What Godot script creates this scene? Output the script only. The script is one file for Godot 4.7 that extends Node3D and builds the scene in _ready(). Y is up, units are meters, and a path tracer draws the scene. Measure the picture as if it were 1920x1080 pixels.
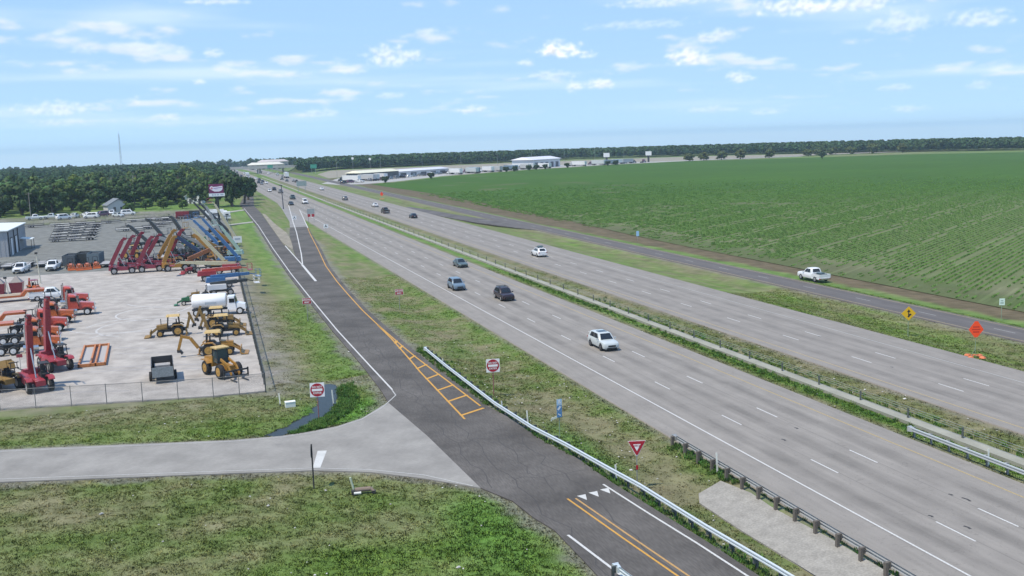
extends Node3D
# A highway seen from a tall mast, looking up the road. Plan coordinates: x to the right, d along the highway (world z = -d), metres.

var mats := {}
var shapes := {}
var taken := {}
var rng := RandomNumberGenerator.new()
var n1 := FastNoiseLite.new()
var n2 := FastNoiseLite.new()
var n3 := FastNoiseLite.new()


class MB:
	var v := PackedVector3Array()
	var n := PackedVector3Array()
	var c := PackedColorArray()
	var uv := PackedVector2Array()
	var col := Color(1, 1, 1)
	var colored := false

	func tri(a: Vector3, b: Vector3, e: Vector3, ref: Vector3) -> void:
		var q := (e - a).cross(b - a)
		if q.length_squared() < 1e-13:
			return
		q = q.normalized()
		if q.dot((a + b + e) / 3.0 - ref) < 0.0:
			q = -q
			v.append(a); v.append(e); v.append(b)
		else:
			v.append(a); v.append(b); v.append(e)
		n.append(q); n.append(q); n.append(q)
		if colored:
			c.append(col); c.append(col); c.append(col)

	func quad(a: Vector3, b: Vector3, e: Vector3, f: Vector3, ref: Vector3) -> void:
		tri(a, b, e, ref)
		tri(a, e, f, ref)

	func hexa(p: Array) -> void:
		var m := Vector3.ZERO
		for q in p:
			m += q / 8.0
		quad(p[0], p[1], p[2], p[3], m); quad(p[4], p[5], p[6], p[7], m)
		for k in 4:
			quad(p[k], p[(k + 1) % 4], p[4 + (k + 1) % 4], p[4 + k], m)

	func box(m: Vector3, s: Vector3, b := Basis()) -> void:
		var p := []
		for y in [-0.5, 0.5]:
			for k in [[-0.5, -0.5], [0.5, -0.5], [0.5, 0.5], [-0.5, 0.5]]:
				p.append(m + b * Vector3(k[0] * s.x, y * s.y, k[1] * s.z))
		hexa(p)

	func beam(a: Vector3, b: Vector3, w: float, h: float) -> void:
		var x := b - a
		var side := x.cross(Vector3.UP)
		if side.length() < 0.001:
			side = Vector3(0, 0, 1)
		side = side.normalized()
		box((a + b) / 2.0, Vector3(x.length(), h, w), Basis(x.normalized(), side.cross(x.normalized()), side))

	func cyl(a: Vector3, b: Vector3, ra: float, rb: float, seg := 10, caps := true) -> void:
		var x := (b - a).normalized()
		var u := x.cross(Vector3.UP if absf(x.y) < 0.9 else Vector3.RIGHT).normalized()
		var w := x.cross(u)
		var m := (a + b) / 2.0
		for k in seg:
			var d0 := u * cos(TAU * k / seg) + w * sin(TAU * k / seg)
			var d1 := u * cos(TAU * (k + 1) / seg) + w * sin(TAU * (k + 1) / seg)
			quad(a + d0 * ra, a + d1 * ra, b + d1 * rb, b + d0 * rb, m)
			if caps:
				tri(a, a + d0 * ra, a + d1 * ra, m)
				tri(b, b + d0 * rb, b + d1 * rb, m)

	func extr(poly: PackedVector2Array, z0: float, z1: float) -> void:
		var t := Geometry2D.triangulate_polygon(poly)
		var k := 0
		while k + 2 < t.size():
			for z in [z0, z1]:
				var ref := Vector3(poly[t[k]].x, poly[t[k]].y, (z0 + z1) / 2.0)
				tri(Vector3(poly[t[k]].x, poly[t[k]].y, z), Vector3(poly[t[k + 1]].x, poly[t[k + 1]].y, z), Vector3(poly[t[k + 2]].x, poly[t[k + 2]].y, z), ref)
			k += 3
		var turn := Geometry2D.is_polygon_clockwise(poly)
		for i in poly.size():
			var p := poly[i]
			var q := poly[(i + 1) % poly.size()]
			var e := q - p
			var out := Vector3(-e.y, e.x, 0) if turn else Vector3(e.y, -e.x, 0)
			var mid := Vector3((p.x + q.x) / 2, (p.y + q.y) / 2, (z0 + z1) / 2)
			quad(Vector3(p.x, p.y, z0), Vector3(q.x, q.y, z0), Vector3(q.x, q.y, z1), Vector3(p.x, p.y, z1), mid - out)

	func loft(rings: Array, capped := true) -> void:
		var mids := []
		for r in rings:
			var m := Vector3.ZERO
			for p in r:
				m += p / float(r.size())
			mids.append(m)
		for i in rings.size() - 1:
			var m: Vector3 = (mids[i] + mids[i + 1]) / 2.0
			var s: int = rings[i].size()
			for k in s:
				quad(rings[i][k], rings[i][(k + 1) % s], rings[i + 1][(k + 1) % s], rings[i + 1][k], m)
		if capped:
			for e in [0, rings.size() - 1]:
				var inner: Vector3 = mids[1] if e == 0 else mids[rings.size() - 2]
				for k in rings[e].size():
					tri(mids[e], rings[e][k], rings[e][(k + 1) % rings[e].size()], inner)

	func done(limit := 42.0) -> ArrayMesh:
		if limit > 0.0:
			var at := {}
			for i in v.size():
				var key := Vector3i((v[i] * 500.0).round())
				if not at.has(key):
					at[key] = PackedVector3Array()
				at[key].append(n[i])
			var cl := cos(deg_to_rad(limit))
			var sm := PackedVector3Array()
			sm.resize(v.size())
			for i in v.size():
				var s := Vector3.ZERO
				for q in at[Vector3i((v[i] * 500.0).round())]:
					if q.dot(n[i]) > cl:
						s += q
				sm[i] = s.normalized()
			n = sm
		var a := []
		a.resize(Mesh.ARRAY_MAX)
		a[Mesh.ARRAY_VERTEX] = v
		a[Mesh.ARRAY_NORMAL] = n
		if colored:
			a[Mesh.ARRAY_COLOR] = c
		if uv.size() == v.size():
			a[Mesh.ARRAY_TEX_UV] = uv
		var m := ArrayMesh.new()
		m.add_surface_from_arrays(Mesh.PRIMITIVE_TRIANGLES, a)
		return m


func lin(r: float, g: float, b: float) -> Color:
	return Color(r, g, b).linear_to_srgb()


func mat(key: String, r := 0.5, g := 0.5, b := 0.5, rough := 0.8, metal := 0.0, coat := 0.0) -> StandardMaterial3D:
	if not mats.has(key):
		var m := StandardMaterial3D.new()
		m.resource_name = key
		m.albedo_color = lin(r, g, b)
		m.roughness = rough
		m.metallic = metal
		if coat > 0.0:
			m.clearcoat_enabled = true
			m.clearcoat = coat
			m.clearcoat_roughness = 0.08
		mats[key] = m
	return mats[key]


func numbered(called: String) -> String:
	taken[called] = taken.get(called, -1) + 1
	return called if taken[called] == 0 else "%s_%03d" % [called, taken[called]]


func tag(o: Node3D, label: String, category: String, group := "") -> Node3D:
	o.set_meta("label", label)
	o.set_meta("category", category)
	if group:
		o.set_meta("group", group)
	return o


func thing(called: String, label: String, category: String, at: Vector3, yaw := 0.0, group := "") -> Node3D:
	var o := Node3D.new()
	o.name = numbered(called)
	add_child(o)
	o.position = at
	o.rotation.y = deg_to_rad(yaw)
	return tag(o, label, category, group)


func part(parent: Node3D, called: String, m: Mesh, material: Material, at := Vector3.ZERO, b := Basis()) -> MeshInstance3D:
	var o := MeshInstance3D.new()
	o.name = called
	o.mesh = m
	o.material_override = material
	o.transform = Transform3D(b, at)
	parent.add_child(o, true)
	return o


func top(called: String, m: Mesh, material: Material) -> MeshInstance3D:
	var o := MeshInstance3D.new()
	o.name = numbered(called)
	o.mesh = m
	o.material_override = material
	add_child(o)
	return o


func struct(called: String, m: Mesh, material: Material) -> MeshInstance3D:
	var o := top(called, m, material)
	o.set_meta("kind", "structure")
	return o


# primitives given as rows: b box(centre, size, [tilt about z]), m beam(from, to, width, height), c tube(from, to, r0, r1), e outline of x,y pairs between z0 and z1, h eight corners
func solid(key: String, rows: Array, smooth := 42.0) -> ArrayMesh:
	if shapes.has(key):
		return shapes[key]
	var s := MB.new()
	for r in rows:
		match r[0]:
			"b":
				s.box(Vector3(r[1], r[2], r[3]), Vector3(r[4], r[5], r[6]), Basis(Vector3(0, 0, 1), deg_to_rad(r[7])) if r.size() > 7 else Basis())
			"m":
				s.beam(Vector3(r[1], r[2], r[3]), Vector3(r[4], r[5], r[6]), r[7], r[8])
			"c":
				s.cyl(Vector3(r[1], r[2], r[3]), Vector3(r[4], r[5], r[6]), r[7], r[8] if r.size() > 8 else r[7], 12)
			"e":
				var p := PackedVector2Array()
				for k in range(3, r.size(), 2):
					p.append(Vector2(r[k], r[k + 1]))
				s.extr(p, r[1], r[2])
			"h":
				var q := []
				for k in range(1, 25, 3):
					q.append(Vector3(r[k], r[k + 1], r[k + 2]))
				s.hexa(q)
	shapes[key] = s.done(smooth)
	return shapes[key]


func put(parent: Node3D, called: String, material: Material, key: String, rows: Array, at := Vector3.ZERO, b := Basis()) -> MeshInstance3D:
	return part(parent, called, solid(key, rows), material, at, b)


func ramp01(a: float, b: float, x: float) -> float:
	return smoothstep(a, b, x)


# height of the land: flat near the road, falling gently away past 800 m, with a low ridge far to the left, ditches between the roads
func gh(x: float, d: float) -> float:
	var r := sqrt(x * x + d * d)
	var h := 0.0
	if r > 800.0:
		h = -0.0000105 * (r - 800.0) * (r - 800.0)
		if r > 2600.0:
			h += 60.0 * exp(-pow((x + 900.0) / 900.0, 2.0) - pow((d - 4200.0) / 900.0, 2.0))
		return h
	if d > 20.0 and d < 420.0:
		if x > 24.5 and x < 32.5 and d < 200.0:
			h -= 0.45 * sin((x - 24.5) / 8.0 * PI) * ramp01(200.0, 140.0, d)
		elif x > 48.8 and x < 56.4:
			h -= 0.22 * sin((x - 48.8) / 7.6 * PI)
		elif x > 71.5 and x < 81.0:
			h -= 0.35 * sin((x - 71.5) / 9.5 * PI)
		elif x > 7.5 and x < 14.8 and d > 88.0:
			h -= 0.24 * pow(sin((x - 7.5) / 7.3 * PI), 1.5) * ramp01(88.0, 96.0, d)
		var w := water_depth(x, d)
		h -= w
	return h


# the ditch that holds water by the side road: distance to its bent course
func water_depth(x: float, d: float) -> float:
	if x < 2.0 or x > 14.0 or d < 76.0 or d > 100.0:
		return 0.0
	var p := Vector2(x, d)
	var best := 99.0
	for k in DITCH.size() - 1:
		best = minf(best, p.distance_to(Geometry2D.get_closest_point_to_segment(p, DITCH[k], DITCH[k + 1])))
	return 0.55 * ramp01(1.75, 0.2, best + n2.get_noise_2d(x * 5.0, d * 5.0) * 0.75)


const DITCH: Array[Vector2] = [Vector2(5.0, 79.6), Vector2(6.4, 80.3), Vector2(7.8, 82.6), Vector2(9.3, 85.0), Vector2(10.4, 88.5), Vector2(10.8, 94.0)]


func W(x: float, d: float, y := 0.0) -> Vector3:
	return Vector3(x, gh(x, d) + y, -d)


func _ready() -> void:
	rng.seed = 4561
	n1.seed = 11; n1.frequency = 0.018; n1.fractal_octaves = 3
	n2.seed = 23; n2.frequency = 0.11; n2.fractal_octaves = 3
	n3.seed = 37; n3.frequency = 0.55; n3.fractal_octaves = 2
	var cam := Camera3D.new()
	cam.name = "camera"
	cam.position = Vector3(0, 22.449, 0)
	cam.rotation_degrees = Vector3(-8.459, -17.6056, -1.7455)
	cam.fov = 32.197
	cam.near = 0.5
	cam.far = 14000.0
	cam.current = true
	add_child(cam)
	var env := Environment.new()
	env.background_mode = Environment.BG_SKY
	var sky := Sky.new()
	var pano := PanoramaSkyMaterial.new()
	pano.panorama = sky_picture()
	pano.energy_multiplier = 1.2
	sky.sky_material = pano
	env.sky = sky
	env.tonemap_mode = Environment.TONE_MAPPER_LINEAR
	env.tonemap_exposure = 1.0
	env.sdfgi_enabled = true
	env.ssao_enabled = true
	env.ssil_enabled = true
	env.fog_enabled = true
	env.fog_density = 0.00014
	env.fog_light_color = Color(0.80, 0.91, 0.98)
	var we := WorldEnvironment.new()
	we.name = "environment"
	we.environment = env
	add_child(we)
	var sun := DirectionalLight3D.new()
	sun.name = "sun"
	sun.light_energy = 1.5
	sun.light_color = Color(1.0, 0.955, 0.875)
	sun.light_angular_distance = 0.6
	sun.shadow_enabled = true
	add_child(sun)
	# afternoon sun, high, from the left and a little behind the camera
	sun.look_at_from_position(Vector3(-0.93 * 0.477, 0.879, 0.36 * 0.477), Vector3.ZERO)

	print("ground"); make_ground()
	print("roads"); make_roads()
	print("yard"); make_yard_ground()
	make_field()
	print("trees"); make_trees()
	make_buildings()
	print("barriers"); make_barriers()
	make_signs()
	print("vehicles"); make_traffic()
	make_yard_things()
	make_truck_stop()
	print("grass"); make_grass()


func sky_picture() -> ImageTexture:
	var w := 4096
	var im := Image.create(w, 2048, false, Image.FORMAT_RGB8)
	var big := FastNoiseLite.new()
	big.seed = 5; big.frequency = 0.85; big.fractal_octaves = 2
	var puff := FastNoiseLite.new()
	puff.seed = 8; puff.frequency = 2.6; puff.fractal_octaves = 5; puff.fractal_gain = 0.55
	var veil := FastNoiseLite.new()
	veil.seed = 3; veil.frequency = 0.9; veil.fractal_octaves = 4
	for pass_ in 2:
		var step := 4 if pass_ == 0 else 1
		var rows := Vector2i(0, 256) if pass_ == 0 else Vector2i(760, 1024)
		var cols := w / step
		var data := PackedByteArray()
		data.resize(cols * (rows.y - rows.x) * 3)
		var at := 0
		for r in range(rows.x, rows.y):
			var el := PI / 2.0 - (r * step + step * 0.5) / 2048.0 * PI
			var deg := rad_to_deg(el)
			# clouds of one layer: their pattern tightens towards the horizon
			var hgt := log(1.0 + deg / 2.2) * 1.15
			var t := clampf(pow(maxf(deg, 0.0) / 90.0, 0.34), 0.0, 1.0)
			var base := Vector3(0.58, 0.83, 1.0).lerp(Vector3(0.085, 0.27, 0.72), t)
			var amount := ramp01(0.6, 2.5, deg)
			for k in cols:
				var a := TAU * (k + 0.5) / cols
				var px := cos(a) * 3.0
				var pz := sin(a) * 3.0
				var cover := big.get_noise_3d(px, hgt * 1.6 + 7.0, pz)
				var f := puff.get_noise_3d(px * 1.55, hgt * 2.3, pz * 1.55)
				var f2 := puff.get_noise_3d(px * 1.55, hgt * 2.3 - 0.10, pz * 1.55)
				var q := ramp01(0.16, 0.62, f + cover * 0.5 - 0.02) * amount
				var lit := clampf(0.97 + (f - f2) * -0.8, 0.88, 1.0)
				var vl := ramp01(-0.05, 0.7, veil.get_noise_3d(px * 0.8, hgt * 3.4, pz * 0.8) + cover * 0.3) * 0.46 * amount
				var cc := base.lerp(Vector3(0.80, 0.90, 0.98), vl)
				cc = cc.lerp(Vector3(0.98, 0.985, 1.0) * lit, q * 0.6)
				data[at] = int(255.0 * pow(cc.x, 0.4545)); data[at + 1] = int(255.0 * pow(cc.y, 0.4545)); data[at + 2] = int(255.0 * pow(cc.z, 0.4545))
				at += 3
		var band := Image.create_from_data(cols, rows.y - rows.x, false, Image.FORMAT_RGB8, data)
		if step > 1:
			band.resize(w, 1024, Image.INTERPOLATE_BILINEAR)
			im.blit_rect(band, Rect2i(0, 0, w, 1024), Vector2i(0, 0))
		else:
			im.blit_rect(band, Rect2i(0, 0, w, rows.y - rows.x), Vector2i(0, rows.x))
	# single cumulus puffs: bearing, height, width, depth (degrees), strength
	var lump := FastNoiseLite.new()
	lump.seed = 77; lump.frequency = 1.0; lump.fractal_octaves = 5; lump.fractal_gain = 0.6
	for p in PUFFS:
		var rx: float = p[2] * 0.62
		var ry: float = p[3] * 0.62
		for r in range(int((90.0 - p[1] - ry * 1.5) / 180.0 * 2048.0), int((90.0 - p[1] + ry * 1.5) / 180.0 * 2048.0)):
			if r < 0 or r > 1023:
				continue
			var v: float = (90.0 - (r + 0.5) / 2048.0 * 180.0 - p[1]) / ry
			for k in range(int((p[0] - rx * 1.5) / 360.0 * w), int((p[0] + rx * 1.5) / 360.0 * w)):
				var u: float = ((k + 0.5) / w * 360.0 - p[0]) / rx
				var el := u * u + v * v * (1.0 if v > 0.0 else 2.6)
				var ns := lump.get_noise_3d(u * 1.7 * p[2] / 2.0 + p[0], v * 1.5, p[1] * 3.0)
				var ns2 := lump.get_noise_3d(u * 1.7 * p[2] / 2.0 + p[0] - 0.12, v * 1.5 + 0.25, p[1] * 3.0)
				var q: float = ramp01(0.0, 1.15, 1.0 - el + ns * 1.15) * p[4]
				if q > 0.0:
					var c := im.get_pixel(posmod(k, w), r)
					var lit := clampf(0.97 + (ns - ns2) * 0.3 + v * 0.05, 0.88, 1.0)
					im.set_pixel(posmod(k, w), r, c.lerp(Color(0.99 * lit, 0.995 * lit, lit), q * 0.96))
	im.fill_rect(Rect2i(0, 1024, w, 1024), Color(0.80, 0.93, 1.0))
	return ImageTexture.create_from_image(im)


const PUFFS := [[20.70, 4.77, 2.39, 1.10, 1.00], [22.24, 4.51, 1.04, 0.49, 0.70], [18.74, 4.19, 1.04, 0.49, 0.55], [27.83, 4.12, 2.33, 0.92, 0.95], [11.30, 4.71, 2.91, 1.29, 0.70], [9.05, 3.97, 1.59, 0.46, 0.40], [22.90, 2.86, 1.47, 0.73, 0.75], [21.40, 2.79, 1.04, 0.73, 0.65], [20.22, 3.44, 2.60, 0.61, 0.45], [30.51, 2.91, 1.59, 0.80, 0.65], [29.36, 5.19, 1.96, 0.92, 0.50], [15.65, 1.69, 1.78, 0.52, 0.65], [-6.19, 2.22, 3.67, 0.92, 0.55], [-6.00, 1.56, 2.91, 0.43, 0.35], [1.71, 5.06, 0.98, 0.61, 0.55], [0.91, 3.53, 0.73, 0.34, 0.60], [7.17, 1.75, 2.30, 0.52, 0.40], [11.05, 2.62, 1.68, 0.46, 0.40], [-0.74, 1.67, 1.04, 0.46, 0.40], [-2.41, 2.60, 0.55, 0.52, 0.40], [33.70, 6.50, 4.29, 1.22, 0.85], [36.68, 6.47, 3.67, 1.04, 0.65], [38.80, 5.33, 2.91, 1.29, 0.45], [42.59, 5.25, 3.06, 1.04, 0.55], [26.34, 7.14, 5.51, 0.61, 0.50], [25.16, 6.01, 5.82, 0.55, 0.35], [39.18, 0.95, 1.96, 0.46, 0.35], [32.08, 1.07, 1.96, 0.46, 0.35], [28.93, 1.30, 2.91, 0.40, 0.35], [42.58, 2.02, 1.04, 0.52, 0.35], [38.62, 2.07, 1.68, 0.52, 0.35], [1.90, 7.71, 3.37, 0.37, 0.60], [-4.66, 5.17, 1.84, 0.43, 0.30], [6.14, 3.88, 1.84, 0.37, 0.25]]


func noise_tex(seed_: int, freq: float, octaves: int, lo: float, hi: float, size := 512, normal := 0.0) -> NoiseTexture2D:
	var f := FastNoiseLite.new()
	f.seed = seed_; f.frequency = freq; f.fractal_octaves = octaves
	f.fractal_gain = 0.6
	var t := NoiseTexture2D.new()
	t.width = size; t.height = size; t.seamless = true; t.noise = f
	if normal > 0.0:
		t.as_normal_map = true
		t.bump_strength = normal
	else:
		var g := Gradient.new()
		g.set_color(0, lin(lo, lo, lo)); g.set_color(1, lin(hi, hi, hi))
		t.color_ramp = g
	return t


# a surface whose vertex colours are its base colours, broken up by two grains of different size
func grained(key: String, fine: Texture2D, metres: float, coarse: Texture2D, metres2: float, rough := 0.95, bump := 0.0) -> StandardMaterial3D:
	if mats.has(key):
		return mats[key]
	var m := StandardMaterial3D.new()
	m.resource_name = key
	m.vertex_color_use_as_albedo = true
	m.roughness = rough
	m.metallic_specular = 0.3
	m.albedo_texture = fine
	m.uv1_triplanar = true; m.uv1_world_triplanar = true
	m.uv1_scale = Vector3.ONE / metres
	m.detail_enabled = true
	m.detail_blend_mode = BaseMaterial3D.BLEND_MODE_MUL
	m.detail_albedo = coarse
	m.detail_uv_layer = BaseMaterial3D.DETAIL_UV_2
	m.uv2_triplanar = true; m.uv2_world_triplanar = true
	m.uv2_scale = Vector3.ONE / metres2
	if bump > 0.0:
		m.heightmap_enabled = true
		m.heightmap_texture = fine
		m.heightmap_scale = bump
	mats[key] = m
	return m


const GREEN := Vector3(0.182, 0.310, 0.062)
const DRY := Vector3(0.270, 0.262, 0.145)
const SOIL := Vector3(0.20, 0.150, 0.10)
const GRIT := Vector3(0.33, 0.315, 0.275)


func band(x: float, a: float, b: float, soft := 0.5) -> float:
	return ramp01(a - soft, a + soft, x) * ramp01(b + soft, b - soft, x)


func ground_colour(x: float, d: float) -> Vector3:
	var a := n1.get_noise_2d(x, d)
	var b := n2.get_noise_2d(x * 1.3, d * 1.3)
	var e := n3.get_noise_2d(x, d)
	var dry := 0.35 + a * 0.9 + b * 0.9 + e * 0.35
	var soil := 0.0
	var grit := 0.0
	var lush := 0.0
	if d < 700.0 and d > 10.0:
		if x < 19.0 and d < 78.0:
			dry = 0.22 + a * 1.1 + b * 0.85 + e * 0.3
			var low := ramp01(68.0, 62.0, d + (x - 8.0) * 0.55)
			dry += (1.0 - low) * 0.22
			lush = band(x, 13.0, 17.5, 2.0) * band(d, 47.0, 60.0, 3.0) * 0.7
		elif x < 16.0 and d < 96.0:
			dry = 0.25 + ramp01(82.0, 86.0, d - maxf(0.0, 6.0 - x) * 0.1) * 0.62 + a * 0.4 + b * 0.5 + e * 0.4
			grit = ramp01(87.0, 95.0, d) * (0.35 + ramp01(1.0, 4.5, x) * 0.4) * (0.6 + b)
			lush = band(x, 7.5, 14.5, 1.0) * band(d, 78.0, 87.0, 2.0)
			if x > 9.0:
				dry -= 0.4
		elif x < 17.5 and d < 400.0:
			dry = 1.15 - ramp01(9.0, 12.5, x) * 0.85 + a * 0.5 + b * 0.5 + e * 0.4
			grit = ramp01(10.5, 6.5, x) * (0.7 + b * 0.8)
			lush = ramp01(12.0, 15.0, x) * 0.35
		elif x > 20.0 and x < 33.2:
			dry = 1.0 + a * 0.6 + b * 0.9 + e * 0.6 - ramp01(29.5, 32.0, x) * 0.5 - ramp01(90.0, 140.0, d) * 0.3
			soil = ramp01(0.35, 0.7, b + e * 0.5) * 0.3
			lush = band(d, 60.0, 74.0, 3.0) * band(x, 25.0, 27.5, 1.0) * 0.7
		elif x > 48.0 and x < 57.0:
			dry = 0.95 - band(x, 49.8, 51.5, 0.6) * 0.95 + a * 0.3 + b * 0.9 + e * 0.5
			lush = band(x, 49.8, 51.4, 0.4) * 0.45
			soil = ramp01(53.5, 56.0, x) * 0.25 + ramp01(49.4, 48.6, x) * 0.3
		elif x > 70.5 and x < 81.5:
			dry = 0.55 + ramp01(75.0, 80.0, x) * 0.35 + a * 0.4 + n2.get_noise_2d(x * 3.0, d * 0.7) * 0.9 + e * 0.3
			soil = ramp01(72.4, 71.0, x) * 0.5
		elif x > 86.5 and x < 106.0:
			dry = 0.35 + b * 0.5 + e * 0.3
			soil = band(x, 90.0 + b * 1.5 - 1.8 * ramp01(120.0, 260.0, d), 96.0 + 6.0 * ramp01(170.0, 330.0, d), 0.8) * 0.9
			lush = band(x, 87.0, 89.5, 0.5) * 0.4
		# crumbled shoulder along the ramp and the side road
		if x < 28.0 and x > -26.0 and d < 300.0:
			var off := edge_distance(x, d)
			grit = maxf(grit, ramp01(1.25, 0.15, off + b * 1.1 + e * 0.5) * 0.8)
		# worn grit along the pavement edges
		for edge in [32.9, 48.5, 56.6, 71.3, 81.0, 86.9]:
			var off := absf(x - edge)
			if off < 1.0:
				grit = maxf(grit, ramp01(0.75, 0.1, off + e * 0.4) * 0.6)
	if x > -200.0 and x < 20.0 and d > 352.0 and d < 900.0:
		dry -= 0.35
	dry = clampf(dry * 0.72 + 0.08, 0.0, 1.0)
	var c := GREEN.lerp(DRY, dry)
	c = c.lerp(Vector3(0.150, 0.325, 0.06), clampf(lush, 0.0, 1.0))
	c = c.lerp(SOIL, clampf(soil, 0.0, 1.0))
	return c.lerp(GRIT, clampf(grit, 0.0, 1.0)) * (1.0 + e * 0.25 + b * 0.18)


var edges := PackedFloat32Array()


# distance to the nearest pavement edge of the ramp and side road, from a table of half-metre cells
func edge_distance(x: float, d: float) -> float:
	if edges.is_empty():
		edges.resize(110 * 540)
		edges.fill(9.0)
		for poly in [RAMP, CROSS]:
			for k in poly.size():
				var p := Vector2(poly[k][0], poly[k][1])
				var q := Vector2(poly[(k + 1) % poly.size()][0], poly[(k + 1) % poly.size()][1])
				for i in range(maxi(0, int((minf(p.x, q.x) - 29.0) * 2.0)), mini(110, int((maxf(p.x, q.x) + 29.0) * 2.0))):
					for j in range(maxi(0, int((minf(p.y, q.y) - 39.0) * 2.0)), mini(540, int((maxf(p.y, q.y) - 33.0) * 2.0))):
						var c := Vector2(i * 0.5 - 26.75, j * 0.5 + 36.25)
						var near := c.distance_to(Geometry2D.get_closest_point_to_segment(c, p, q))
						if near < edges[i * 540 + j]:
							edges[i * 540 + j] = near
	var fx := clampf((x + 27.0) * 2.0 - 0.5, 0.0, 108.0)
	var fd := clampf((d - 36.0) * 2.0 - 0.5, 0.0, 538.0)
	var i := int(fx)
	var j := int(fd)
	return lerpf(lerpf(edges[i * 540 + j], edges[i * 540 + 540 + j], fx - i), lerpf(edges[i * 540 + j + 1], edges[i * 540 + 541 + j], fx - i), fd - j)


func axis(lo: float, a: float, b: float, hi: float, step: float, grow: float) -> PackedFloat32Array:
	var left := []
	var s := step
	var p := a
	while p > lo:
		s *= grow
		p -= s
		left.append(maxf(p, lo))
	left.reverse()
	var out := PackedFloat32Array(left)
	p = a
	while p < b:
		out.append(p)
		p += step
	s = step
	while p < hi:
		out.append(p)
		s *= grow
		p += s
	out.append(hi)
	return out


func make_ground() -> void:
	var xs := axis(-3000.0, -24.0, 100.0, 4500.0, 0.55, 1.11)
	var ds := axis(-400.0, 38.0, 150.0, 5400.0, 0.55, 1.045)
	var nx := xs.size()
	var nd := ds.size()
	var v := PackedVector3Array()
	var n := PackedVector3Array()
	var c := PackedColorArray()
	v.resize(nx * nd); n.resize(nx * nd); c.resize(nx * nd)
	for j in nd:
		for i in nx:
			var x := xs[i]
			var d := ds[j]
			var h := gh(x, d) - 0.03
			if d > 20.0 and d < 420.0 and x > -60.0 and x < 110.0:
				h += n3.get_noise_2d(x * 1.2, d * 1.2) * 0.045 - 0.045
			v[j * nx + i] = Vector3(x, h, -d)
			var q := ground_colour(x, d)
			q *= 0.9
			c[j * nx + i] = Color(q.x, q.y, q.z)
	for j in nd:
		for i in nx:
			var a := v[j * nx + maxi(i - 1, 0)]
			var b := v[j * nx + mini(i + 1, nx - 1)]
			var e := v[maxi(j - 1, 0) * nx + i]
			var f := v[mini(j + 1, nd - 1) * nx + i]
			n[j * nx + i] = (b - a).cross(f - e).normalized()
	var idx := PackedInt32Array()
	for j in nd - 1:
		for i in nx - 1:
			var k := j * nx + i
			idx.append(k); idx.append(k + nx); idx.append(k + 1)
			idx.append(k + 1); idx.append(k + nx); idx.append(k + nx + 1)
	var a := []
	a.resize(Mesh.ARRAY_MAX)
	a[Mesh.ARRAY_VERTEX] = v; a[Mesh.ARRAY_NORMAL] = n; a[Mesh.ARRAY_COLOR] = c; a[Mesh.ARRAY_INDEX] = idx
	var m := ArrayMesh.new()
	m.add_surface_from_arrays(Mesh.PRIMITIVE_TRIANGLES, a)
	struct("ground", m, grained("turf", noise_tex(71, 0.06, 5, 0.58, 1.0, 1024), 9.0, noise_tex(72, 0.02, 4, 0.68, 1.0, 512), 37.0, 1.0))


# flat sheet with a polygon outline in plan, skirts down its sides; uv in metres
func sheet(poly: Array, y: float, colour := Color(1, 1, 1), skirt := 0.25) -> ArrayMesh:
	var p := PackedVector2Array()
	for q in poly:
		p.append(Vector2(q[0], q[1]))
	var s := MB.new()
	s.colored = true
	s.col = colour
	var t := Geometry2D.triangulate_polygon(p)
	var below := Vector3(0, -99999, 0)
	for k in range(0, t.size() - 2, 3):
		var tri := []
		for e in 3:
			tri.append(Vector3(p[t[k + e]].x, y, -p[t[k + e]].y))
		s.tri(tri[0], tri[1], tri[2], below)
	var cw := Geometry2D.is_polygon_clockwise(p)
	for i in p.size():
		var a := p[i]
		var b := p[(i + 1) % p.size()]
		var o := (b - a).orthogonal() * (1.0 if cw else -1.0)
		var m := (a + b) / 2.0 + o
		s.quad(Vector3(a.x, y, -a.y), Vector3(b.x, y, -b.y), Vector3(b.x, y - skirt, -b.y), Vector3(a.x, y - skirt, -a.y), Vector3(m.x, y, -m.y))
	return s.done(0.0)


# long straight carriageway following the land, uv: u across its width, v along in lengths of 60 m
func carriageway(x0: float, x1: float, d0: float, d1: float, y: float) -> ArrayMesh:
	var v := PackedVector3Array()
	var n := PackedVector3Array()
	var uv := PackedVector2Array()
	var idx := PackedInt32Array()
	var d := d0
	while true:
		for k in 4:
			var x: float = [x0, x0, x1, x1][k]
			v.append(W(x, d, [y - 0.3, y, y, y - 0.3][k]) - Vector3(0, gh(x, d) if d < 800.0 else 0.0, 0))
			n.append(Vector3.UP)
			uv.append(Vector2(0.001 if k < 2 else 0.999, d / 60.0))
		if d >= d1:
			break
		d = minf(d1, d + (10.0 if d < 700.0 else 30.0))
	for r in v.size() / 4 - 1:
		for k in 3:
			var q := r * 4 + k
			idx.append(q); idx.append(q + 4); idx.append(q + 1)
			idx.append(q + 1); idx.append(q + 4); idx.append(q + 5)
	var a := []
	a.resize(Mesh.ARRAY_MAX)
	a[Mesh.ARRAY_VERTEX] = v; a[Mesh.ARRAY_NORMAL] = n; a[Mesh.ARRAY_TEX_UV] = uv; a[Mesh.ARRAY_INDEX] = idx
	var m := ArrayMesh.new()
	m.add_surface_from_arrays(Mesh.PRIMITIVE_TRIANGLES, a)
	return m


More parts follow.
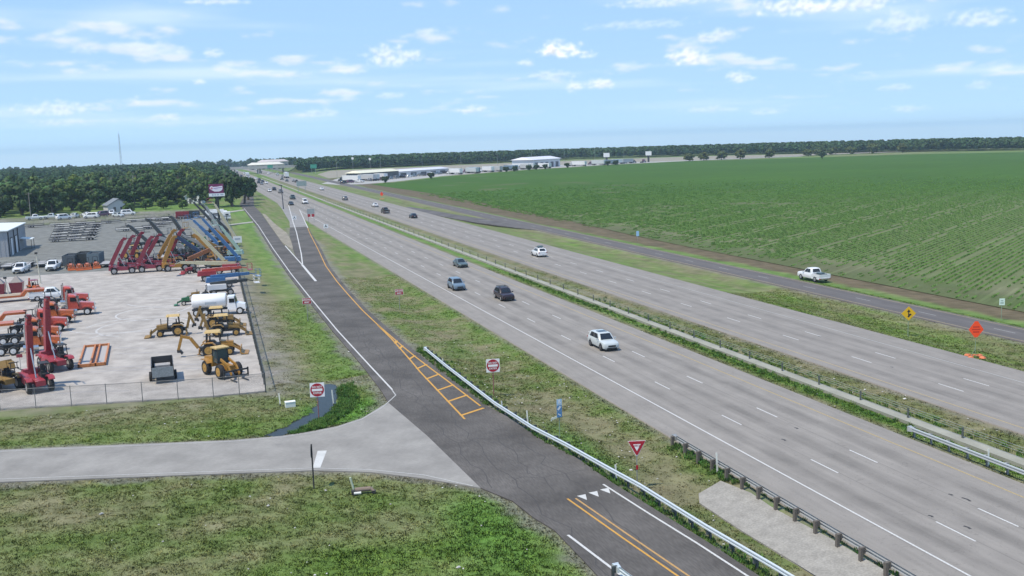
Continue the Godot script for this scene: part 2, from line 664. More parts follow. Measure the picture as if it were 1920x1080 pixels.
# pavement picture: lane-centre oil bands, streaks along the travel, joints, fine grain
func pavement(seed_: int, width: float, lanes: Array, joints: Array, tone: Vector3, band_: float, cracks: bool) -> StandardMaterial3D:
	var f := FastNoiseLite.new()
	f.seed = seed_; f.frequency = 1.0; f.fractal_octaves = 3
	var w := 384
	var h := 1024
	var data := PackedByteArray()
	data.resize(w * h * 3)
	var at := 0
	for j in h:
		var a := TAU * j / h
		var ca := cos(a) * 1.2
		var sa := sin(a) * 1.2
		for i in w:
			var x := width * i / w
			var k := 1.0 + f.get_noise_3d(x * 1.7, ca, sa) * 0.13 + f.get_noise_3d(x * 0.4 + 40.0, ca * 2.5, sa * 2.5) * 0.11 + f.get_noise_3d(x * 14.0, ca * 55.0, sa * 55.0) * 0.09
			for m in lanes:
				var u: float = (x - m) / 0.62
				k -= band_ * exp(-u * u) * (0.85 + 0.7 * f.get_noise_3d(m, ca * 1.5 + 9.0, sa * 1.5))
				for side in [-0.9, 0.9]:
					var p: float = (x - m - side) / 0.3
					k += band_ * 0.25 * exp(-p * p)
			for m in joints:
				if absf(x - m) < 0.035:
					k *= 0.80
			if cracks:
				var cr := absf(f.get_noise_3d(x * 0.5 + 80.0, ca * 6.0, sa * 6.0))
				if cr < 0.012:
					k *= 0.82
			for e in [tone.x, tone.y, tone.z]:
				data[at] = int(255.0 * pow(clampf(e * k, 0.0, 1.0), 0.4545))
				at += 1
	var m := StandardMaterial3D.new()
	m.albedo_texture = ImageTexture.create_from_image(Image.create_from_data(w, h, false, Image.FORMAT_RGB8, data))
	m.roughness = 0.92
	m.metallic_specular = 0.35
	return m


# painted line along plan points
func ribbon(pts: Array, width: float, y: float) -> ArrayMesh:
	var s := MB.new()
	var below := Vector3(0, -99999, 0)
	var l := []
	var r := []
	for k in pts.size():
		var p := Vector2(pts[k][0], pts[k][1])
		var a := Vector2(pts[maxi(k - 1, 0)][0], pts[maxi(k - 1, 0)][1])
		var b := Vector2(pts[mini(k + 1, pts.size() - 1)][0], pts[mini(k + 1, pts.size() - 1)][1])
		var o := (b - a).normalized().orthogonal() * width / 2.0
		var base := gh(p.x, p.y) if p.y > 800.0 else 0.0
		l.append(Vector3(p.x + o.x, base + y, -p.y - o.y))
		r.append(Vector3(p.x - o.x, base + y, -p.y + o.y))
	for k in pts.size() - 1:
		s.quad(l[k], l[k + 1], r[k + 1], r[k], below)
	return s.done(0.0)


func long_line(x: float, d0: float, d1: float) -> Array:
	var out := []
	var d := d0
	while d < d1:
		out.append([x, d])
		d += 20.0 if d < 780.0 else 40.0
	out.append([x, d1])
	return out


# dashes of 3.05 m every 12.19 m; those too far to tell apart are one piece
func dashes(road: Node3D, x: float, first: float, far: float, width: float, y: float, m: Material) -> void:
	var one: ArrayMesh = shapes.get("dash%.2f" % width)
	if one == null:
		one = ribbon([[0, 0], [0, 3.05]], width, 0.0)
		shapes["dash%.2f" % width] = one
	var d := first
	while d < 330.0:
		part(road, "lane_dash", one, m, Vector3(x, y, -d))
		d += 12.19
	var s := MB.new()
	while d < far:
		var g := gh(x, d) if d > 800.0 else 0.0
		s.quad(Vector3(x - width / 2, g + y, -d), Vector3(x - width / 2, g + y, -d - 3.05), Vector3(x + width / 2, g + y, -d - 3.05), Vector3(x + width / 2, g + y, -d), Vector3(0, -9999, 0))
		d += 12.19
	part(road, "far_lane_dashes", s.done(0.0), m).set_meta("kind", "stuff")


# outline of the dark ramp and its meeting with the side road
const RAMP := [[18.4, 36], [18.6, 47.3], [18.6, 51.9], [18.1, 54.3], [17.8, 57.3], [16.6, 60.4], [16.0, 73.3], [15.1, 84.3], [15.3, 89], [15.4, 100], [15.2, 121], [15.2, 152], [15.3, 179], [15.9, 225], [17.3, 297], [18.0, 386], [18.3, 416], [22.5, 470], [27, 560], [30, 700], [34, 700], [31, 560], [27, 470], [23.0, 400], [22.6, 358], [21.4, 311], [19.6, 240], [19.35, 205], [20.4, 221], [23.4, 262], [25.6, 284], [30.6, 284], [28.9, 261], [26.3, 220], [23.8, 188], [22.7, 165], [22.2, 150], [21.8, 134], [21.8, 122], [21.9, 107], [22.2, 95], [22.7, 80], [23.3, 76], [23.8, 68], [24.6, 63.8], [24.9, 57.8], [25.9, 47], [26.6, 36]]
const CROSS := [[16.59, 60.4], [15.99, 73.3], [15.09, 84.3], [14.3, 83.4], [12.2, 80.4], [9.8, 78.7], [7.6, 78.1], [5.4, 77.8], [1.8, 78.2], [-15.4, 82.9], [-60, 95], [-60, 87.4], [-14.2, 74.5], [1.5, 69.9], [6.8, 68.3], [10.4, 66.4], [13.6, 63.6]]


func make_roads() -> void:
	var concrete := pavement(3, 15.7, [4.75, 8.35, 12.0], [2.9, 6.52, 10.17, 13.9], Vector3(0.240, 0.224, 0.203), 0.23, true)
	var concrete2 := pavement(4, 14.8, [3.0, 6.6, 10.1], [1.15, 4.9, 8.2, 11.6], Vector3(0.236, 0.220, 0.200), 0.18, true)
	var white := mat("road_white", 0.62, 0.62, 0.60, 0.8)
	var faded := mat("road_faded", 0.40, 0.40, 0.385, 0.85)
	var yellow := mat("road_yellow", 0.62, 0.33, 0.055, 0.8)
	var pale_yellow := mat("road_yellow_faded", 0.44, 0.34, 0.17, 0.85)
	var south := struct("southbound_carriageway", carriageway(32.85, 48.55, 20.0, 1700.0, 0.03), concrete)
	part(south, "edge_line", ribbon(long_line(35.9, 24.0, 356.0), 0.13, 0.036), white)
	part(south, "edge_line", ribbon(long_line(35.9, 420.0, 1600.0), 0.13, 0.036), faded)
	part(south, "yellow_line", ribbon(long_line(46.75, 24.0, 1600.0), 0.13, 0.036), pale_yellow)
	dashes(south, 39.31, 139.256 - 12.19 * 9, 1500.0, 0.12, 0.036, white)
	dashes(south, 42.97, 127.82 - 12.19 * 8, 1500.0, 0.12, 0.036, white)
	var north := struct("northbound_carriageway", carriageway(56.6, 71.4, 20.0, 1700.0, 0.03), concrete2)
	part(north, "edge_line", ribbon(long_line(68.2, 24.0, 1600.0), 0.13, 0.036), faded)
	part(north, "yellow_line", ribbon(long_line(57.75, 24.0, 1600.0), 0.12, 0.036), pale_yellow)
	dashes(north, 61.5, 79.5 - 12.19 * 4, 1500.0, 0.12, 0.036, white)
	dashes(north, 64.75, 80.1 - 12.19 * 4, 1500.0, 0.12, 0.036, white)
	var asphalt := grained("asphalt", noise_tex(81, 0.05, 6, 0.58, 1.0, 512), 5.0, noise_tex(82, 0.012, 5, 0.48, 1.0, 512), 46.0, 0.9)
	var pale := grained("pale_concrete", noise_tex(83, 0.08, 5, 0.72, 1.0, 512), 6.0, noise_tex(84, 0.014, 4, 0.70, 1.0, 512), 33.0, 0.92)
	asphalt.uv1_scale = Vector3(1.0 / 3.5, 1.0, 1.0 / 24.0)
	pale.uv1_scale = Vector3(1.0 / 20.0, 1.0, 1.0 / 4.0)
	var feeder := struct("frontage_road", carriageway(81.2, 86.8, 20.0, 1500.0, 0.03), pavement(6, 5.6, [1.4, 4.2], [2.8], Vector3(0.118, 0.110, 0.107), 0.10, false))
	dashes(feeder, 84.0, 84.7 - 12.19 * 4, 500.0, 0.12, 0.036, faded)
	part(feeder, "edge_line", ribbon(long_line(86.3, 24.0, 900.0), 0.11, 0.036), pale_yellow)
	part(feeder, "edge_line", ribbon(long_line(81.6, 24.0, 240.0), 0.11, 0.036), pale_yellow)
	struct("exit_wedge", sheet([[71.41, 346], [71.41, 303], [74.7, 266], [78.4, 246], [81.19, 233], [81.19, 266], [77.6, 298], [75.4, 326], [73.2, 346]], 0.027, Color(0.20, 0.192, 0.185)), asphalt)
	var ramp := struct("ramp_road", sheet(RAMP, 0.026, Color(0.178, 0.168, 0.156)), asphalt)
	var cross := struct("side_road", sheet(CROSS, 0.022, Color(0.350, 0.338, 0.316)), pale)
	struct("ramp_concrete", sheet([[32.84, 412], [34, 420], [27.6, 306], [25.61, 284.1], [30.59, 284.1], [32.84, 325]].slice(0, 1) + [[31.0, 370], [27.6, 306], [25.61, 284.05], [30.6, 284.05], [32.84, 318]], 0.024, Color(0.33, 0.325, 0.315)), pale)
	struct("gore_gravel", sheet([[19.7, 241], [21.5, 311], [22.7, 352], [23.4, 345], [22.9, 300], [23.2, 266], [21.4, 232], [20.3, 222]], 0.012, Color(0.46, 0.42, 0.34)), grained("gravel", noise_tex(91, 0.10, 5, 0.46, 1.0, 512), 5.0, noise_tex(92, 0.02, 5, 0.58, 1.0, 512), 31.0, 0.97, 2.0))
	# painted lines of the ramp
	part(ramp, "edge_line", ribbon([[16.3, 88.7], [16.1, 100.2], [15.8, 120.8], [15.8, 152.4], [15.9, 179.1], [16.5, 225.3], [17.9, 297], [18.5, 386]], 0.16, 0.034), white)
	part(cross, "edge_line", ribbon([[16.25, 88.6], [16.2, 86.6], [15.5, 85.2], [14.2, 82.8], [12.0, 79.9], [9.6, 78.2], [7.5, 77.65], [5.4, 77.4], [1.8, 77.8], [-15.4, 82.4], [-59, 94.2]], 0.11, 0.034), mat("road_dim", 0.46, 0.46, 0.44, 0.85))
	part(cross, "edge_line", ribbon([[-59, 87.9], [-14.2, 75.1], [1.5, 70.4], [6.8, 68.8], [10.4, 66.9], [13.7, 64.3], [16.2, 60.9]], 0.11, 0.034), mats["road_dim"])
	part(cross, "stop_bar", sheet([[6.75, 68.9], [7.25, 68.7], [8.2, 72.5], [7.55, 72.7]], 0.031, Color(0.68, 0.69, 0.67), 0.005), grained("worn_paint", noise_tex(95, 0.10, 4, 0.62, 1.0, 256), 1.7, noise_tex(96, 0.03, 3, 0.8, 1.0, 256), 9.0, 0.85))
	var yl := [[29.9, 278.5], [28.5, 261.1], [25.6, 220.7], [23.1, 188], [22.0, 165.4], [21.5, 149.9], [21.1, 134.2], [21.05, 122.5], [21.15, 112], [21.2, 107.5], [21.35, 101.2], [21.55, 95.8], [21.8, 90.4], [22.2, 79.9]]
	part(ramp, "yellow_line", ribbon(yl, 0.16, 0.034), yellow)
	part(ramp, "yellow_line", ribbon([[21.0, 122.0], [20.9, 112.8], [20.7, 106.5], [20.5, 100.5], [20.25, 94.7], [19.9, 76.5]], 0.16, 0.034), yellow)
	for b in [[110.5, 21.15, 20.85], [107.4, 21.2, 20.72], [101.6, 21.33, 20.53], [96.9, 21.52, 20.33], [92.2, 21.72, 20.2], [87.4, 21.9, 20.1], [83.2, 22.08, 20.02], [78.4, 22.2, 19.93]]:
		part(ramp, "hatch_bar", ribbon([[b[1] + 0.08, b[0] + 0.75], [b[2] - 0.08, b[0] - 0.75]], 0.30, 0.0345), yellow)
	var gl := [[36.0, 400], [28.6, 306], [25.7, 267], [21.2, 213], [19.25, 192]]
	part(ramp, "gore_line", ribbon(gl, 0.22, 0.034), white)
	part(ramp, "gore_line", ribbon([[19.6, 232], [19.2, 192]], 0.22, 0.034), white)
	part(ramp, "gore_line", ribbon([[19.2, 192], [18.8, 167.5]], 0.42, 0.035), white)
	part(ramp, "gore_line", ribbon([[36.4, 362], [30.0, 279]], 0.22, 0.034), white)
	for k in [-0.25, 0.25]:
		part(ramp, "centre_line", ribbon([[21.35 + k, 56.25 - k * 0.3], [22.0 + k, 49.5], [23.2 + k, 38.0]], 0.13, 0.034), mat("road_orange_worn", 0.50, 0.30, 0.11, 0.85) if k > 0 else yellow)
	part(ramp, "edge_line", ribbon([[24.2, 57.9], [24.7, 52.4], [25.25, 47.2], [26.0, 38]], 0.14, 0.034), white)
	part(ramp, "edge_line", ribbon([[19.05, 50.9], [19.7, 44.9], [20.5, 37]], 0.16, 0.034), white)
	for t in [[21.95, 56.5], [22.85, 56.75], [23.75, 57.0]]:
		part(ramp, "yield_triangle", sheet([[t[0] - 0.12, t[1] + 0.05], [t[0] + 0.5, t[1] + 0.12], [t[0] + 0.2, t[1] - 0.85]], 0.034, Color(0.68, 0.69, 0.67), 0.005), mats["worn_paint"])
	# median mowing strip and the concrete apron of the drain
	struct("mowing_strip", sheet([[51.35, 24], [52.45, 24], [52.4, 780], [51.45, 780]], 0.012, Color(0.40, 0.40, 0.34), 0.3), pale)
	var s := MB.new()
	s.colored = true
	s.col = Color(0.43, 0.41, 0.365)
	var rim := [[28.9, 53.6, 0.06], [29.6, 55.0, 0.08], [31.7, 55.9, 0.1], [32.2, 53.0, 0.08], [32.1, 50.5, 0.05], [32.2, 48.0, 0.05], [32.4, 45.0, 0.05], [32.5, 36.0, 0.03], [29.6, 36.0, -0.9], [29.4, 42.4, -0.55], [29.0, 48.5, -0.2]]
	for q in rim:
		q[2] = minf(gh(q[0], q[1]), 0.0) + 0.035
	for k in range(1, rim.size() - 1):
		s.tri(Vector3(rim[0][0], rim[0][2], -rim[0][1]), Vector3(rim[k][0], rim[k][2], -rim[k][1]), Vector3(rim[k + 1][0], rim[k + 1][2], -rim[k + 1][1]), Vector3(0, -9999, 0))
	for k in rim.size():
		var a: Array = rim[k]
		var b: Array = rim[(k + 1) % rim.size()]
		s.quad(Vector3(a[0], a[2], -a[1]), Vector3(b[0], b[2], -b[1]), Vector3(b[0], b[2] - 0.7, -b[1]), Vector3(a[0], a[2] - 0.7, -a[1]), Vector3(30.7, 0, -47))
	struct("drain_apron", s.done(0.0), grained("apron_concrete", noise_tex(85, 0.05, 5, 0.62, 1.0, 512), 5.0, noise_tex(86, 0.02, 4, 0.66, 1.0, 512), 13.0, 0.95, 1.0))
	# still water in the ditch by the side road
	var water := mat("ditch_water", 0.026, 0.031, 0.029, 0.08)
	water.metallic_specular = 0.2
	struct("ditch_water", sheet([[3.8, 79.2], [5.2, 81.2], [7.0, 83.6], [8.4, 86.2], [9.4, 89.0], [9.8, 95], [11.9, 95], [11.6, 88.0], [10.6, 84.4], [8.8, 81.4], [7.2, 79.2], [5.4, 78.4]], -0.34, Color(1, 1, 1), 0.02), water)
	# tar patches and sealed cracks
	var tar := mat("tar", 0.045, 0.043, 0.042, 0.8)
	for q in [[40.3, 43.2, 0.5], [43.4, 46.6, 0.7], [43.1, 47.8, 0.3], [40.1, 61.3, 0.5], [39.6, 45.4, 0.35], [42.6, 63.5, 0.4], [62.0, 77.0, 0.35], [64.5, 92.0, 0.5]]:
		part(south if q[0] < 50.0 else north, "tar_patch", ribbon([[q[0], q[1]], [q[0] + 0.06, q[1] + q[2] * 0.5], [q[0] - 0.03, q[1] + q[2]]], 0.16, 0.0352), tar)
	for q in [[-7.6, 78.6, 0.9], [4.7, 75.6, 0.6], [-10.8, 79.6, 0.5]]:
		part(cross, "tar_patch", ribbon([[q[0], q[1]], [q[0] + q[2], q[1] - 0.12]], 0.22, 0.026), mat("patch_grey", 0.20, 0.19, 0.18, 0.9))
	var seal := mat("crack_seal", 0.050, 0.048, 0.047, 0.95)
	for q in [[17.6, 60.0, 140.0], [19.3, 44.0, 120.0], [20.9, 58.0, 73.0], [18.3, 92.0, 165.0], [22.6, 40.0, 70.0]]:
		var pts := []
		var dd: float = q[1]
		while dd < q[2]:
			pts.append([q[0] + n2.get_noise_2d(dd * 2.0, q[0] * 30.0) * 0.9 + (dd - q[1]) * (0.0 if q[0] < 19.0 else -0.012), dd])
			dd += 1.3
		part(ramp, "crack_seal", ribbon(pts, 0.055, 0.0285), seal)
	for q in [[16.8, 20.5, 93.0], [16.4, 20.0, 117.0], [16.6, 22.5, 70.5], [18.9, 24.6, 61.0], [16.4, 20.8, 143.0]]:
		var pts := []
		var px: float = q[0]
		while px < q[1]:
			pts.append([px, q[2] + n2.get_noise_2d(px * 4.0, q[2]) * 0.9])
			px += 0.5
		part(ramp, "crack_seal", ribbon(pts, 0.05, 0.0287), seal)
	for key in ["road_white", "road_faded", "road_yellow", "road_yellow_faded", "road_dim", "road_orange_worn"]:
		worn(mats[key], 1.3, 0.55)
	# house drives leading off the frontage road
	struct("driveway", sheet([[6.5, 302.5], [17.3, 311.0], [17.4, 316.0], [6.8, 306.0]], 0.008, Color(0.44, 0.43, 0.38)), pale)
	struct("driveway", sheet([[9.0, 361.0], [17.9, 374.0], [18.0, 380.0], [8.0, 366.5]], 0.008, Color(0.44, 0.43, 0.38)), pale)


func make_yard_ground() -> void:
	var g: StandardMaterial3D = mats["gravel"]
	struct("gravel_yard", sheet([[5.3, 93.2], [5.9, 130], [6.7, 172], [7.15, 204], [-70, 203], [-70, 108], [-17.6, 96.7], [-8.6, 94.9], [0.6, 93.3]], 0.012, Color(0.66, 0.618, 0.565)), g)
	struct("back_yard", sheet([[7.15, 204.01], [8.8, 272], [10.4, 352], [-6, 350], [-75, 343], [-75, 203.01]], 0.010, Color(0.315, 0.325, 0.30)), g)
	var yard: Node3D = get_node("gravel_yard")
	# pale tyre tracks scuffed into the gravel
	var scuff := grained("scuffed_gravel", noise_tex(97, 0.16, 4, 0.55, 1.0, 256), 2.3, noise_tex(98, 0.04, 3, 0.7, 1.0, 256), 11.0, 0.97)
	for k in [[-7.5, 135.0, 5.2, 20.0, 250.0], [-7.9, 135.5, 6.6, -10.0, 170.0], [-9.5, 141.0, 7.6, 190.0, 330.0], [-6.5, 146.0, 4.6, 40.0, 290.0], [-10.0, 152.0, 9.0, -40.0, 80.0], [-8.0, 121.0, 9.5, 60.0, 130.0], [-4.5, 159.0, 6.0, 200.0, 320.0]]:
		var pts := []
		var a: float = k[3]
		while a < k[4]:
			pts.append([k[0] + cos(deg_to_rad(a)) * k[2], k[1] + sin(deg_to_rad(a)) * k[2] * 1.15])
			a += 9.0
		var m := ribbon(pts, 0.26, 0.016)
		part(yard, "tyre_track", painted(m, Color(0.72, 0.71, 0.70)), scuff)
	for k in [[-16, 112, 4, 107], [-15, 118.5, -3, 116.5], [-14, 110, 0, 106.0], [-20, 127.5, -6, 120.0], [-16, 100.8, -7, 99.0]]:
		part(yard, "tyre_track", painted(ribbon([[k[0], k[1]], [(k[0] + k[2]) / 2.0, (k[1] + k[3]) / 2.0 + 0.6], [k[2], k[3]]], 0.3, 0.015), Color(0.52, 0.50, 0.49)), scuff)


# wear and grime: a grain of patches over a plain colour
func worn(m: StandardMaterial3D, metres: float, lo: float) -> void:
	var key := "grime%.2f" % lo
	if not shapes.has(key):
		shapes[key] = noise_tex(int(lo * 100.0), 0.035, 6, lo, 1.0, 256)
	m.albedo_texture = shapes[key]
	m.uv1_triplanar = true
	m.uv1_world_triplanar = true
	m.uv1_scale = Vector3.ONE / metres
	m.albedo_color = Color(m.albedo_color.srgb_to_linear() * (1.9 / (1.0 + lo + 0.25))).linear_to_srgb()


func painted(m: ArrayMesh, colour: Color) -> ArrayMesh:
	var a := m.surface_get_arrays(0)
	var c := PackedColorArray()
	c.resize(a[Mesh.ARRAY_VERTEX].size())
	c.fill(colour)
	a[Mesh.ARRAY_COLOR] = c
	var o := ArrayMesh.new()
	o.add_surface_from_arrays(Mesh.PRIMITIVE_TRIANGLES, a)
	return o


const ROW := Vector2(0.8141, 0.5807)
const ROWN := Vector2(-0.5807, 0.8141)
const FIELD_BACK := [[93, 560], [115, 578], [161, 641], [242, 702], [323, 741], [389, 759], [475, 728], [583, 712], [643, 648], [900, 480], [1300, 300]]


func field_back(x: float) -> float:
	for k in FIELD_BACK.size() - 1:
		if x <= FIELD_BACK[k + 1][0]:
			return lerpf(FIELD_BACK[k][1], FIELD_BACK[k + 1][1], clampf((x - FIELD_BACK[k][0]) / (FIELD_BACK[k + 1][0] - FIELD_BACK[k][0]), 0.0, 1.0))
	return 300.0


func field_edge(d: float) -> float:
	return 94.6 + 6.0 * ramp01(170.0, 330.0, d) - 4.0 * ramp01(430.0, 560.0, d)


func bareness(x: float, d: float) -> float:
	var off := x - field_edge(d)
	var b := n2.get_noise_2d(x * 0.45, d * 0.45)
	var q := ramp01(13.0, 5.0, off + b * 9.0) * ramp01(330.0, 200.0, d) * 0.75
	q += ramp01(0.28, 0.6, n1.get_noise_2d(x * 1.2 + 300.0, d * 1.2) + b * 0.3) * 0.55 * ramp01(150.0, 60.0, off)
	q += band(off, 6.0, 16.0, 3.0) * band(d, 84.0, 112.0, 8.0) * 0.5
	return clampf(q, 0.0, 1.0)


func make_field() -> void:
	var v := PackedVector3Array()
	var c := PackedColorArray()
	var uv := PackedVector2Array()
	var n := PackedVector3Array()
	var idx := PackedInt32Array()
	var cols := 0
	var x := 0.0
	var step := 1.6
	var rows := 190
	while x < 1250.0:
		for j in rows + 1:
			var t := pow(j / float(rows), 1.7)
			var d := lerpf(20.0, 1.0, 0.0)
			var far := field_back(93.4 + x)
			d = lerpf(20.0, far, t)
			var px := field_edge(d) + x
			v.append(W(px, d, 0.0 if px * px + d * d < 640000.0 else 0.0) + Vector3(0, 0.008, 0))
			n.append(Vector3.UP)
			var p := Vector2(px, d)
			uv.append(Vector2(p.dot(ROWN) / 128.0, p.dot(ROW) / 300.0))
			var b := bareness(px, d)
			var near := ramp01(420.0, 260.0, d + px * 0.4) * 0.35 * ramp01(100.0, 106.0, px)
			var g := Vector3(0.060, 0.132, 0.021) * (1.0 + n1.get_noise_2d(px * 0.5, d * 0.5) * 0.12)
			g = g.lerp(Vector3(0.150, 0.155, 0.092), b * 0.85)
			g = g.lerp(Vector3(0.215, 0.225, 0.135), near * 1.7)
			c.append(Color(g.x, g.y, g.z))
		cols += 1
		x += step
		if x > 140.0:
			step *= 1.06
	for i in cols - 1:
		for j in rows:
			var k := i * (rows + 1) + j
			idx.append(k); idx.append(k + 1); idx.append(k + rows + 1)
			idx.append(k + rows + 1); idx.append(k + 1); idx.append(k + rows + 2)
	var a := []
	a.resize(Mesh.ARRAY_MAX)
	a[Mesh.ARRAY_VERTEX] = v; a[Mesh.ARRAY_NORMAL] = n; a[Mesh.ARRAY_COLOR] = c; a[Mesh.ARRAY_TEX_UV] = uv; a[Mesh.ARRAY_INDEX] = idx
	var m := ArrayMesh.new()
	m.add_surface_from_arrays(Mesh.PRIMITIVE_TRIANGLES, a)
	struct("crop_field", m, field_material())
	# the rows of young plants, as far as they can be told apart
	var chunks := []
	for k in 3:
		var s := MB.new()
		s.colored = true
		for q in 46:
			var at := Vector3(rng.randf_range(-1.05, 1.05), 0, rng.randf_range(-0.11, 0.11))
			var h := rng.randf_range(0.10, 0.30)
			var o := Vector3(rng.randf_range(-0.2, 0.2), 0, rng.randf_range(-0.12, 0.12))
			var side := Vector3(rng.randf_range(-1, 1), rng.randf_range(-0.2, 0.4), rng.randf_range(-1, 1)).normalized() * rng.randf_range(0.05, 0.09)
			var sh := rng.randf_range(0.8, 1.25)
			s.col = Color(0.118 * sh, 0.225 * sh, 0.054 * sh)
			s.quad(at, at + o * 0.5 + side + Vector3(0, h * 0.6, 0), at + o + Vector3(0, h, 0), at + o * 0.5 - side + Vector3(0, h * 0.6, 0), Vector3(0, -5, 0))
		chunks.append(s.done(0.0))
	var places := [[], [], []]
	var basis := Basis(Vector3.UP, atan2(ROW.y, ROW.x))
	for r in range(-90, 420):
		for t in range(40, 330):
			var p := ROWN * (r * 1.0 + 0.15) + ROW * (t * 2.0)
			if p.x < 95.5 or p.y > 440.0 or p.y < 60.0 or p.x > 1.12 * p.y + 22.0 or p.y > field_back(p.x) - 5.0:
				continue
			var far := p.length()
			var keep := 1.0 - ramp01(250.0, 520.0, far)
			if posmod(r, 13) == 0 or posmod(r, 13) == 2:
				keep *= 0.3
			keep *= 1.0 - bareness(p.x, p.y) * 0.85
			if rng.randf() > keep:
				continue
			var sc := rng.randf_range(0.75, 1.25) * (1.0 - 0.3 * bareness(p.x, p.y))
			places[rng.randi() % 3].append(Transform3D(basis.scaled_local(Vector3(1.0, sc, 0.75 + sc * 0.3)), W(p.x, p.y, 0.008)))
	for k in 3:
		scatter("crop_rows", chunks[k], places[k], [], leaf_material("crop_leaf", 0.15), "rows of young green crop plants in the field", "crop")


func field_material() -> StandardMaterial3D:
	var f := FastNoiseLite.new()
	f.seed = 51; f.frequency = 1.0; f.fractal_octaves = 3
	var w := 1024
	var h := 512
	var data := PackedByteArray()
	data.resize(w * h * 3)
	var at := 0
	for j in h:
		var ca := cos(TAU * j / h) * 0.9
		var sa := sin(TAU * j / h) * 0.9
		for i in w:
			var s := 128.0 * i / w
			var k := 0.82 + 0.10 * f.get_noise_3d(s * 0.9, ca, sa) + 0.12 * f.get_noise_3d(s * 4.0, ca * 26.0, sa * 26.0)
			var lane := fposmod(s, 12.8)
			if lane < 0.5 or (lane > 2.0 and lane < 2.5):
				k += 0.30 * ramp01(-0.15, 0.25, f.get_noise_3d(floorf(s / 12.8) * 7.0, ca * 2.0, sa * 2.0))
			for e in [k * 1.02, k, k * 1.0]:
				data[at] = int(255.0 * pow(clampf(e, 0.0, 1.0), 0.4545))
				at += 1
	var m := StandardMaterial3D.new()
	m.vertex_color_use_as_albedo = true
	m.albedo_texture = ImageTexture.create_from_image(Image.create_from_data(w, h, false, Image.FORMAT_RGB8, data))
	m.roughness = 1.0
	m.metallic_specular = 0.2
	return m


func leaf_material(key: String, through: float) -> StandardMaterial3D:
	if not mats.has(key):
		var m := StandardMaterial3D.new()
		m.resource_name = key
		m.vertex_color_use_as_albedo = true
		m.roughness = 0.75
		m.metallic_specular = 0.3
		m.cull_mode = BaseMaterial3D.CULL_DISABLED
		m.backlight_enabled = true
		m.backlight = Color(through, through * 1.2, through * 0.4)
		mats[key] = m
	return mats[key]


func scatter(called: String, m: Mesh, places: Array, tints: Array, material: Material, label: String, category: String) -> void:
	if places.is_empty():
		return
	var mm := MultiMesh.new()
	mm.transform_format = MultiMesh.TRANSFORM_3D
	mm.use_colors = not tints.is_empty()
	mm.mesh = m
	mm.instance_count = places.size()
	var w := 16 if mm.use_colors else 12
	var buf := PackedFloat32Array()
	buf.resize(places.size() * w)
	for i in places.size():
		var t: Transform3D = places[i]
		var o := i * w
		buf[o] = t.basis.x.x; buf[o + 1] = t.basis.y.x; buf[o + 2] = t.basis.z.x; buf[o + 3] = t.origin.x
		buf[o + 4] = t.basis.x.y; buf[o + 5] = t.basis.y.y; buf[o + 6] = t.basis.z.y; buf[o + 7] = t.origin.y
		buf[o + 8] = t.basis.x.z; buf[o + 9] = t.basis.y.z; buf[o + 10] = t.basis.z.z; buf[o + 11] = t.origin.z
		if w == 16:
			var q: Color = tints[i]
			buf[o + 12] = q.r; buf[o + 13] = q.g; buf[o + 14] = q.b; buf[o + 15] = 1.0
	mm.buffer = buf
	var o := MultiMeshInstance3D.new()
	o.name = numbered(called)
	o.multimesh = mm
	o.material_override = material
	o.set_meta("kind", "stuff")
	o.set_meta("label", label)
	o.set_meta("category", category)
	add_child(o)


# a crown of unit radius: clumps of leaf-sized faces spread through a rounded, uneven volume
func crown(key: String, seed_: int, lobes: int, leaves: int, leaf: float, flat: float, tone: Vector3) -> ArrayMesh:
	if shapes.has(key):
		return shapes[key]
	var r := RandomNumberGenerator.new()
	r.seed = seed_
	var s := MB.new()
	s.colored = true
	var nn := PackedVector3Array()
	for k in lobes:
		var dir := Vector3(r.randfn(), r.randfn() * 0.8 + 0.15, r.randfn()).normalized()
		var far := pow(r.randf(), 0.45) * 0.78
		var at := Vector3(dir.x, dir.y * flat, dir.z) * far
		var size := r.randf_range(0.20, 0.40) * (1.15 - 0.4 * far)
		var shade := r.randf_range(0.7, 1.3)
		var warm := r.randf_range(-0.12, 0.18)
		for q in leaves:
			var u := Vector3(r.randfn(), r.randfn() + 0.25, r.randfn()).normalized()
			var p := at + u * size * pow(r.randf(), 0.3) * Vector3(1, 0.75, 1)
			var x := u.cross(Vector3(r.randfn(), r.randfn(), r.randfn())).normalized()
			var y := x.cross((u + Vector3(r.randfn(), r.randfn(), r.randfn()) * 0.5).normalized()).normalized()
			var l := leaf * r.randf_range(0.6, 1.35)
			var b := shade * r.randf_range(0.8, 1.2)
			s.col = Color(tone.x * b * (1.0 + warm), tone.y * b, tone.z * b)
			var before := s.v.size()
			s.quad(p - x * l - y * l * 0.5, p + x * l * 0.2 - y * l * 0.7, p + x * l + y * l * 0.4, p - x * l * 0.3 + y * l * 0.7, p - u)
			for e in s.v.size() - before:
				nn.append((s.n[before + e] + u * 1.4).normalized())
	s.n = nn
	shapes[key] = s.done(0.0)
	return shapes[key]


func trunk(key: String, seed_: int) -> ArrayMesh:
	if shapes.has(key):
		return shapes[key]
	var r := RandomNumberGenerator.new()
	r.seed = seed_
	var s := MB.new()
	var p := Vector3.ZERO
	for k in 4:
		var q := p + Vector3(r.randf_range(-0.03, 0.03), 0.17, r.randf_range(-0.03, 0.03))
		s.cyl(p, q, 0.045 - k * 0.008, 0.037 - k * 0.008, 7, k == 0)
		if k > 0:
			for e in 2:
				var a := r.randf() * TAU
				var l := q + Vector3(cos(a) * 0.25, r.randf_range(0.12, 0.25), sin(a) * 0.25)
				s.cyl(q, l, 0.02, 0.009, 5, false)
		p = q
	shapes[key] = s.done(60.0)
	return shapes[key]


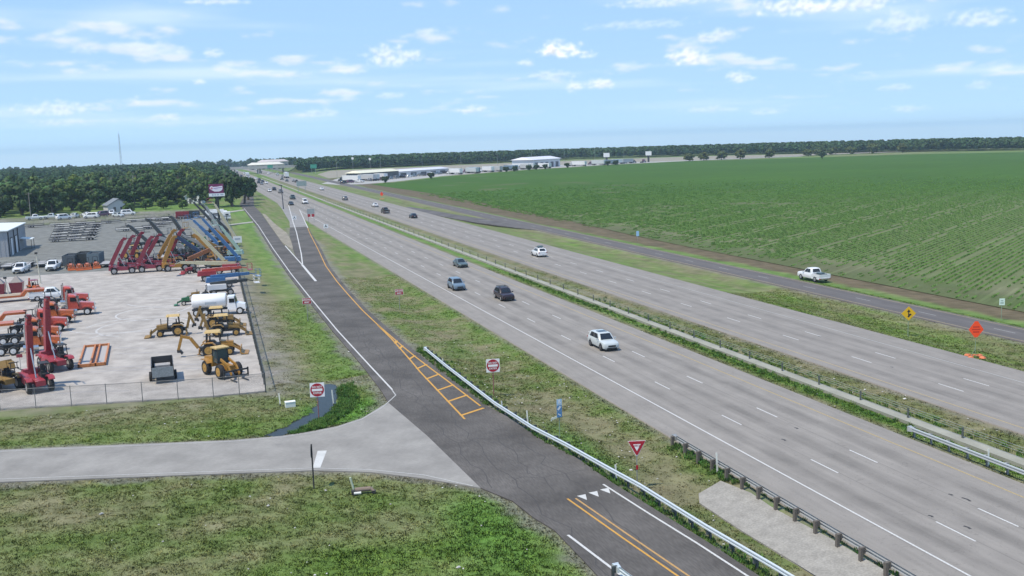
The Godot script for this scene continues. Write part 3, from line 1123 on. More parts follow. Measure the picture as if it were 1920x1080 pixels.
func tree(called: String, label: String, group: String, x: float, d: float, height: float, spread: float, kind: int, base := 0.22, category := "tree") -> void:
	var t := thing(called, label, category, W(x, d), rng.randf() * 360.0, group)
	var tone: Vector3 = [Vector3(0.048, 0.092, 0.026), Vector3(0.040, 0.074, 0.026), Vector3(0.082, 0.135, 0.034), Vector3(0.056, 0.104, 0.034), Vector3(0.085, 0.115, 0.034)][kind]
	part(t, "trunk", trunk("trunk%d" % (kind % 3), kind % 3 + 5), mat("bark", 0.09, 0.07, 0.055, 0.95), Vector3.ZERO, Basis().scaled(Vector3(height, height, height)))
	var ry := height * (1.0 - base) / 2.0
	part(t, "crown", crown("crown%d" % kind, 100 + kind, 30, 75, 0.085, 0.95, tone), leaf_material("leaf", 0.12), Vector3(0, height * base + ry, 0), Basis().scaled(Vector3(spread, ry * 1.12, spread)))


func make_trees() -> void:
	var g := "trees of the wood behind the yard"
	# the front of the wood, each tree by itself
	var d := 396.0
	while d < 575.0:
		var x := -0.168 * d - 14.0
		while x < 13.0:
			var px := x + rng.randf_range(-3.4, 3.4)
			var pd := d + rng.randf_range(-3.4, 3.4)
			x += 8.6
			var clear := px > -46.0 and px < -21.0 and pd < 424.0
			if clear or (px >= -24.0 and pd < 431.0) or (px > 5.0 and pd < 445.0) or (px < -46.0 and pd < 400.0):
				continue
			var lie := n2.get_noise_2d(px * 0.7, pd * 0.7)
			if lie < -0.2 and pd > 440.0:
				continue
			var h := rng.randf_range(6.0, 11.5) + clampf(lie * 9.0, -1.5, 4.0)
			var k := rng.randi() % 4
			tree("wood_tree", ["dark round-crowned tree in the dense wood behind the yard", "dense dusky tree in the wood behind the equipment yard", "lighter green leafy tree in the wood behind the yard", "spreading mid-green tree in the wood behind the yard"][k], g + [", dark round", ", dusky", ", lighter", ", spreading"][k], px, pd, h, h * rng.randf_range(0.46, 0.62), k, 0.02)
		d += 8.8
	for e in [[15.0, 402, 14.5, 7.2, 1, "tall dense tree at the bend beside the frontage road, nearest the pole sign"], [20.5, 420, 11.5, 5.2, 0, "dense tree overhanging the frontage road just past the tallest one"], [9.0, 409, 12.0, 6.0, 0, "round tree left of the tallest roadside tree behind the pole sign"], [23.5, 447, 10.0, 5.0, 3, "roadside tree farther up the frontage road at the wood's right end"], [24.5, 480, 10.5, 5.0, 1, "last separate tree along the frontage road before it bends away"], [3.0, 424, 11.0, 5.2, 3, "tree at the wood edge behind the white camper trailers"]]:
		tree("roadside_tree", e[5], "", e[0], e[1], e[2], e[3], e[4], 0.06)
	for e in [[-37.5, 398, 5.5, 3.4, "bright yellow-green small tree in the clearing by the parked pickups"], [-17.0, 412, 5.0, 3.4, "bushy young tree at the wood edge, left one behind the trailers"], [-10.5, 410, 4.6, 3.0, "bushy young tree at the wood edge, middle one behind the trailers"], [-3.5, 405, 4.0, 2.6, "small bush on the grass strip behind the back fence, right one"], [-22.5, 393, 4.4, 3.0, "leafy bush beside the pale clutter in the clearing"]]:
		tree("small_tree", e[4], "", e[0], e[1], e[2], e[3], 2, 0.05)
	# hedge and lone tree across the field
	var hedge := [[402, 762, 7.5, 9.0], [418, 766, 8.0, 10.0], [436, 768, 8.5, 10.0], [452, 764, 9.5, 9.0], [478, 760, 9.0, 8.5], [524, 770, 7.0, 9.0], [548, 790, 6.5, 9.0], [566, 795, 7.5, 10.0], [584, 790, 8.0, 10.0], [602, 782, 10.5, 11.0], [626, 772, 10.0, 9.0]]
	var words := ["leftmost", "second", "third", "fourth", "fifth", "sixth", "seventh", "eighth", "ninth", "tenth", "rightmost"]
	for k in hedge.size():
		var e: Array = hedge[k]
		tree("hedge_bush", "%s olive bush of the hedgerow at the far edge of the green field" % words[k], "", e[0], e[1], e[2], e[3] * 0.62, 4, 0.0, "bush")
	tree("lone_tree", "lone dark tree standing in the far part of the green field", "", 470, 672, 6.6, 3.6, 1, 0.14)
	for e in [[107, 578, "leftmost"], [142, 612, "second"], [211, 676, "third"], [219, 682, "fourth"], [234, 694, "fifth"], [241, 698, "sixth"], [250, 704, "seventh"], [272, 716, "eighth"], [312, 732, "ninth"], [320, 735, "rightmost"]]:
		tree("shrub", "%s round shrub along the truck stop's edge above the field" % e[2], "", e[0], e[1] - 6.0, 4.6, 2.6, 1, 0.0, "shrub")
	# far woods that read as one mass
	var far := crown("far_crown", 900, 16, 34, 0.15, 0.9, Vector3(1, 1, 1))
	var places := []
	var tints := []
	for k in 16000:
		var dd := 0.0
		var x := 0.0
		var h := rng.randf_range(8.5, 13.0)
		if k < 3400:
			dd = rng.randf_range(565.0, 1750.0)
			x = rng.randf_range(-0.19 * dd - 20.0, 22.0 + ramp01(560.0, 800.0, dd) * 6.0)
			h *= 0.78
		elif k < 7600:
			var u := rng.randf() * (TREELINE.size() - 1)
			var i := int(u)
			x = lerpf(TREELINE[i][0], TREELINE[i + 1][0], u - i)
			dd = lerpf(TREELINE[i][1], TREELINE[i + 1][1], u - i)
			var back := pow(rng.randf(), 1.3) * 170.0
			x += back * 0.35
			dd += back
		elif k < 12500:
			dd = rng.randf_range(1120.0, 2500.0)
			x = rng.randf_range(95.0, 1.25 * dd + 100.0)
			if dd < 1300.0 - x * 0.3:
				continue
		else:
			dd = rng.randf_range(1750.0, 4200.0)
			x = rng.randf_range(-0.2 * dd, dd * 1.05)
			h *= 1.25
		if x > 28.0 and x < 90.0 and dd < 1700.0:
			continue
		if absf(x - 70.0) < 45.0 and dd > 1040.0 and dd < 1200.0:
			continue
		var w := h * rng.randf_range(0.48, 0.66)
		var b := rng.randf_range(0.75, 1.3)
		places.append(Transform3D(Basis(Vector3.UP, rng.randf() * TAU).scaled_local(Vector3(w, h * 0.56, w)), W(x, dd, h * 0.5)))
		tints.append(Color(0.044 * b * rng.randf_range(0.9, 1.2), 0.092 * b, 0.034 * b))
	scatter("far_woods", far, places, tints, leaf_material("leaf", 0.12), "dark green woods filling the far distance", "woods")


const TREELINE := [[86, 860], [125, 940], [198, 955], [277, 970], [399, 1035], [511, 990], [591, 905], [648, 800], [705, 700], [900, 575], [1200, 440]]


var ramp_poly := PackedVector2Array()
var cross_poly := PackedVector2Array()


func turf(x: float, d: float) -> bool:
	if (x > 32.8 and x < 48.6) or (x > 56.6 and x < 71.4) or (x > 81.2 and x < 86.8) or (x > 51.5 and x < 52.3):
		return false
	if x > 88.0 or (x > 29.2 and x < 32.6 and d < 55.0):
		return false
	if x < 27.0:
		if d > 93.0 and x < 5.6 or (d > 95.0 and x < 6.0):
			return false
		var p := Vector2(x, d)
		if Geometry2D.is_point_in_polygon(p, ramp_poly) or Geometry2D.is_point_in_polygon(p, cross_poly):
			return false
		if water_depth(x, d) > 0.33:
			return false
	return true


func make_grass() -> void:
	for q in RAMP:
		ramp_poly.append(Vector2(q[0], q[1]))
	for q in CROSS:
		cross_poly.append(Vector2(q[0], q[1]))
	var tufts := []
	for k in 2:
		var s := MB.new()
		for b in 8:
			var a := rng.randf() * TAU
			var at := Vector3(rng.randf_range(-0.12, 0.12), 0, rng.randf_range(-0.12, 0.12))
			var lean := Vector3(cos(a), 0, sin(a)) * rng.randf_range(0.02, 0.12)
			var side := Vector3(-sin(a), 0, cos(a)) * rng.randf_range(0.012, 0.026)
			var h := rng.randf_range(0.06, 0.15)
			s.tri(at - side, at + side, at + lean + Vector3(0, h, 0), at - Vector3(cos(a), 0.3, sin(a)))
		var nn := PackedVector3Array()
		for q in s.n:
			nn.append((q + Vector3(0, 1.6, 0)).normalized())
		s.n = nn
		tufts.append(s.done(0.0))
	var places := [[], []]
	var tints := [[], []]
	var zones := [[-16.0, 19.0, 40.0, 80.0, 60.0], [-18.0, 16.5, 77.0, 97.0, 46.0], [5.5, 16.0, 95.0, 150.0, 24.0], [21.5, 33.0, 38.0, 100.0, 50.0], [21.5, 33.0, 100.0, 170.0, 22.0], [48.4, 56.8, 44.0, 105.0, 48.0], [48.4, 56.8, 105.0, 170.0, 20.0], [71.2, 81.4, 66.0, 125.0, 36.0], [86.7, 88.0, 80.0, 130.0, 40.0]]
	for z in zones:
		var count := int((z[1] - z[0]) * (z[3] - z[2]) * z[4])
		for k in count:
			var x := rng.randf_range(z[0], z[1])
			var d := rng.randf_range(z[2], z[3])
			if x < -0.22 * d - 1.0 or not turf(x, d):
				continue
			var c := ground_colour(x, d)
			var green := c.y / maxf(c.x, 0.001)
			if green < 1.0 and rng.randf() < 0.6:
				continue
			var b := rng.randf_range(0.82, 1.06)
			var sc := rng.randf_range(0.5, 1.25) * (0.75 + 0.35 * clampf(green - 0.9, 0.0, 1.0))
			var t := Transform3D(Basis(Vector3.UP, rng.randf() * TAU).scaled(Vector3(sc, sc * rng.randf_range(0.35, 0.8), sc)), W(x, d, -0.075))
			var i := k % 2
			places[i].append(t)
			tints[i].append(Color(c.x * b * rng.randf_range(0.92, 1.1), c.y * b, c.z * b * 0.9))
	for i in 2:
		scatter("grass", tufts[i], places[i], tints[i], leaf_material("grass_blade", 0.1), "short patchy green and dry grass of the verges", "grass")
	# taller weeds along the guard rail, the ditch and the apron
	var w := MB.new()
	for b in 26:
		var a := rng.randf() * TAU
		var at := Vector3(rng.randf_range(-0.16, 0.16), 0, rng.randf_range(-0.16, 0.16))
		var lean := Vector3(cos(a), 0, sin(a)) * rng.randf_range(0.1, 0.36)
		var side := Vector3(-sin(a), 0, cos(a)) * rng.randf_range(0.015, 0.04)
		var h := rng.randf_range(0.2, 0.6)
		w.quad(at - side * 0.5, at + lean * 0.6 - side + Vector3(0, h * 0.6, 0), at + lean + Vector3(0, h, 0), at + lean * 0.6 + side + Vector3(0, h * 0.6, 0), at - Vector3(cos(a), 0.3, sin(a)))
	var wp := []
	var wt := []
	for k in 3300:
		var x := 0.0
		var d := 0.0
		if k < 1000:
			d = rng.randf_range(40.0, 106.0)
			x = rail_x(d) + rng.randfn() * 0.5
		elif k < 1900:
			var u := rng.randf() * (DITCH.size() - 1)
			var p := DITCH[int(u)].lerp(DITCH[int(u) + 1], u - int(u))
			x = p.x + rng.randf_range(0.9, 2.6)
			d = p.y - rng.randf_range(0.2, 1.8)
		elif k < 2300:
			d = rng.randf_range(40.0, 64.0)
			x = 32.3 + rng.randfn() * 0.35
		elif k < 2900:
			d = rng.randf_range(46.0, 160.0)
			x = 50.6 + rng.randfn() * 0.4
		else:
			d = rng.randf_range(46.0, 130.0)
			x = 53.2 + rng.randfn() * 0.6
		if not turf(x, d):
			continue
		var sc := rng.randf_range(0.35, 0.95)
		var b := rng.randf_range(0.6, 1.25)
		wp.append(Transform3D(Basis(Vector3.UP, rng.randf() * TAU).scaled(Vector3(sc, sc * 0.8, sc)), W(x, d, -0.08)))
		wt.append(Color(0.08 * b * rng.randf_range(0.8, 1.3), 0.17 * b, 0.034 * b))
	scatter("weeds", w.done(0.0), wp, wt, leaf_material("grass_blade", 0.1), "taller green weeds along the rail, ditch and median", "weeds")
	# pale stones and litter strewn in the turf
	var s := MB.new()
	s.loft([[Vector3(-0.1, 0, -0.06), Vector3(0.1, 0, -0.07), Vector3(0.11, 0, 0.05), Vector3(-0.08, 0, 0.08)], [Vector3(-0.07, 0.07, -0.04), Vector3(0.06, 0.09, -0.05), Vector3(0.07, 0.06, 0.03), Vector3(-0.05, 0.08, 0.05)]])
	var sp := []
	var sc2 := []
	for k in 520:
		var x := rng.randf_range(-14.0, 32.0) if k % 3 else rng.randf_range(24.0, 32.0)
		var d := rng.randf_range(42.0, 110.0)
		if k % 5 == 0:
			x = rng.randf_range(48.5, 56.5)
		if not turf(x, d) or x < -0.22 * d:
			continue
		var z := rng.randf_range(0.35, 1.0) * (1.4 if rng.randf() < 0.07 else 0.75)
		sp.append(Transform3D(Basis(Vector3.UP, rng.randf() * TAU).scaled(Vector3(z, z * 0.6, z)), W(x, d, -0.02)))
		var b := rng.randf_range(0.3, 0.62)
		sc2.append(Color(b, b * 0.98, b * 0.92))
	var stone := mat("stone", 1, 1, 1, 0.9)
	stone.vertex_color_use_as_albedo = true
	scatter("pale_stones", s.done(), sp, sc2, stone, "pale stones and scraps strewn in the grass", "stones")


func rail_x(d: float) -> float:
	for k in RAIL.size() - 1:
		if d <= RAIL[k][1] and d >= RAIL[k + 1][1]:
			return lerpf(RAIL[k][0], RAIL[k + 1][0], (RAIL[k][1] - d) / (RAIL[k][1] - RAIL[k + 1][1]))
	return RAIL[RAIL.size() - 1][0] if d < 50.0 else RAIL[0][0]


const RAIL := [[22.65, 102.5], [22.7, 93.5], [23.0, 78.2], [23.6, 70.2], [24.4, 65.2], [25.15, 59.0], [25.65, 55.3], [26.2, 47.8], [26.85, 41.5], [27.4, 35.0]]


func make_buildings() -> void:
	var wall := mat("shed_wall", 0.44, 0.45, 0.47, 0.6)
	var roofm := mat("shed_roof", 0.66, 0.70, 0.68, 0.5)
	var dark := mat("dark_trim", 0.05, 0.045, 0.045, 0.7)
	var t := thing("metal_shed", "pale grey ribbed metal shed with light roof at the yard's left edge", "building", W(-39.5, 244.2))
	# local axes: x to the right, -z away along the highway
	put(t, "wall", wall, "shed_wall", [["b", -9, 2.85, -13, 18, 5.7, 26]])
	put(t, "roof", roofm, "shed_roof", [["h", -18.4, 5.72, 0.4, 0.35, 5.72, 0.4, 0.35, 5.72, -26.4, -18.4, 5.72, -26.4, -18.4, 6.5, 0.4, 0.35, 5.9, 0.4, 0.35, 5.9, -26.4, -18.4, 6.5, -26.4]])
	for k in 26:
		put(t, "wall_rib", wall, "shed_rib", [["b", 0.03, 2.8, 0, 0.06, 5.6, 0.10]], Vector3(0, 0, -0.5 - k))
	for k in 17:
		put(t, "wall_rib", wall, "shed_rib2", [["b", 0, 2.8, 0.03, 0.10, 5.6, 0.06]], Vector3(-0.6 - k, 0, 0))
	for k in [[-1.2, 0.5], [-8.6, 0.4], [-14.2, 0.4]]:
		put(t, "downspout", dark, "shed_spout", [["b", 0.1, 2.7, 0, 0.16, 5.4, 0.45]], Vector3(0, 0, k[0]))
	for k in [-5.0, -11.3]:
		var dr := put(t, "door", mat("door_white", 0.68, 0.69, 0.70, 0.5), "shed_door", [["b", 0.06, 1.9, 0, 0.1, 3.8, 2.7]], Vector3(0, 0, k))
		put(dr, "frame", dark, "shed_frame", [["b", 0.08, 1.95, -1.43, 0.14, 3.9, 0.16], ["b", 0.08, 1.95, 1.43, 0.14, 3.9, 0.16], ["b", 0.08, 3.92, 0, 0.14, 0.16, 3.0]])
	var aw := put(t, "awning", roofm, "shed_awning", [["h", 0.02, 2.6, 2.2, 2.6, 2.35, 2.2, 2.6, 2.35, -2.2, 0.02, 2.6, -2.2, 0.02, 2.75, 2.2, 2.6, 2.45, 2.2, 2.6, 2.45, -2.2, 0.02, 2.75, -2.2]], Vector3(0, 0, -19))
	put(aw, "post", dark, "awning_posts", [["c", 2.4, 0, 2.0, 2.4, 2.35, 2.0, 0.06], ["c", 2.4, 0, -2.0, 2.4, 2.35, -2.0, 0.06]])
	# a small house and a camper behind the yard, among the trees
	house("grey-roofed small house in the clearing behind the trailers", -27.0, 404.0, 8.0, 6.0, 2.6, 20.0, Vector3(0.5, 0.5, 0.5), Vector3(0.16, 0.18, 0.2))
	house("white gabled shed half hidden in the trees left of the pole sign", 1.5, 440.0, 7.0, 5.0, 3.0, -15.0, Vector3(0.72, 0.72, 0.72), Vector3(0.6, 0.62, 0.62))
	# long low buildings far up the road
	far_block("long white-roofed warehouse far beyond the highway bridge", 78, 1100, 36, 16, 5.0, Vector3(0.62, 0.60, 0.52))
	far_block("pale flat store building behind the far warehouse", 96, 1230, 34, 20, 7.0, Vector3(0.5, 0.45, 0.43))
	far_block("small white building on the far left rise beside the highway", 30, 1480, 14, 10, 6.0, Vector3(0.75, 0.75, 0.74))
	# overpass crossing both carriageways
	var o := thing("overpass", "pale concrete overpass crossing the highway in the far distance", "bridge", Vector3(58.0, gh(58, 900) - 1.2, -900))
	var con := mat("bridge_concrete", 0.42, 0.41, 0.38, 0.85)
	put(o, "deck", con, "op_deck", [["b", 0, 5.9, 0, 74, 1.0, 11]])
	for z in [-5.3, 5.3]:
		put(o, "parapet", con, "op_par", [["b", 0, 6.85, 0, 74, 0.9, 0.3]], Vector3(0, 0, z))
	for x in [-20.5, -1.2, 0.9, 20.5]:
		for z in [-3.0, 3.0]:
			put(o, "pier", con, "op_pier", [["c", 0, 0, 0, 0, 5.4, 0, 0.5]], Vector3(x, 0, z))
	for x in [-37.0, 37.0]:
		put(o, "abutment", mat("bank_grass", 0.10, 0.13, 0.05, 1.0), "op_ab", [["h", -16, 0, -9, 16, 0, -9, 16, 0, 9, -16, 0, 9, -3, 6.35, -5.4, 3, 6.35, -5.4, 3, 6.35, 5.4, -3, 6.35, 5.4]], Vector3(x, -0.2, 0))
	# radio mast on the left skyline
	var mt := thing("radio_mast", "thin lattice radio mast above the trees on the left skyline", "mast", W(-80, 1342))
	var rows := []
	for k in 3:
		var a := TAU * k / 3.0
		rows.append(["c", cos(a) * 1.3, 0, sin(a) * 1.3, cos(a) * 0.5, 47, sin(a) * 0.5, 0.16])
	for k in 23:
		var a := TAU * k / 3.0
		var r := lerpf(1.3, 0.5, k / 23.0)
		rows.append(["c", cos(a) * r, k * 2.0, sin(a) * r, cos(a + TAU / 3) * r, k * 2.0 + 2.0, sin(a + TAU / 3) * r, 0.1])
	put(mt, "lattice", mat("mast_steel", 0.30, 0.29, 0.30, 0.6), "mast", rows)
	put(mt, "antenna", mats["mast_steel"], "mast_tip", [["c", 0, 47, 0, 0, 50, 0, 0.08]])
	# utility poles among the trees and on the skyline
	for e in [[-55.0, 392.0, 9.0, "wooden utility pole among the trees above the metal shed"], [-31.5, 452.0, 12.0, "left one of the two pale poles rising from the wood"], [-23.0, 455.0, 12.5, "right one of the two pale poles rising from the wood"]]:
		var p := thing("utility_pole", e[3], "pole", W(e[0], e[1]))
		put(p, "shaft", mat("pole_wood", 0.24, 0.22, 0.19, 0.9), "upole%.1f" % e[2], [["c", 0, 0, 0, 0, e[2], 0, 0.17, 0.11]])
		put(p, "crossarm", mats["pole_wood"], "uarm", [["b", 0, 0, 0, 2.2, 0.14, 0.12]], Vector3(0, e[2] - 0.5, 0))


func house(label: String, x: float, d: float, w: float, l: float, h: float, yaw: float, wc: Vector3, rc: Vector3) -> void:
	var t := thing("house", label, "house", W(x, d), yaw)
	var key := "house%.0f%.0f" % [w, d]
	put(t, "wall", mat("hw" + key, wc.x, wc.y, wc.z, 0.8), key + "w", [["b", 0, h / 2, 0, w, h, l], ["e", -l / 2 + 0.01, -l / 2 + 0.2, -w / 2, h, w / 2, h, 0, h + w * 0.27], ["e", l / 2 - 0.2, l / 2 - 0.01, -w / 2, h, w / 2, h, 0, h + w * 0.27]])
	put(t, "roof", mat("hr" + key, rc.x, rc.y, rc.z, 0.8), key + "r", [["e", -l / 2 - 0.4, l / 2 + 0.4, -w / 2 - 0.4, h - 0.1, 0, h + w * 0.29, w / 2 + 0.4, h - 0.1, w / 2 + 0.4, h + 0.1, 0, h + w * 0.29 + 0.22, -w / 2 - 0.4, h + 0.1]])
	put(t, "door", mat("house_door", 0.10, 0.09, 0.08, 0.6), key + "d", [["b", -w * 0.2, 1.0, l / 2 + 0.03, 0.9, 2.0, 0.06]])
	for k in [0.12, 0.34]:
		put(t, "window", mat("dark_glass", 0.02, 0.022, 0.025, 0.08), key + "win", [["b", 0, 1.5, l / 2 + 0.03, 1.0, 0.9, 0.06]], Vector3(w * k, 0, 0))


func far_block(label: String, x: float, d: float, w: float, l: float, h: float, c: Vector3) -> void:
	var t := thing("far_building", label, "building", W(x, d))
	var key := "far%.0f" % d
	put(t, "wall", mat("fw" + key, c.x * 0.8, c.y * 0.8, c.z * 0.8, 0.8), key + "w", [["b", 0, h / 2, 0, w, h, l]])
	put(t, "roof", mat("fr" + key, c.x, c.y, c.z, 0.6), key + "r", [["h", -w / 2 - 1, h, l / 2 + 1, w / 2 + 1, h, l / 2 + 1, w / 2 + 1, h, -l / 2 - 1, -w / 2 - 1, h, -l / 2 - 1, -w / 2 + 4, h + 2.4, 2, w / 2 - 4, h + 2.4, 2, w / 2 - 4, h + 2.4, -2, -w / 2 + 4, h + 2.4, -2]])
	var k := -w / 2 + 4.0
	while k < w / 2 - 2.0:
		put(t, "loading_door", mat("far_door", 0.10, 0.10, 0.11, 0.7), "far_door", [["b", 0, 1.9, 0.06, 2.6, 3.8, 0.12]], Vector3(k, 0, l / 2))
		k += 5.5


# W-profile rail along plan points with a post every 1.905 m; side +1 puts the posts right of the travel
func guard_rail(called: String, label: String, pts: Array, side: float, post_m: Material, rail_m: Material, wood: bool) -> void:
	var t := thing(called, label, "guard rail", Vector3.ZERO)
	var prof := [Vector2(0.0, 0.43), Vector2(0.07, 0.47), Vector2(0.07, 0.53), Vector2(0.0, 0.575), Vector2(0.0, 0.605), Vector2(0.07, 0.65), Vector2(0.07, 0.71), Vector2(0.0, 0.75)]
	var along := []
	for k in pts.size() - 1:
		var a := Vector2(pts[k][0], pts[k][1])
		var b := Vector2(pts[k + 1][0], pts[k + 1][1])
		var steps := maxi(1, int(round(a.distance_to(b) / 1.9)))
		for e in steps:
			along.append(a.lerp(b, e / float(steps)))
	along.append(Vector2(pts[-1][0], pts[-1][1]))
	var post := solid("rail_post_w" if wood else "rail_post_s", [["b", 0, 0.36, 0, 0.17, 0.86, 0.2]] if wood else [["b", 0, 0.36, -0.045, 0.13, 0.8, 0.02], ["b", 0, 0.36, 0.045, 0.13, 0.8, 0.02], ["b", 0, 0.36, 0, 0.02, 0.8, 0.09]])
	var block := solid("rail_block", [["b", 0, 0.59, 0, 0.16, 0.36, 0.14]])
	for k in along.size():
		var p: Vector2 = along[k]
		var q: Vector2 = (along[mini(k + 1, along.size() - 1)] - along[maxi(k - 1, 0)]).normalized()
		var o := q.orthogonal() * side
		var lean := rng.randf_range(-0.03, 0.03)
		var b := Basis(Vector3.UP, atan2(q.y, q.x) + PI / 2) * Basis(Vector3(1, 0, 0), lean)
		part(t, "post", post, post_m, W(p.x + o.x * 0.27, p.y + o.y * 0.27), b)
		part(t, "spacer_block", block, post_m, W(p.x + o.x * 0.11, p.y + o.y * 0.11), b)
		if k % 2 == 0 and k + 1 < along.size():
			var s := MB.new()
			for seg in 2:
				if k + seg + 1 >= along.size():
					break
				var a0: Vector2 = along[k + seg]
				var a1: Vector2 = along[k + seg + 1]
				for e in prof.size() - 1:
					for thick in [0.0, 0.012]:
						var c := []
						for w in [[a0, e], [a1, e], [a1, e + 1], [a0, e + 1]]:
							var pr: Vector2 = prof[w[1]]
							var at: Vector2 = w[0] - o * (pr.x + thick)
							c.append(Vector3(at.x, pr.y, -at.y))
						var mid: Vector2 = (a0 + a1) / 2.0 + o * (2.0 if thick > 0.0 else -2.0)
						s.quad(c[0], c[1], c[2], c[3], Vector3(mid.x, 0.59, -mid.y))
			part(t, "rail_panel", s.done(0.0), rail_m)
	var p0: Vector2 = along[0]
	var q0: Vector2 = (along[1] - along[0]).normalized()
	put(t, "end_terminal", rail_m, "rail_end", [["h", -0.2, 0.44, -0.1, 0.2, 0.42, -0.16, 0.2, 0.42, 0.16, -0.2, 0.44, 0.1, -0.2, 0.74, -0.1, 0.2, 0.78, -0.16, 0.2, 0.78, 0.16, -0.2, 0.74, 0.1], ["b", 0.22, 0.6, 0, 0.06, 0.4, 0.36]], W(p0.x, p0.y), Basis(Vector3.UP, atan2(q0.y, q0.x) + PI))


func make_barriers() -> void:
	var zinc := mat("galvanised", 0.62, 0.68, 0.70, 0.34, 0.35)
	var dull := mat("dull_zinc", 0.36, 0.37, 0.37, 0.5, 0.4)
	var steel := mat("post_steel", 0.10, 0.115, 0.11, 0.7, 0.3)
	var wood := mat("post_wood", 0.12, 0.105, 0.09, 0.95)
	guard_rail("guard_rail", "long galvanised guard rail along the right edge of the dark ramp", RAIL, -1.0, steel, zinc, false)
	guard_rail("guard_rail", "guard rail on dark timber posts at the near highway shoulder by the concrete apron", [[32.35, 63.6], [32.35, 50.0], [32.4, 36.0]], 1.0, wood, dull, true)
	guard_rail("guard_rail", "short galvanised guard rail starting in the grassy median", [[48.95, 58.6], [48.95, 48.0], [48.95, 38.0]], -1.0, mat("post_grey", 0.26, 0.26, 0.25, 0.8), mat("weathered_zinc", 0.44, 0.47, 0.47, 0.45, 0.35), false)
	guard_rail("guard_rail", "guard rail end at the very bottom of the ramp's left edge", [[19.35, 44.6], [19.75, 41.0], [20.2, 37.0]], 1.0, steel, zinc, false)
	# cable barrier in the median, one post every 5.8 m
	var t := thing("cable_barrier", "cable barrier of slim dark posts along the concrete median strip", "barrier", Vector3.ZERO)
	var d := 33.6
	while d < 420.0:
		put(t, "post", steel, "cable_post", [["b", 0, 0.5, 0, 0.09, 1.05, 0.13]], W(52.05, d))
		d += 5.83
	for y in [0.55, 0.72, 0.9]:
		put(t, "cable", dull, "cable", [["c", 0, 0, 0, 0, 0, -386, 0.012]], Vector3(52.05, y, -33.6))
	# chain-link fences of the yard
	var post := mat("fence_post", 0.20, 0.20, 0.20, 0.6, 0.4)
	var wire := mat("fence_wire", 0.16, 0.165, 0.17, 0.6, 0.4)
	chain_fence("chain-link fence along the yard's near side above the dry grass", [[-40, 101.2], [-17.6, 96.5], [-8.6, 94.7], [0.6, 93.0], [5.2, 92.9]], post, wire, false)
	chain_fence("chain-link fence along the yard's right side beside the ditch", [[5.25, 93.0], [6.0, 129.7], [6.85, 172.6], [7.35, 206.2], [8.9, 271.5], [10.6, 352]], mat("fence_dark", 0.06, 0.07, 0.07, 0.6, 0.3), wire, true)
	chain_fence("chain-link fence along the back of the yard before the wood", [[10.6, 352], [-6, 350], [-75, 343]], post, wire, false)


func chain_fence(label: String, pts: Array, post_m: Material, wire_m: Material, dense: bool) -> void:
	var t := thing("chain_link_fence", label, "fence", Vector3.ZERO)
	if not shapes.has("chain"):
		var s := MB.new()
		var u := -1.75
		while u < 3.0:
			for way in [0, 1]:
				var a := maxf(0.0, -u)
				var b := minf(1.7, 3.0 - u)
				if b > a:
					var p := Vector3(u + a, a + 0.05, 0)
					var q := Vector3(u + b, b + 0.05, 0)
					if way:
						p.x = 3.0 - p.x; q.x = 3.0 - q.x
					var w := Vector3(0.0045, 0, 0)
					s.quad(p - w, q - w, q + w, p + w, Vector3(0, 0, -9))
			u += 0.11
		shapes["chain"] = s.done(0.0)
	for k in pts.size() - 1:
		var a := Vector2(pts[k][0], pts[k][1])
		var b := Vector2(pts[k + 1][0], pts[k + 1][1])
		var count := maxi(1, int(round(a.distance_to(b) / 3.0)))
		var q := (b - a) / count
		var turn := Basis(Vector3.UP, atan2(q.y, q.x))
		var fit := turn * Basis().scaled(Vector3(q.length() / 3.0, 1, 1))
		for e in count:
			var p := a + q * e
			put(t, "post", post_m, "fpost%s" % dense, [["c", 0, -0.1, 0, 0, 1.85, 0, 0.05 if dense else 0.035]], Vector3(p.x, 0, -p.y))
			part(t, "mesh_panel", shapes["chain"], wire_m, Vector3(p.x, 0, -p.y), fit)
			put(t, "top_rail", post_m, "ftop%s" % dense, [["c", 0, 1.78, 0, 3, 1.78, 0, 0.045 if dense else 0.025]], Vector3(p.x, 0, -p.y), fit)
			if not dense:
				put(t, "bottom_wire", post_m, "fbot", [["c", 0, 0.12, 0, 3, 0.12, 0, 0.018]], Vector3(p.x, 0, -p.y), fit)


func lettering(parent: Node3D, words: String, size: float, m: Material, at: Vector3) -> void:
	var key := "text %s %.2f" % [words, size]
	if not shapes.has(key):
		var f := SystemFont.new()
		f.font_names = PackedStringArray(["Droid Sans"])
		f.font_weight = 700
		var tm := TextMesh.new()
		tm.text = words
		tm.font = f
		tm.font_size = 64
		tm.pixel_size = size / 46.0
		tm.depth = 0.006
		tm.curve_step = 4.0
		shapes[key] = tm
	part(parent, "lettering", shapes[key], m, at)


# faces point along local +z; yaw turns them
func sign_post(called: String, label: String, x: float, d: float, yaw: float, post_m: Material, height: float, post_r := 0.04) -> Node3D:
	var t := thing(called, label, "sign", W(x, d), yaw)
	put(t, "post", post_m, "spost%.2f%.2f" % [height, post_r], [["c", 0, -0.3, -0.03, 0, height, -0.03, post_r]])
	return t


func disc(r: float, z0: float, z1: float, seg := 28) -> Array:
	var row := ["e", z0, z1]
	for k in seg:
		row.append(cos(TAU * k / seg) * r)
		row.append(sin(TAU * k / seg) * r)
	return row


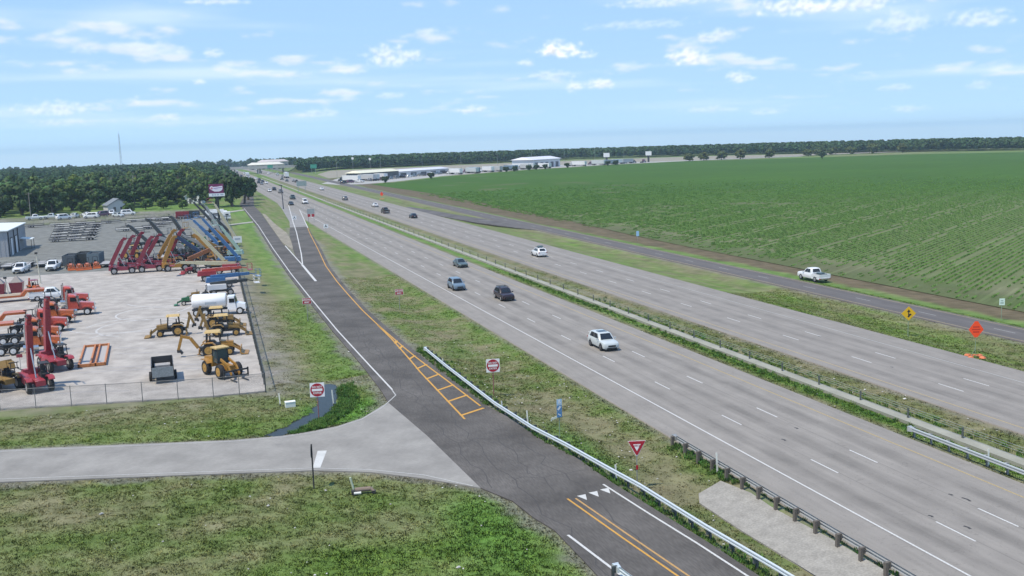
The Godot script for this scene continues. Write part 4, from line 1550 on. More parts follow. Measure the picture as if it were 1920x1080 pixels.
func make_signs() -> void:
	var red := mat("sign_red", 0.36, 0.012, 0.028, 0.45)
	var white := mat("sign_white", 0.80, 0.80, 0.80, 0.45)
	var rust := mat("post_red", 0.26, 0.10, 0.10, 0.6)
	var zinc := mat("post_zinc", 0.34, 0.35, 0.34, 0.5, 0.5)
	var green_post := mat("post_green", 0.22, 0.30, 0.22, 0.7)
	var black := mat("sign_black", 0.02, 0.02, 0.02, 0.5)
	for e in [[8.8, 82.2, 3.3, "white square do-not-enter sign with red disc on a rust-red post by the watery ditch"], [24.4, 83.2, 3.25, "white square do-not-enter sign with red disc on a red post behind the guard rail"]]:
		var t := sign_post("do_not_enter_sign", e[3], e[0], e[1], -8.0, rust, e[2])
		var y: float = e[2] - 0.6
		put(t, "panel", white, "dne_panel", [["b", 0, 0, 0.0, 1.2, 1.2, 0.02]], Vector3(0, y, 0.02))
		var dsc := put(t, "red_disc", red, "dne_disc", [disc(0.56, 0.0, 0.006)], Vector3(0, y, 0.032))
		put(dsc, "bar", white, "dne_bar", [["b", 0, 0, 0.009, 0.86, 0.2, 0.006]])
		lettering(dsc, "DO NOT", 0.16, white, Vector3(0, 0.25, 0.012))
		lettering(dsc, "ENTER", 0.16, white, Vector3(0, -0.26, 0.012))
	for e in [[13.3, 130.2, 3.0, "red wrong-way sign on the grass left of the dark ramp"], [26.4, 134.9, 2.75, "red wrong-way sign in the grass between ramp and highway"]]:
		var t := sign_post("wrong_way_sign", e[3], e[0], e[1], -6.0, zinc, e[2])
		var y: float = e[2] - 0.38
		put(t, "border", white, "ww_border", [["b", 0, 0, 0, 1.12, 0.78, 0.016]], Vector3(0, y, 0.02))
		var p := put(t, "panel", red, "ww_panel", [["b", 0, 0, 0, 1.06, 0.72, 0.016]], Vector3(0, y, 0.026))
		lettering(p, "WRONG", 0.22, white, Vector3(0, 0.15, 0.012))
		lettering(p, "WAY", 0.22, white, Vector3(0, -0.17, 0.012))
	var yi := sign_post("yield_sign", "red and white triangular yield sign behind the guard rail at the ramp's foot", 26.4, 57.4, -14.0, zinc, 3.1, 0.035)
	put(yi, "panel", red, "yield_panel", [["e", 0.0, 0.016, -0.56, 0.42, 0.56, 0.42, 0.06, -0.5, -0.06, -0.5]], Vector3(0, 2.7, 0.02))
	put(yi, "border", white, "yield_border", [["e", 0.0, 0.008, -0.6, 0.45, 0.6, 0.45, 0.07, -0.56, -0.07, -0.56]], Vector3(0, 2.7, 0.01))
	var inner := put(yi, "white_triangle", white, "yield_inner", [["e", 0.0, 0.004, -0.25, 0.22, 0.25, 0.22, 0.0, -0.24]], Vector3(0, 2.7, 0.038))
	lettering(inner, "YIELD", 0.11, red, Vector3(0, 0.12, 0.007))
	put(yi, "marker", red, "yield_marker", [["b", 0, 1.35, 0.03, 0.14, 0.3, 0.02]])
	var bl := sign_post("blue_sign_stack", "narrow stack of small blue and white route panels behind the guard rail", 25.5, 69.4, 8.0, green_post, 2.8, 0.035)
	var blue := mat("sign_blue", 0.10, 0.25, 0.48, 0.45)
	var pale := mat("sign_pale_blue", 0.45, 0.62, 0.78, 0.45)
	for k in 3:
		var p := put(bl, "panel", [pale, blue, blue][k], "bs_panel", [["b", 0, 0, 0.0, 0.44, 0.46, 0.014]], Vector3(0, 2.75 - k * 0.48, 0.02))
		put(p, "white_mark", white, "bs_mark%d" % k, [[["b", 0, 0.02, 0.009, 0.16, 0.28, 0.004], ["b", 0.08, -0.06, 0.009, 0.14, 0.1, 0.004]], [["m", -0.12, -0.12, 0.009, 0.1, 0.14, 0.009, 0.004, 0.16]], [["m", -0.12, 0.06, 0.009, 0.1, -0.1, 0.009, 0.004, 0.08]]][k])
	put(bl, "side_arrow", mat("cream", 0.72, 0.72, 0.58, 0.6), "bs_arrow", [["m", -0.22, 1.62, 0.02, -0.72, 1.5, 0.02, 0.02, 0.16], ["m", -0.66, 1.5, 0.02, -0.72, 1.36, 0.02, 0.02, 0.12]])
	var yd := sign_post("warning_sign", "yellow diamond warning sign with black arrow beside the frontage road", 74.1, 89.7, -22.0, green_post, 3.2)
	put(yd, "panel", mat("sign_yellow", 0.66, 0.40, 0.012, 0.45), "yd_panel", [["e", 0, 0.016, -0.79, 0, 0, -0.79, 0.79, 0, 0, 0.79]], Vector3(0, 2.5, 0.02))
	put(yd, "arrow", black, "yd_arrow", [["b", 0, 0, 0.02, 0.12, 0.62, 0.005], ["e", 0.017, 0.023, -0.2, 0.16, 0.2, 0.16, 0.0, 0.46], ["e", 0.017, 0.023, 0.06, -0.30, 0.32, -0.16, 0.24, 0.0, 0.06, -0.08], ["e", 0.017, 0.023, -0.16, -0.3, 0.0, -0.46, 0.16, -0.3]], Vector3(0, 2.5, 0.02))
	for e in [[72.2, 77.7, 3.55, "bright orange diamond roadwork sign on a portable stand with orange feet"], [75.0, 410.4, 2.9, "small orange diamond roadwork sign far up the right verge"]]:
		var orange := mat("sign_orange", 0.85, 0.075, 0.014, 0.5)
		var t := thing("roadwork_sign", e[3], "sign", W(e[0], e[1]), -20.0)
		put(t, "mast", green_post, "rw_mast", [["c", 0, 0.3, 0, 0, 2.6, 0, 0.025], ["c", 0, 0.9, 0, -0.45, 0.15, 0.2, 0.02]])
		var p := put(t, "panel", orange, "rw_panel", [["e", -0.008, 0.008, -0.72, 0.0, -0.14, -0.76, 0.14, -0.76, 0.72, 0.0, 0.14, 0.84, -0.14, 0.84]], Vector3(0, e[2] - 0.8, 0.03))
		put(p, "faded_lettering", mat("sign_dark_red", 0.50, 0.035, 0.012, 0.6), "rw_text", [["b", 0, 0.27, 0.011, 0.62, 0.13, 0.004], ["b", 0, 0.02, 0.011, 0.8, 0.13, 0.004], ["b", 0, -0.23, 0.011, 0.6, 0.13, 0.004]])
		for k in 4:
			var a := TAU * (k + 0.4) / 4.0
			var f := put(t, "foot", mat("stand_orange", 0.62, 0.18, 0.07, 0.6), "rw_foot", [["m", 0, 0.25, 0, 0.95, 0.06, 0, 0.07, 0.06]], Vector3.ZERO, Basis(Vector3.UP, a))
			put(f, "sandbag", mats["stand_orange"], "rw_bag", [["h", 0.55, 0.02, -0.22, 1.05, 0.02, -0.2, 1.05, 0.02, 0.2, 0.55, 0.02, 0.24, 0.62, 0.2, -0.14, 0.98, 0.17, -0.12, 0.98, 0.17, 0.12, 0.62, 0.2, 0.15]])
	var sp := sign_post("speed_sign", "small white rectangular sign at the edge of the green field", 88.5, 91.4, -22.0, green_post, 2.55, 0.03)
	var spp := put(sp, "panel", mat("sign_mint", 0.62, 0.76, 0.68, 0.5), "sp_panel", [["b", 0, 0, 0, 0.62, 0.78, 0.016]], Vector3(0, 2.15, 0.02))
	put(spp, "dark_mark", mat("sign_grey_green", 0.22, 0.32, 0.28, 0.6), "sp_mark", [["b", -0.02, 0.14, 0.01, 0.3, 0.08, 0.004], ["b", -0.11, -0.12, 0.01, 0.11, 0.24, 0.004], ["b", 0.09, -0.12, 0.01, 0.13, 0.24, 0.004]])
	var bf := sign_post("blue_marker", "small pale blue marker post in the brown strip beyond the frontage road", 91.8, 197.8, -20.0, zinc, 1.2)
	put(bf, "panel", mat("marker_blue", 0.28, 0.48, 0.70, 0.5), "bf_panel", [["b", 0, 0, 0, 0.6, 1.1, 0.02]], Vector3(0, 1.4, 0.02))
	# stop sign seen on edge at the side road
	var st := sign_post("roadside_sign", "dark slim post with a sign seen edge-on at the side road's near edge", 6.3, 64.7, -100.0, mat("post_dark", 0.035, 0.035, 0.035, 0.7), 3.0, 0.05)
	put(st, "panel", mat("sign_back", 0.09, 0.09, 0.09, 0.6, 0.3), "stop_panel", [disc(0.42, -0.01, 0.01, 8)], Vector3(0, 2.5, 0.02))
	# slim delineator posts
	for e in [[24.0, 72.5, 1.15, "tall white delineator post with dark base left of the blue panels"], [23.45, 77.6, 0.75, "short cream delineator behind the guard rail near the do-not-enter sign"], [22.85, 95.5, 0.8, "short cream delineator behind the guard rail near its upper end"], [25.55, 58.8, 0.95, "white delineator at the guard rail left of the yield sign"], [10.6, 86.4, 1.2, "leaning white delineator post in the watery ditch"], [6.1, 87.4, 0.95, "white pipe marker in the dry grass beside the white box"], [32.2, 57.2, 1.25, "white delineator behind the timber-posted guard rail"], [49.15, 51.3, 1.1, "white delineator behind the median guard rail"]]:
		var t := thing("delineator", e[3], "marker post", W(e[0], e[1], -0.05), rng.randf_range(-10, 10))
		put(t, "shaft", mat("delineator_white", 0.74, 0.74, 0.66, 0.6), "del%.2f" % e[2], [["b", 0, e[2] * 0.5 + 0.15, 0, 0.11, e[2] + 0.1, 0.03]], Vector3.ZERO, Basis(Vector3(0, 0, 1), 0.06))
		put(t, "base", mat("post_dark", 0.035, 0.035, 0.035, 0.7), "del_base", [["c", 0, 0, 0, 0, 0.2, 0, 0.05]])
	var ub := thing("utility_box", "low white utility box standing in the dry grass", "box", W(6.9, 86.8, -0.05), 4.0)
	put(ub, "cabinet", mat("box_white", 0.66, 0.70, 0.66, 0.6), "ub_cab", [["b", 0, 0.22, 0, 0.85, 0.44, 0.5]])
	put(ub, "lid", mat("box_lid", 0.74, 0.76, 0.72, 0.6), "ub_lid", [["b", 0, 0.46, 0, 0.9, 0.06, 0.55]])
	var lg := thing("fallen_timber", "knocked-down brown timber beside a leaning pale post in the near grass", "debris", W(9.2, 62.6, -0.02), -4.0)
	put(lg, "log", mat("timber", 0.20, 0.155, 0.125, 0.9), "lg_log", [["c", -0.45, 0.22, 0.0, 0.55, 0.25, 0.1, 0.16, 0.15], ["c", 0.55, 0.25, 0.1, 0.75, 0.10, 0.3, 0.12, 0.08]])
	put(lg, "leaning_post", mat("pale_post", 0.45, 0.50, 0.38, 0.8), "lg_post", [["c", -0.5, 0.1, -0.1, -0.72, 1.05, -0.15, 0.07]])
	put(lg, "white_stub", mat("stub_white", 0.6, 0.6, 0.57, 0.8), "lg_stub", [["c", -0.55, 0.1, 0.3, -0.1, 0.12, 0.35, 0.09]])
	put(lg, "dark_base", mats["post_dark"], "lg_base", [["b", -0.55, 0.12, 0.05, 0.3, 0.25, 0.35], ["b", 0.72, 0.08, 0.25, 0.25, 0.18, 0.25]])
	# sign plates and chevrons around the gore
	for e in [[28.5, 300.0, "white arrow board at the ramp gore seen from behind"], [32.8, 262.0, "round white board beside the highway shoulder past the gore"]]:
		var t := sign_post("gore_board", e[2], e[0], e[1], 0.0, zinc, 1.8)
		put(t, "panel", white, "gb_panel", [["b", 0, 0, 0, 1.2, 1.0, 0.03]] if e[1] > 280 else [disc(0.75, -0.015, 0.015)], Vector3(0, 1.6, 0.02))
		put(t, "arrow", black, "gb_arrow", [["m", -0.35, -0.25, 0.02, 0.0, 0.0, 0.02, 0.01, 0.16], ["m", 0.35, -0.25, 0.02, 0.0, 0.0, 0.02, 0.01, 0.16], ["b", 0, 0.2, 0.02, 0.2, 0.35, 0.01]], Vector3(0, 1.6, 0.02))
	var ex := thing("exit_sign", "grey exit sign on two posts in the gore, seen from behind with red panels below", "sign", W(33.4, 300.0), -4.0)
	put(ex, "panel", mat("sign_alu", 0.36, 0.38, 0.38, 0.5, 0.4), "ex_panel", [["b", 0, 3.2, 0, 2.2, 1.5, 0.04]])
	for k in [-0.8, 0.8]:
		put(ex, "post", zinc, "ex_post", [["b", 0, 1.3, -0.06, 0.12, 3.9, 0.1]], Vector3(k, 0, 0))
		put(ex, "red_panel", red, "ex_red", [["b", 0, 2.0, 0.04, 0.8, 0.8, 0.03]], Vector3(k * 0.72, 0, 0))
	var gd := thing("guide_sign", "pale grey-green highway guide sign in the median far up the road", "sign", W(52.0, 500.0), 0.0)
	put(gd, "panel", mat("guide_back", 0.30, 0.36, 0.35, 0.6, 0.2), "gd_panel", [["b", 0, 4.2, 0, 4.8, 2.4, 0.08]])
	for k in [-1.7, 1.7]:
		put(gd, "post", zinc, "gd_post", [["b", 0, 2.2, -0.1, 0.2, 5.4, 0.2]], Vector3(k, 0, 0))
	for e in [[95.0, 815.0, 5.0, 3.2, "green highway guide sign beside the far tree line"], [66.0, 880.0, 4.5, 2.6, "small green guide sign near the distant overpass"]]:
		var t := thing("guide_sign", e[4], "sign", W(e[0], e[1]))
		put(t, "panel", mat("guide_green", 0.05, 0.30, 0.20, 0.5), "gs%.0f" % e[0], [["b", 0, 6.0, 0, e[2], e[3], 0.1]])
		for k in [-1.5, 1.5]:
			put(t, "post", zinc, "gs_post", [["b", 0, 3.0, -0.1, 0.25, 7.0, 0.25]], Vector3(k, 0, 0))
	# lamp post at the gore
	var lp := thing("camera_pole", "dark tapered pole with a small head at the gore beside the southbound lanes", "pole", W(31.6, 371.0))
	put(lp, "shaft", mat("pole_dark", 0.10, 0.10, 0.12, 0.6, 0.3), "cp_shaft", [["c", 0, 0, 0, -0.3, 8.6, 0, 0.2, 0.13]])
	put(lp, "head", mats["pole_dark"], "cp_head", [["b", -0.5, 8.6, 0, 1.1, 0.3, 0.35]])
	# tall pole sign of the roadside business
	var ps := thing("pole_sign", "tall dark pole sign with maroon and white board above the equipment yard", "sign", W(6.9, 287.6), -4.0)
	put(ps, "pole", mat("pole_black", 0.02, 0.025, 0.025, 0.6), "ps_pole", [["c", 0, 0, -0.2, 0, 12.4, -0.2, 0.32]])
	var bd := put(ps, "board", mat("sign_maroon", 0.17, 0.025, 0.09, 0.5), "ps_board", [["b", -0.2, 11.55, 0.1, 3.9, 2.5, 0.35]])
	put(bd, "emblem", mat("emblem_white", 0.74, 0.70, 0.76, 0.5), "ps_emblem", [["e", 0.28, 0.31, -1.9, 11.6, -1.5, 11.25, -1.1, 11.0, -0.7, 10.75, 0.5, 10.72, 1.1, 10.95, 1.5, 11.35, 1.5, 12.25, 0.9, 12.2, 0.0, 12.05, -0.9, 12.05, -1.4, 12.3, -1.8, 12.0]])
	put(bd, "wordmark", mat("wordmark_violet", 0.30, 0.16, 0.36, 0.5), "ps_word", [["m", -0.9, 11.62, 0.32, 1.35, 11.86, 0.32, 0.012, 0.16], ["m", -0.5, 11.42, 0.32, 0.2, 11.45, 0.32, 0.012, 0.06]])
	put(bd, "red_corner", mat("emblem_pink", 0.6, 0.22, 0.26, 0.5), "ps_pink", [["e", 0.312, 0.322, -1.75, 11.55, -1.25, 11.3, -1.0, 11.75, -1.4, 12.0]])
	var rb := put(ps, "reader_board", mat("reader_white", 0.74, 0.78, 0.78, 0.5), "ps_reader", [["b", -0.1, 9.85, 0.1, 4.2, 0.85, 0.3]])
	put(rb, "letter_row", mat("reader_letters", 0.34, 0.40, 0.46, 0.6), "ps_letters", [["b", -1.2, 9.85, 0.26, 0.45, 0.3, 0.01], ["b", -0.55, 9.85, 0.26, 0.5, 0.26, 0.01], ["b", 0.15, 9.85, 0.26, 0.55, 0.26, 0.01], ["b", 1.25, 9.88, 0.26, 0.8, 0.28, 0.01]])


func tyre_mesh() -> ArrayMesh:
	if not shapes.has("tyre"):
		var s := MB.new()
		var rings := []
		for q in [[-0.42, 0.60], [-0.5, 0.72], [-0.5, 0.86], [-0.40, 0.97], [0.0, 1.0], [0.40, 0.97], [0.5, 0.86], [0.5, 0.72], [0.42, 0.60]]:
			var r := []
			for k in 18:
				r.append(Vector3(cos(TAU * k / 18) * q[1], sin(TAU * k / 18) * q[1], q[0]))
			rings.append(r)
		s.loft(rings)
		shapes["tyre"] = s.done(50.0)
	return shapes["tyre"]


func rim_mesh() -> ArrayMesh:
	if not shapes.has("rim"):
		var s := MB.new()
		for side in [-1.0, 1.0]:
			s.cyl(Vector3(0, 0, 0.36 * side), Vector3(0, 0, 0.47 * side), 0.62, 0.60, 18)
			s.cyl(Vector3(0, 0, 0.46 * side), Vector3(0, 0, 0.53 * side), 0.2, 0.16, 10)
		shapes["rim"] = s.done(40.0)
	return shapes["rim"]


func wheel(t: Node3D, x: float, y: float, z: float, r: float, w: float, rim: Material) -> void:
	var o := part(t, "wheel", tyre_mesh(), mat("tyre", 0.022, 0.022, 0.023, 0.85), Vector3(x, y, z), Basis().scaled(Vector3(r, r, w)))
	part(o, "rim", rim_mesh(), rim)


func body_ring(x: float, yb: float, yt: float, w: float) -> Array:
	var h := yt - yb
	var half := [Vector2(yb, w * 0.80), Vector2(yb + h * 0.12, w * 0.96), Vector2(yb + h * 0.42, w), Vector2(yb + h * 0.72, w * 0.985), Vector2(yt - h * 0.09, w * 0.94), Vector2(yt, w * 0.82), Vector2(yt + 0.03, w * 0.4)]
	var out := []
	for p in half:
		out.append(Vector3(x, p.x, p.y))
	half.reverse()
	for p in half:
		out.append(Vector3(x, p.x, -p.y))
	return out


const CARS := {
	"sedan": {"st": [[2.42, 0.36, 0.58, 0.62], [2.30, 0.23, 0.68, 0.80], [2.0, 0.20, 0.75, 0.87], [1.5, 0.19, 0.81, 0.90], [0.98, 0.19, 0.88, 0.91], [-1.4, 0.19, 0.93, 0.91], [-2.1, 0.22, 0.97, 0.88], [-2.36, 0.30, 0.93, 0.80], [-2.44, 0.45, 0.82, 0.70]], "cab": [1.0, 0.12, -1.15, -1.95, 0.87, 1.43, 0.80, 0.60], "wr": 0.335, "ax": [1.42, -1.40], "tr": 0.80},
	"suv": {"st": [[2.38, 0.40, 0.74, 0.68], [2.28, 0.27, 0.88, 0.84], [1.95, 0.24, 0.98, 0.91], [1.4, 0.24, 1.03, 0.94], [1.02, 0.24, 1.06, 0.945], [-1.8, 0.24, 1.10, 0.945], [-2.2, 0.27, 1.10, 0.91], [-2.36, 0.40, 1.02, 0.84]], "cab": [1.08, 0.38, -1.75, -2.26, 1.05, 1.70, 0.86, 0.69], "wr": 0.375, "ax": [1.45, -1.38], "tr": 0.83},
	"van": {"st": [[2.5, 0.42, 0.80, 0.74], [2.4, 0.28, 0.95, 0.88], [1.9, 0.26, 1.10, 0.95], [1.5, 0.26, 1.16, 0.96], [-2.1, 0.26, 1.18, 0.96], [-2.45, 0.34, 1.15, 0.92], [-2.52, 0.48, 1.05, 0.86]], "cab": [1.75, 0.9, -2.2, -2.46, 1.14, 1.95, 0.90, 0.78], "wr": 0.36, "ax": [1.55, -1.45], "tr": 0.85},
	"pickup": {"st": [[2.92, 0.48, 0.92, 0.80], [2.82, 0.36, 1.06, 0.93], [2.4, 0.34, 1.12, 0.98], [1.8, 0.33, 1.15, 1.0], [1.42, 0.33, 1.18, 1.0], [-0.86, 0.33, 1.18, 1.0], [-0.88, 0.33, 0.74, 1.0], [-2.85, 0.38, 0.74, 0.98], [-2.95, 0.48, 0.70, 0.94]], "cab": [1.45, 0.72, -0.55, -0.86, 1.16, 1.90, 0.91, 0.74], "wr": 0.41, "ax": [1.85, -1.75], "tr": 0.87},
}


func lerp3(a: Vector3, b: Vector3, c: Vector3, d: Vector3, u: float, w: float) -> Vector3:
	return a.lerp(b, u).lerp(d.lerp(c, u), w)


func pane(key: String, a: Vector3, b: Vector3, c: Vector3, d: Vector3, u0: float, u1: float, w0: float, w1: float, mid: Vector3) -> ArrayMesh:
	if not shapes.has(key):
		var s := MB.new()
		var n := (b - a).cross(d - a).normalized()
		if n.dot((a + c) / 2.0 - mid) < 0.0:
			n = -n
		var q := []
		for off in [0.004, 0.022]:
			q.append(lerp3(a, b, c, d, u0, w0) + n * off); q.append(lerp3(a, b, c, d, u1, w0) + n * off)
			q.append(lerp3(a, b, c, d, u1, w1) + n * off); q.append(lerp3(a, b, c, d, u0, w1) + n * off)
		s.hexa(q)
		shapes[key] = s.done(0.0)
	return shapes[key]


func car(kind: String, paint: Material, label: String, x: float, d: float, yaw: float, extra := "", called := "", group := "") -> Node3D:
	var sp: Dictionary = CARS[kind]
	var t := thing(called if called else {"sedan": "sedan_car", "suv": "sport_utility_car", "van": "van", "pickup": "pickup_truck"}[kind], label, {"sedan": "car", "suv": "car", "van": "van", "pickup": "pickup truck"}[kind], W(x, d, 0.035) - Vector3(0, gh(x, d) if d < 800.0 else 0.0, 0), yaw, group)
	var glass := mat("car_glass", 0.018, 0.022, 0.026, 0.06)
	var trim := mat("car_black", 0.016, 0.016, 0.018, 0.5)
	if not shapes.has(kind + "body"):
		var s := MB.new()
		var rings := []
		for r in sp.st:
			rings.append(body_ring(r[0], r[1], r[2], r[3]))
		s.loft(rings)
		shapes[kind + "body"] = s.done(38.0)
		var cb: Array = sp.cab
		var c := MB.new()
		var lv := []
		for q in [[0.0, 0.0], [0.45, 0.0], [0.86, 0.0], [0.97, 0.10], [1.03, 0.34]]:
			var k: float = minf(q[0], 1.0)
			var xf: float = lerpf(cb[0], cb[1], k) - q[1] * 0.8
			var xr: float = lerpf(cb[3], cb[2], k) + q[1] * 0.8
			var w: float = lerpf(cb[6], cb[7], k) - q[1] * 0.6
			var y: float = lerpf(cb[4], cb[5], minf(q[0], 1.03)) - (0.06 if q[0] == 0.0 else 0.0)
			var e := 0.10
			lv.append([Vector3(xf - e, y, w), Vector3(xf, y, w - e * 1.6), Vector3(xf + 0.03, y, 0), Vector3(xf, y, -w + e * 1.6), Vector3(xf - e, y, -w), Vector3(xr + e, y, -w), Vector3(xr, y, -w + e * 1.6), Vector3(xr, y, w - e * 1.6), Vector3(xr + e, y, w)])
		c.loft(lv)
		shapes[kind + "cab"] = c.done(40.0)
	part(t, "body", shapes[kind + "body"], paint)
	part(t, "cabin", shapes[kind + "cab"], paint)
	var cb: Array = sp.cab
	var y0: float = cb[4]
	var y1: float = lerpf(cb[4], cb[5], 0.93)
	var xf1: float = lerpf(cb[0], cb[1], 0.93)
	var xr1: float = lerpf(cb[3], cb[2], 0.93)
	var w0: float = cb[6]
	var w1: float = lerpf(cb[6], cb[7], 0.93)
	var mid := Vector3((cb[0] + cb[3]) / 2, (y0 + y1) / 2, 0)
	part(t, "windscreen", pane(kind + "ws", Vector3(cb[0] + 0.02, y0, -w0 + 0.12), Vector3(cb[0] + 0.02, y0, w0 - 0.12), Vector3(xf1 + 0.02, y1, w1 - 0.12), Vector3(xf1 + 0.02, y1, -w1 + 0.12), 0.03, 0.97, 0.06, 0.94, mid), glass)
	part(t, "rear_window", pane(kind + "rw", Vector3(cb[3], y0, -w0 + 0.14), Vector3(cb[3], y0, w0 - 0.14), Vector3(xr1, y1, w1 - 0.14), Vector3(xr1, y1, -w1 + 0.14), 0.06, 0.94, 0.25, 0.92, mid), glass)
	for side in [-1.0, 1.0]:
		for k in 2:
			part(t, "side_window", pane("%ssw%.0f%d" % [kind, side, k], Vector3(cb[0] - 0.1, y0, w0 * side), Vector3(cb[3] + 0.1, y0, w0 * side), Vector3(xr1 + 0.1, y1, w1 * side), Vector3(xf1 - 0.1, y1, w1 * side), [0.10, 0.50][k], [0.47, 0.86][k], 0.16, 0.92, mid), glass)
		put(t, "mirror", paint, kind + "mir%.0f" % side, [["b", cb[0] - 0.28, y0 + 0.08, (w0 + 0.16) * side, 0.14, 0.14, 0.2]])
	var fx: float = sp.st[1][0]
	var rx: float = sp.st[-1][0]
	var fy: float = lerpf(sp.st[1][1], sp.st[1][2], 0.72)
	var fw: float = sp.st[1][3]
	var hw: float = sp.st[2][3]
	for side in [-1.0, 1.0]:
		put(t, "headlight", mat("lamp_glass", 0.62, 0.64, 0.66, 0.15), kind + "hl%.0f" % side, [["h", fx - 0.22, fy - 0.06, (hw - 0.02) * side, fx + 0.07, fy - 0.06, (fw - 0.26) * side, fx - 0.1, fy - 0.06, (fw - 0.30) * side, fx - 0.35, fy - 0.06, (hw - 0.1) * side, fx - 0.25, fy + 0.09, (hw - 0.04) * side, fx + 0.04, fy + 0.06, (fw - 0.28) * side, fx - 0.1, fy + 0.06, (fw - 0.32) * side, fx - 0.37, fy + 0.09, (hw - 0.12) * side]])
		put(t, "tail_light", mat("lamp_red", 0.30, 0.012, 0.012, 0.2), kind + "tl%.0f" % side, [["b", rx + 0.05, sp.st[-2][2] - 0.2, (sp.st[-1][3] - 0.06) * side, 0.14, 0.2, 0.2]])
	put(t, "grille", trim, kind + "gr", [["b", sp.st[0][0] - 0.02, lerpf(sp.st[0][1], sp.st[0][2], 0.55), 0, 0.08, (sp.st[0][2] - sp.st[0][1]) * 0.55, sp.st[0][3] * 1.25], ["b", sp.st[0][0] - 0.04, sp.st[1][1] + 0.09, 0, 0.1, 0.14, sp.st[0][3] * 1.6]])
	put(t, "licence_plate", mat("plate_white", 0.7, 0.7, 0.7, 0.5), kind + "pl", [["b", rx - 0.02, 0.62, 0, 0.03, 0.12, 0.3]])
	for a in sp.ax:
		for side in [-1.0, 1.0]:
			put(t, "wheel_arch", trim, kind + "arch", [["c", 0, 0, -0.03, 0, 0, 0.03, sp.wr * 1.17]], Vector3(a, sp.wr + 0.03, (sp.tr + 0.075) * side))
			wheel(t, a, sp.wr, (sp.tr + 0.03) * side, sp.wr, 0.26, mat("alloy_dark", 0.10, 0.10, 0.11, 0.35, 0.6) if extra.contains("dark") else mat("alloy", 0.45, 0.46, 0.47, 0.3, 0.6))
	if kind == "pickup":
		for side in [-1.0, 1.0]:
			put(t, "bed_side", paint, "bed%.0f" % side, [["b", -1.9, 0.96, 0.93 * side, 2.0, 0.46, 0.12]])
		put(t, "tailgate", paint, "bedgate", [["b", -2.88, 0.96, 0, 0.1, 0.46, 1.76]])
		put(t, "bed_floor", trim, "bedfloor", [["b", -1.88, 0.785, 0, 1.9, 0.02, 1.72]])
		put(t, "bumper", mat("chrome", 0.55, 0.56, 0.57, 0.15, 0.9), "pbump", [["b", -2.98, 0.55, 0, 0.14, 0.16, 1.8]])
		if extra.contains("cargo"):
			put(t, "cargo", mat("cargo_dark", 0.06, 0.10, 0.12, 0.8), "pcargo", [["b", -1.5, 1.05, 0.2, 0.8, 0.5, 0.9], ["c", -2.3, 0.95, -0.3, -2.3, 1.35, -0.3, 0.25], ["b", -2.2, 1.0, 0.45, 0.5, 0.4, 0.5]])
	if extra.contains("roofglass"):
		put(t, "roof_glass", glass, kind + "rg", [["h", cb[1] - 0.35, cb[5] + 0.005, -0.5, cb[1] - 1.25, cb[5] + 0.012, -0.5, cb[1] - 1.25, cb[5] + 0.012, 0.5, cb[1] - 0.35, cb[5] + 0.005, 0.5, cb[1] - 0.35, cb[5] + 0.032, -0.48, cb[1] - 1.25, cb[5] + 0.038, -0.48, cb[1] - 1.25, cb[5] + 0.038, 0.48, cb[1] - 0.35, cb[5] + 0.032, 0.48]])
	if extra.contains("rack"):
		for side in [-1.0, 1.0]:
			put(t, "roof_rail", trim, kind + "rr%.0f" % side, [["m", cb[1] - 0.2, cb[5] + 0.1, 0.6 * side, cb[2] + 0.1, cb[5] + 0.1, 0.6 * side, 0.05, 0.05], ["b", cb[1] - 0.3, cb[5] + 0.05, 0.6 * side, 0.08, 0.1, 0.05], ["b", cb[2] + 0.2, cb[5] + 0.05, 0.6 * side, 0.08, 0.1, 0.05]])
		put(t, "roof_bar", trim, kind + "rb", [["m", cb[1] - 0.6, cb[5] + 0.12, -0.65, cb[1] - 0.6, cb[5] + 0.12, 0.65, 0.07, 0.05], ["m", cb[2] + 0.6, cb[5] + 0.12, -0.65, cb[2] + 0.6, cb[5] + 0.12, 0.65, 0.07, 0.05]])
	if extra.contains("load"):
		put(t, "roof_load", mat("cargo_dark", 0.06, 0.10, 0.12, 0.8), kind + "rl", [["h", -1.4, cb[5] + 0.1, -0.45, -0.1, cb[5] + 0.1, -0.45, -0.1, cb[5] + 0.1, 0.45, -1.4, cb[5] + 0.1, 0.45, -1.25, cb[5] + 0.42, -0.35, -0.3, cb[5] + 0.38, -0.35, -0.3, cb[5] + 0.38, 0.35, -1.25, cb[5] + 0.42, 0.35]])
	return t


func paint(key: String, r: float, g: float, b: float) -> StandardMaterial3D:
	return mat("paint_" + key, r, g, b, 0.36, 0.1, 0.45)


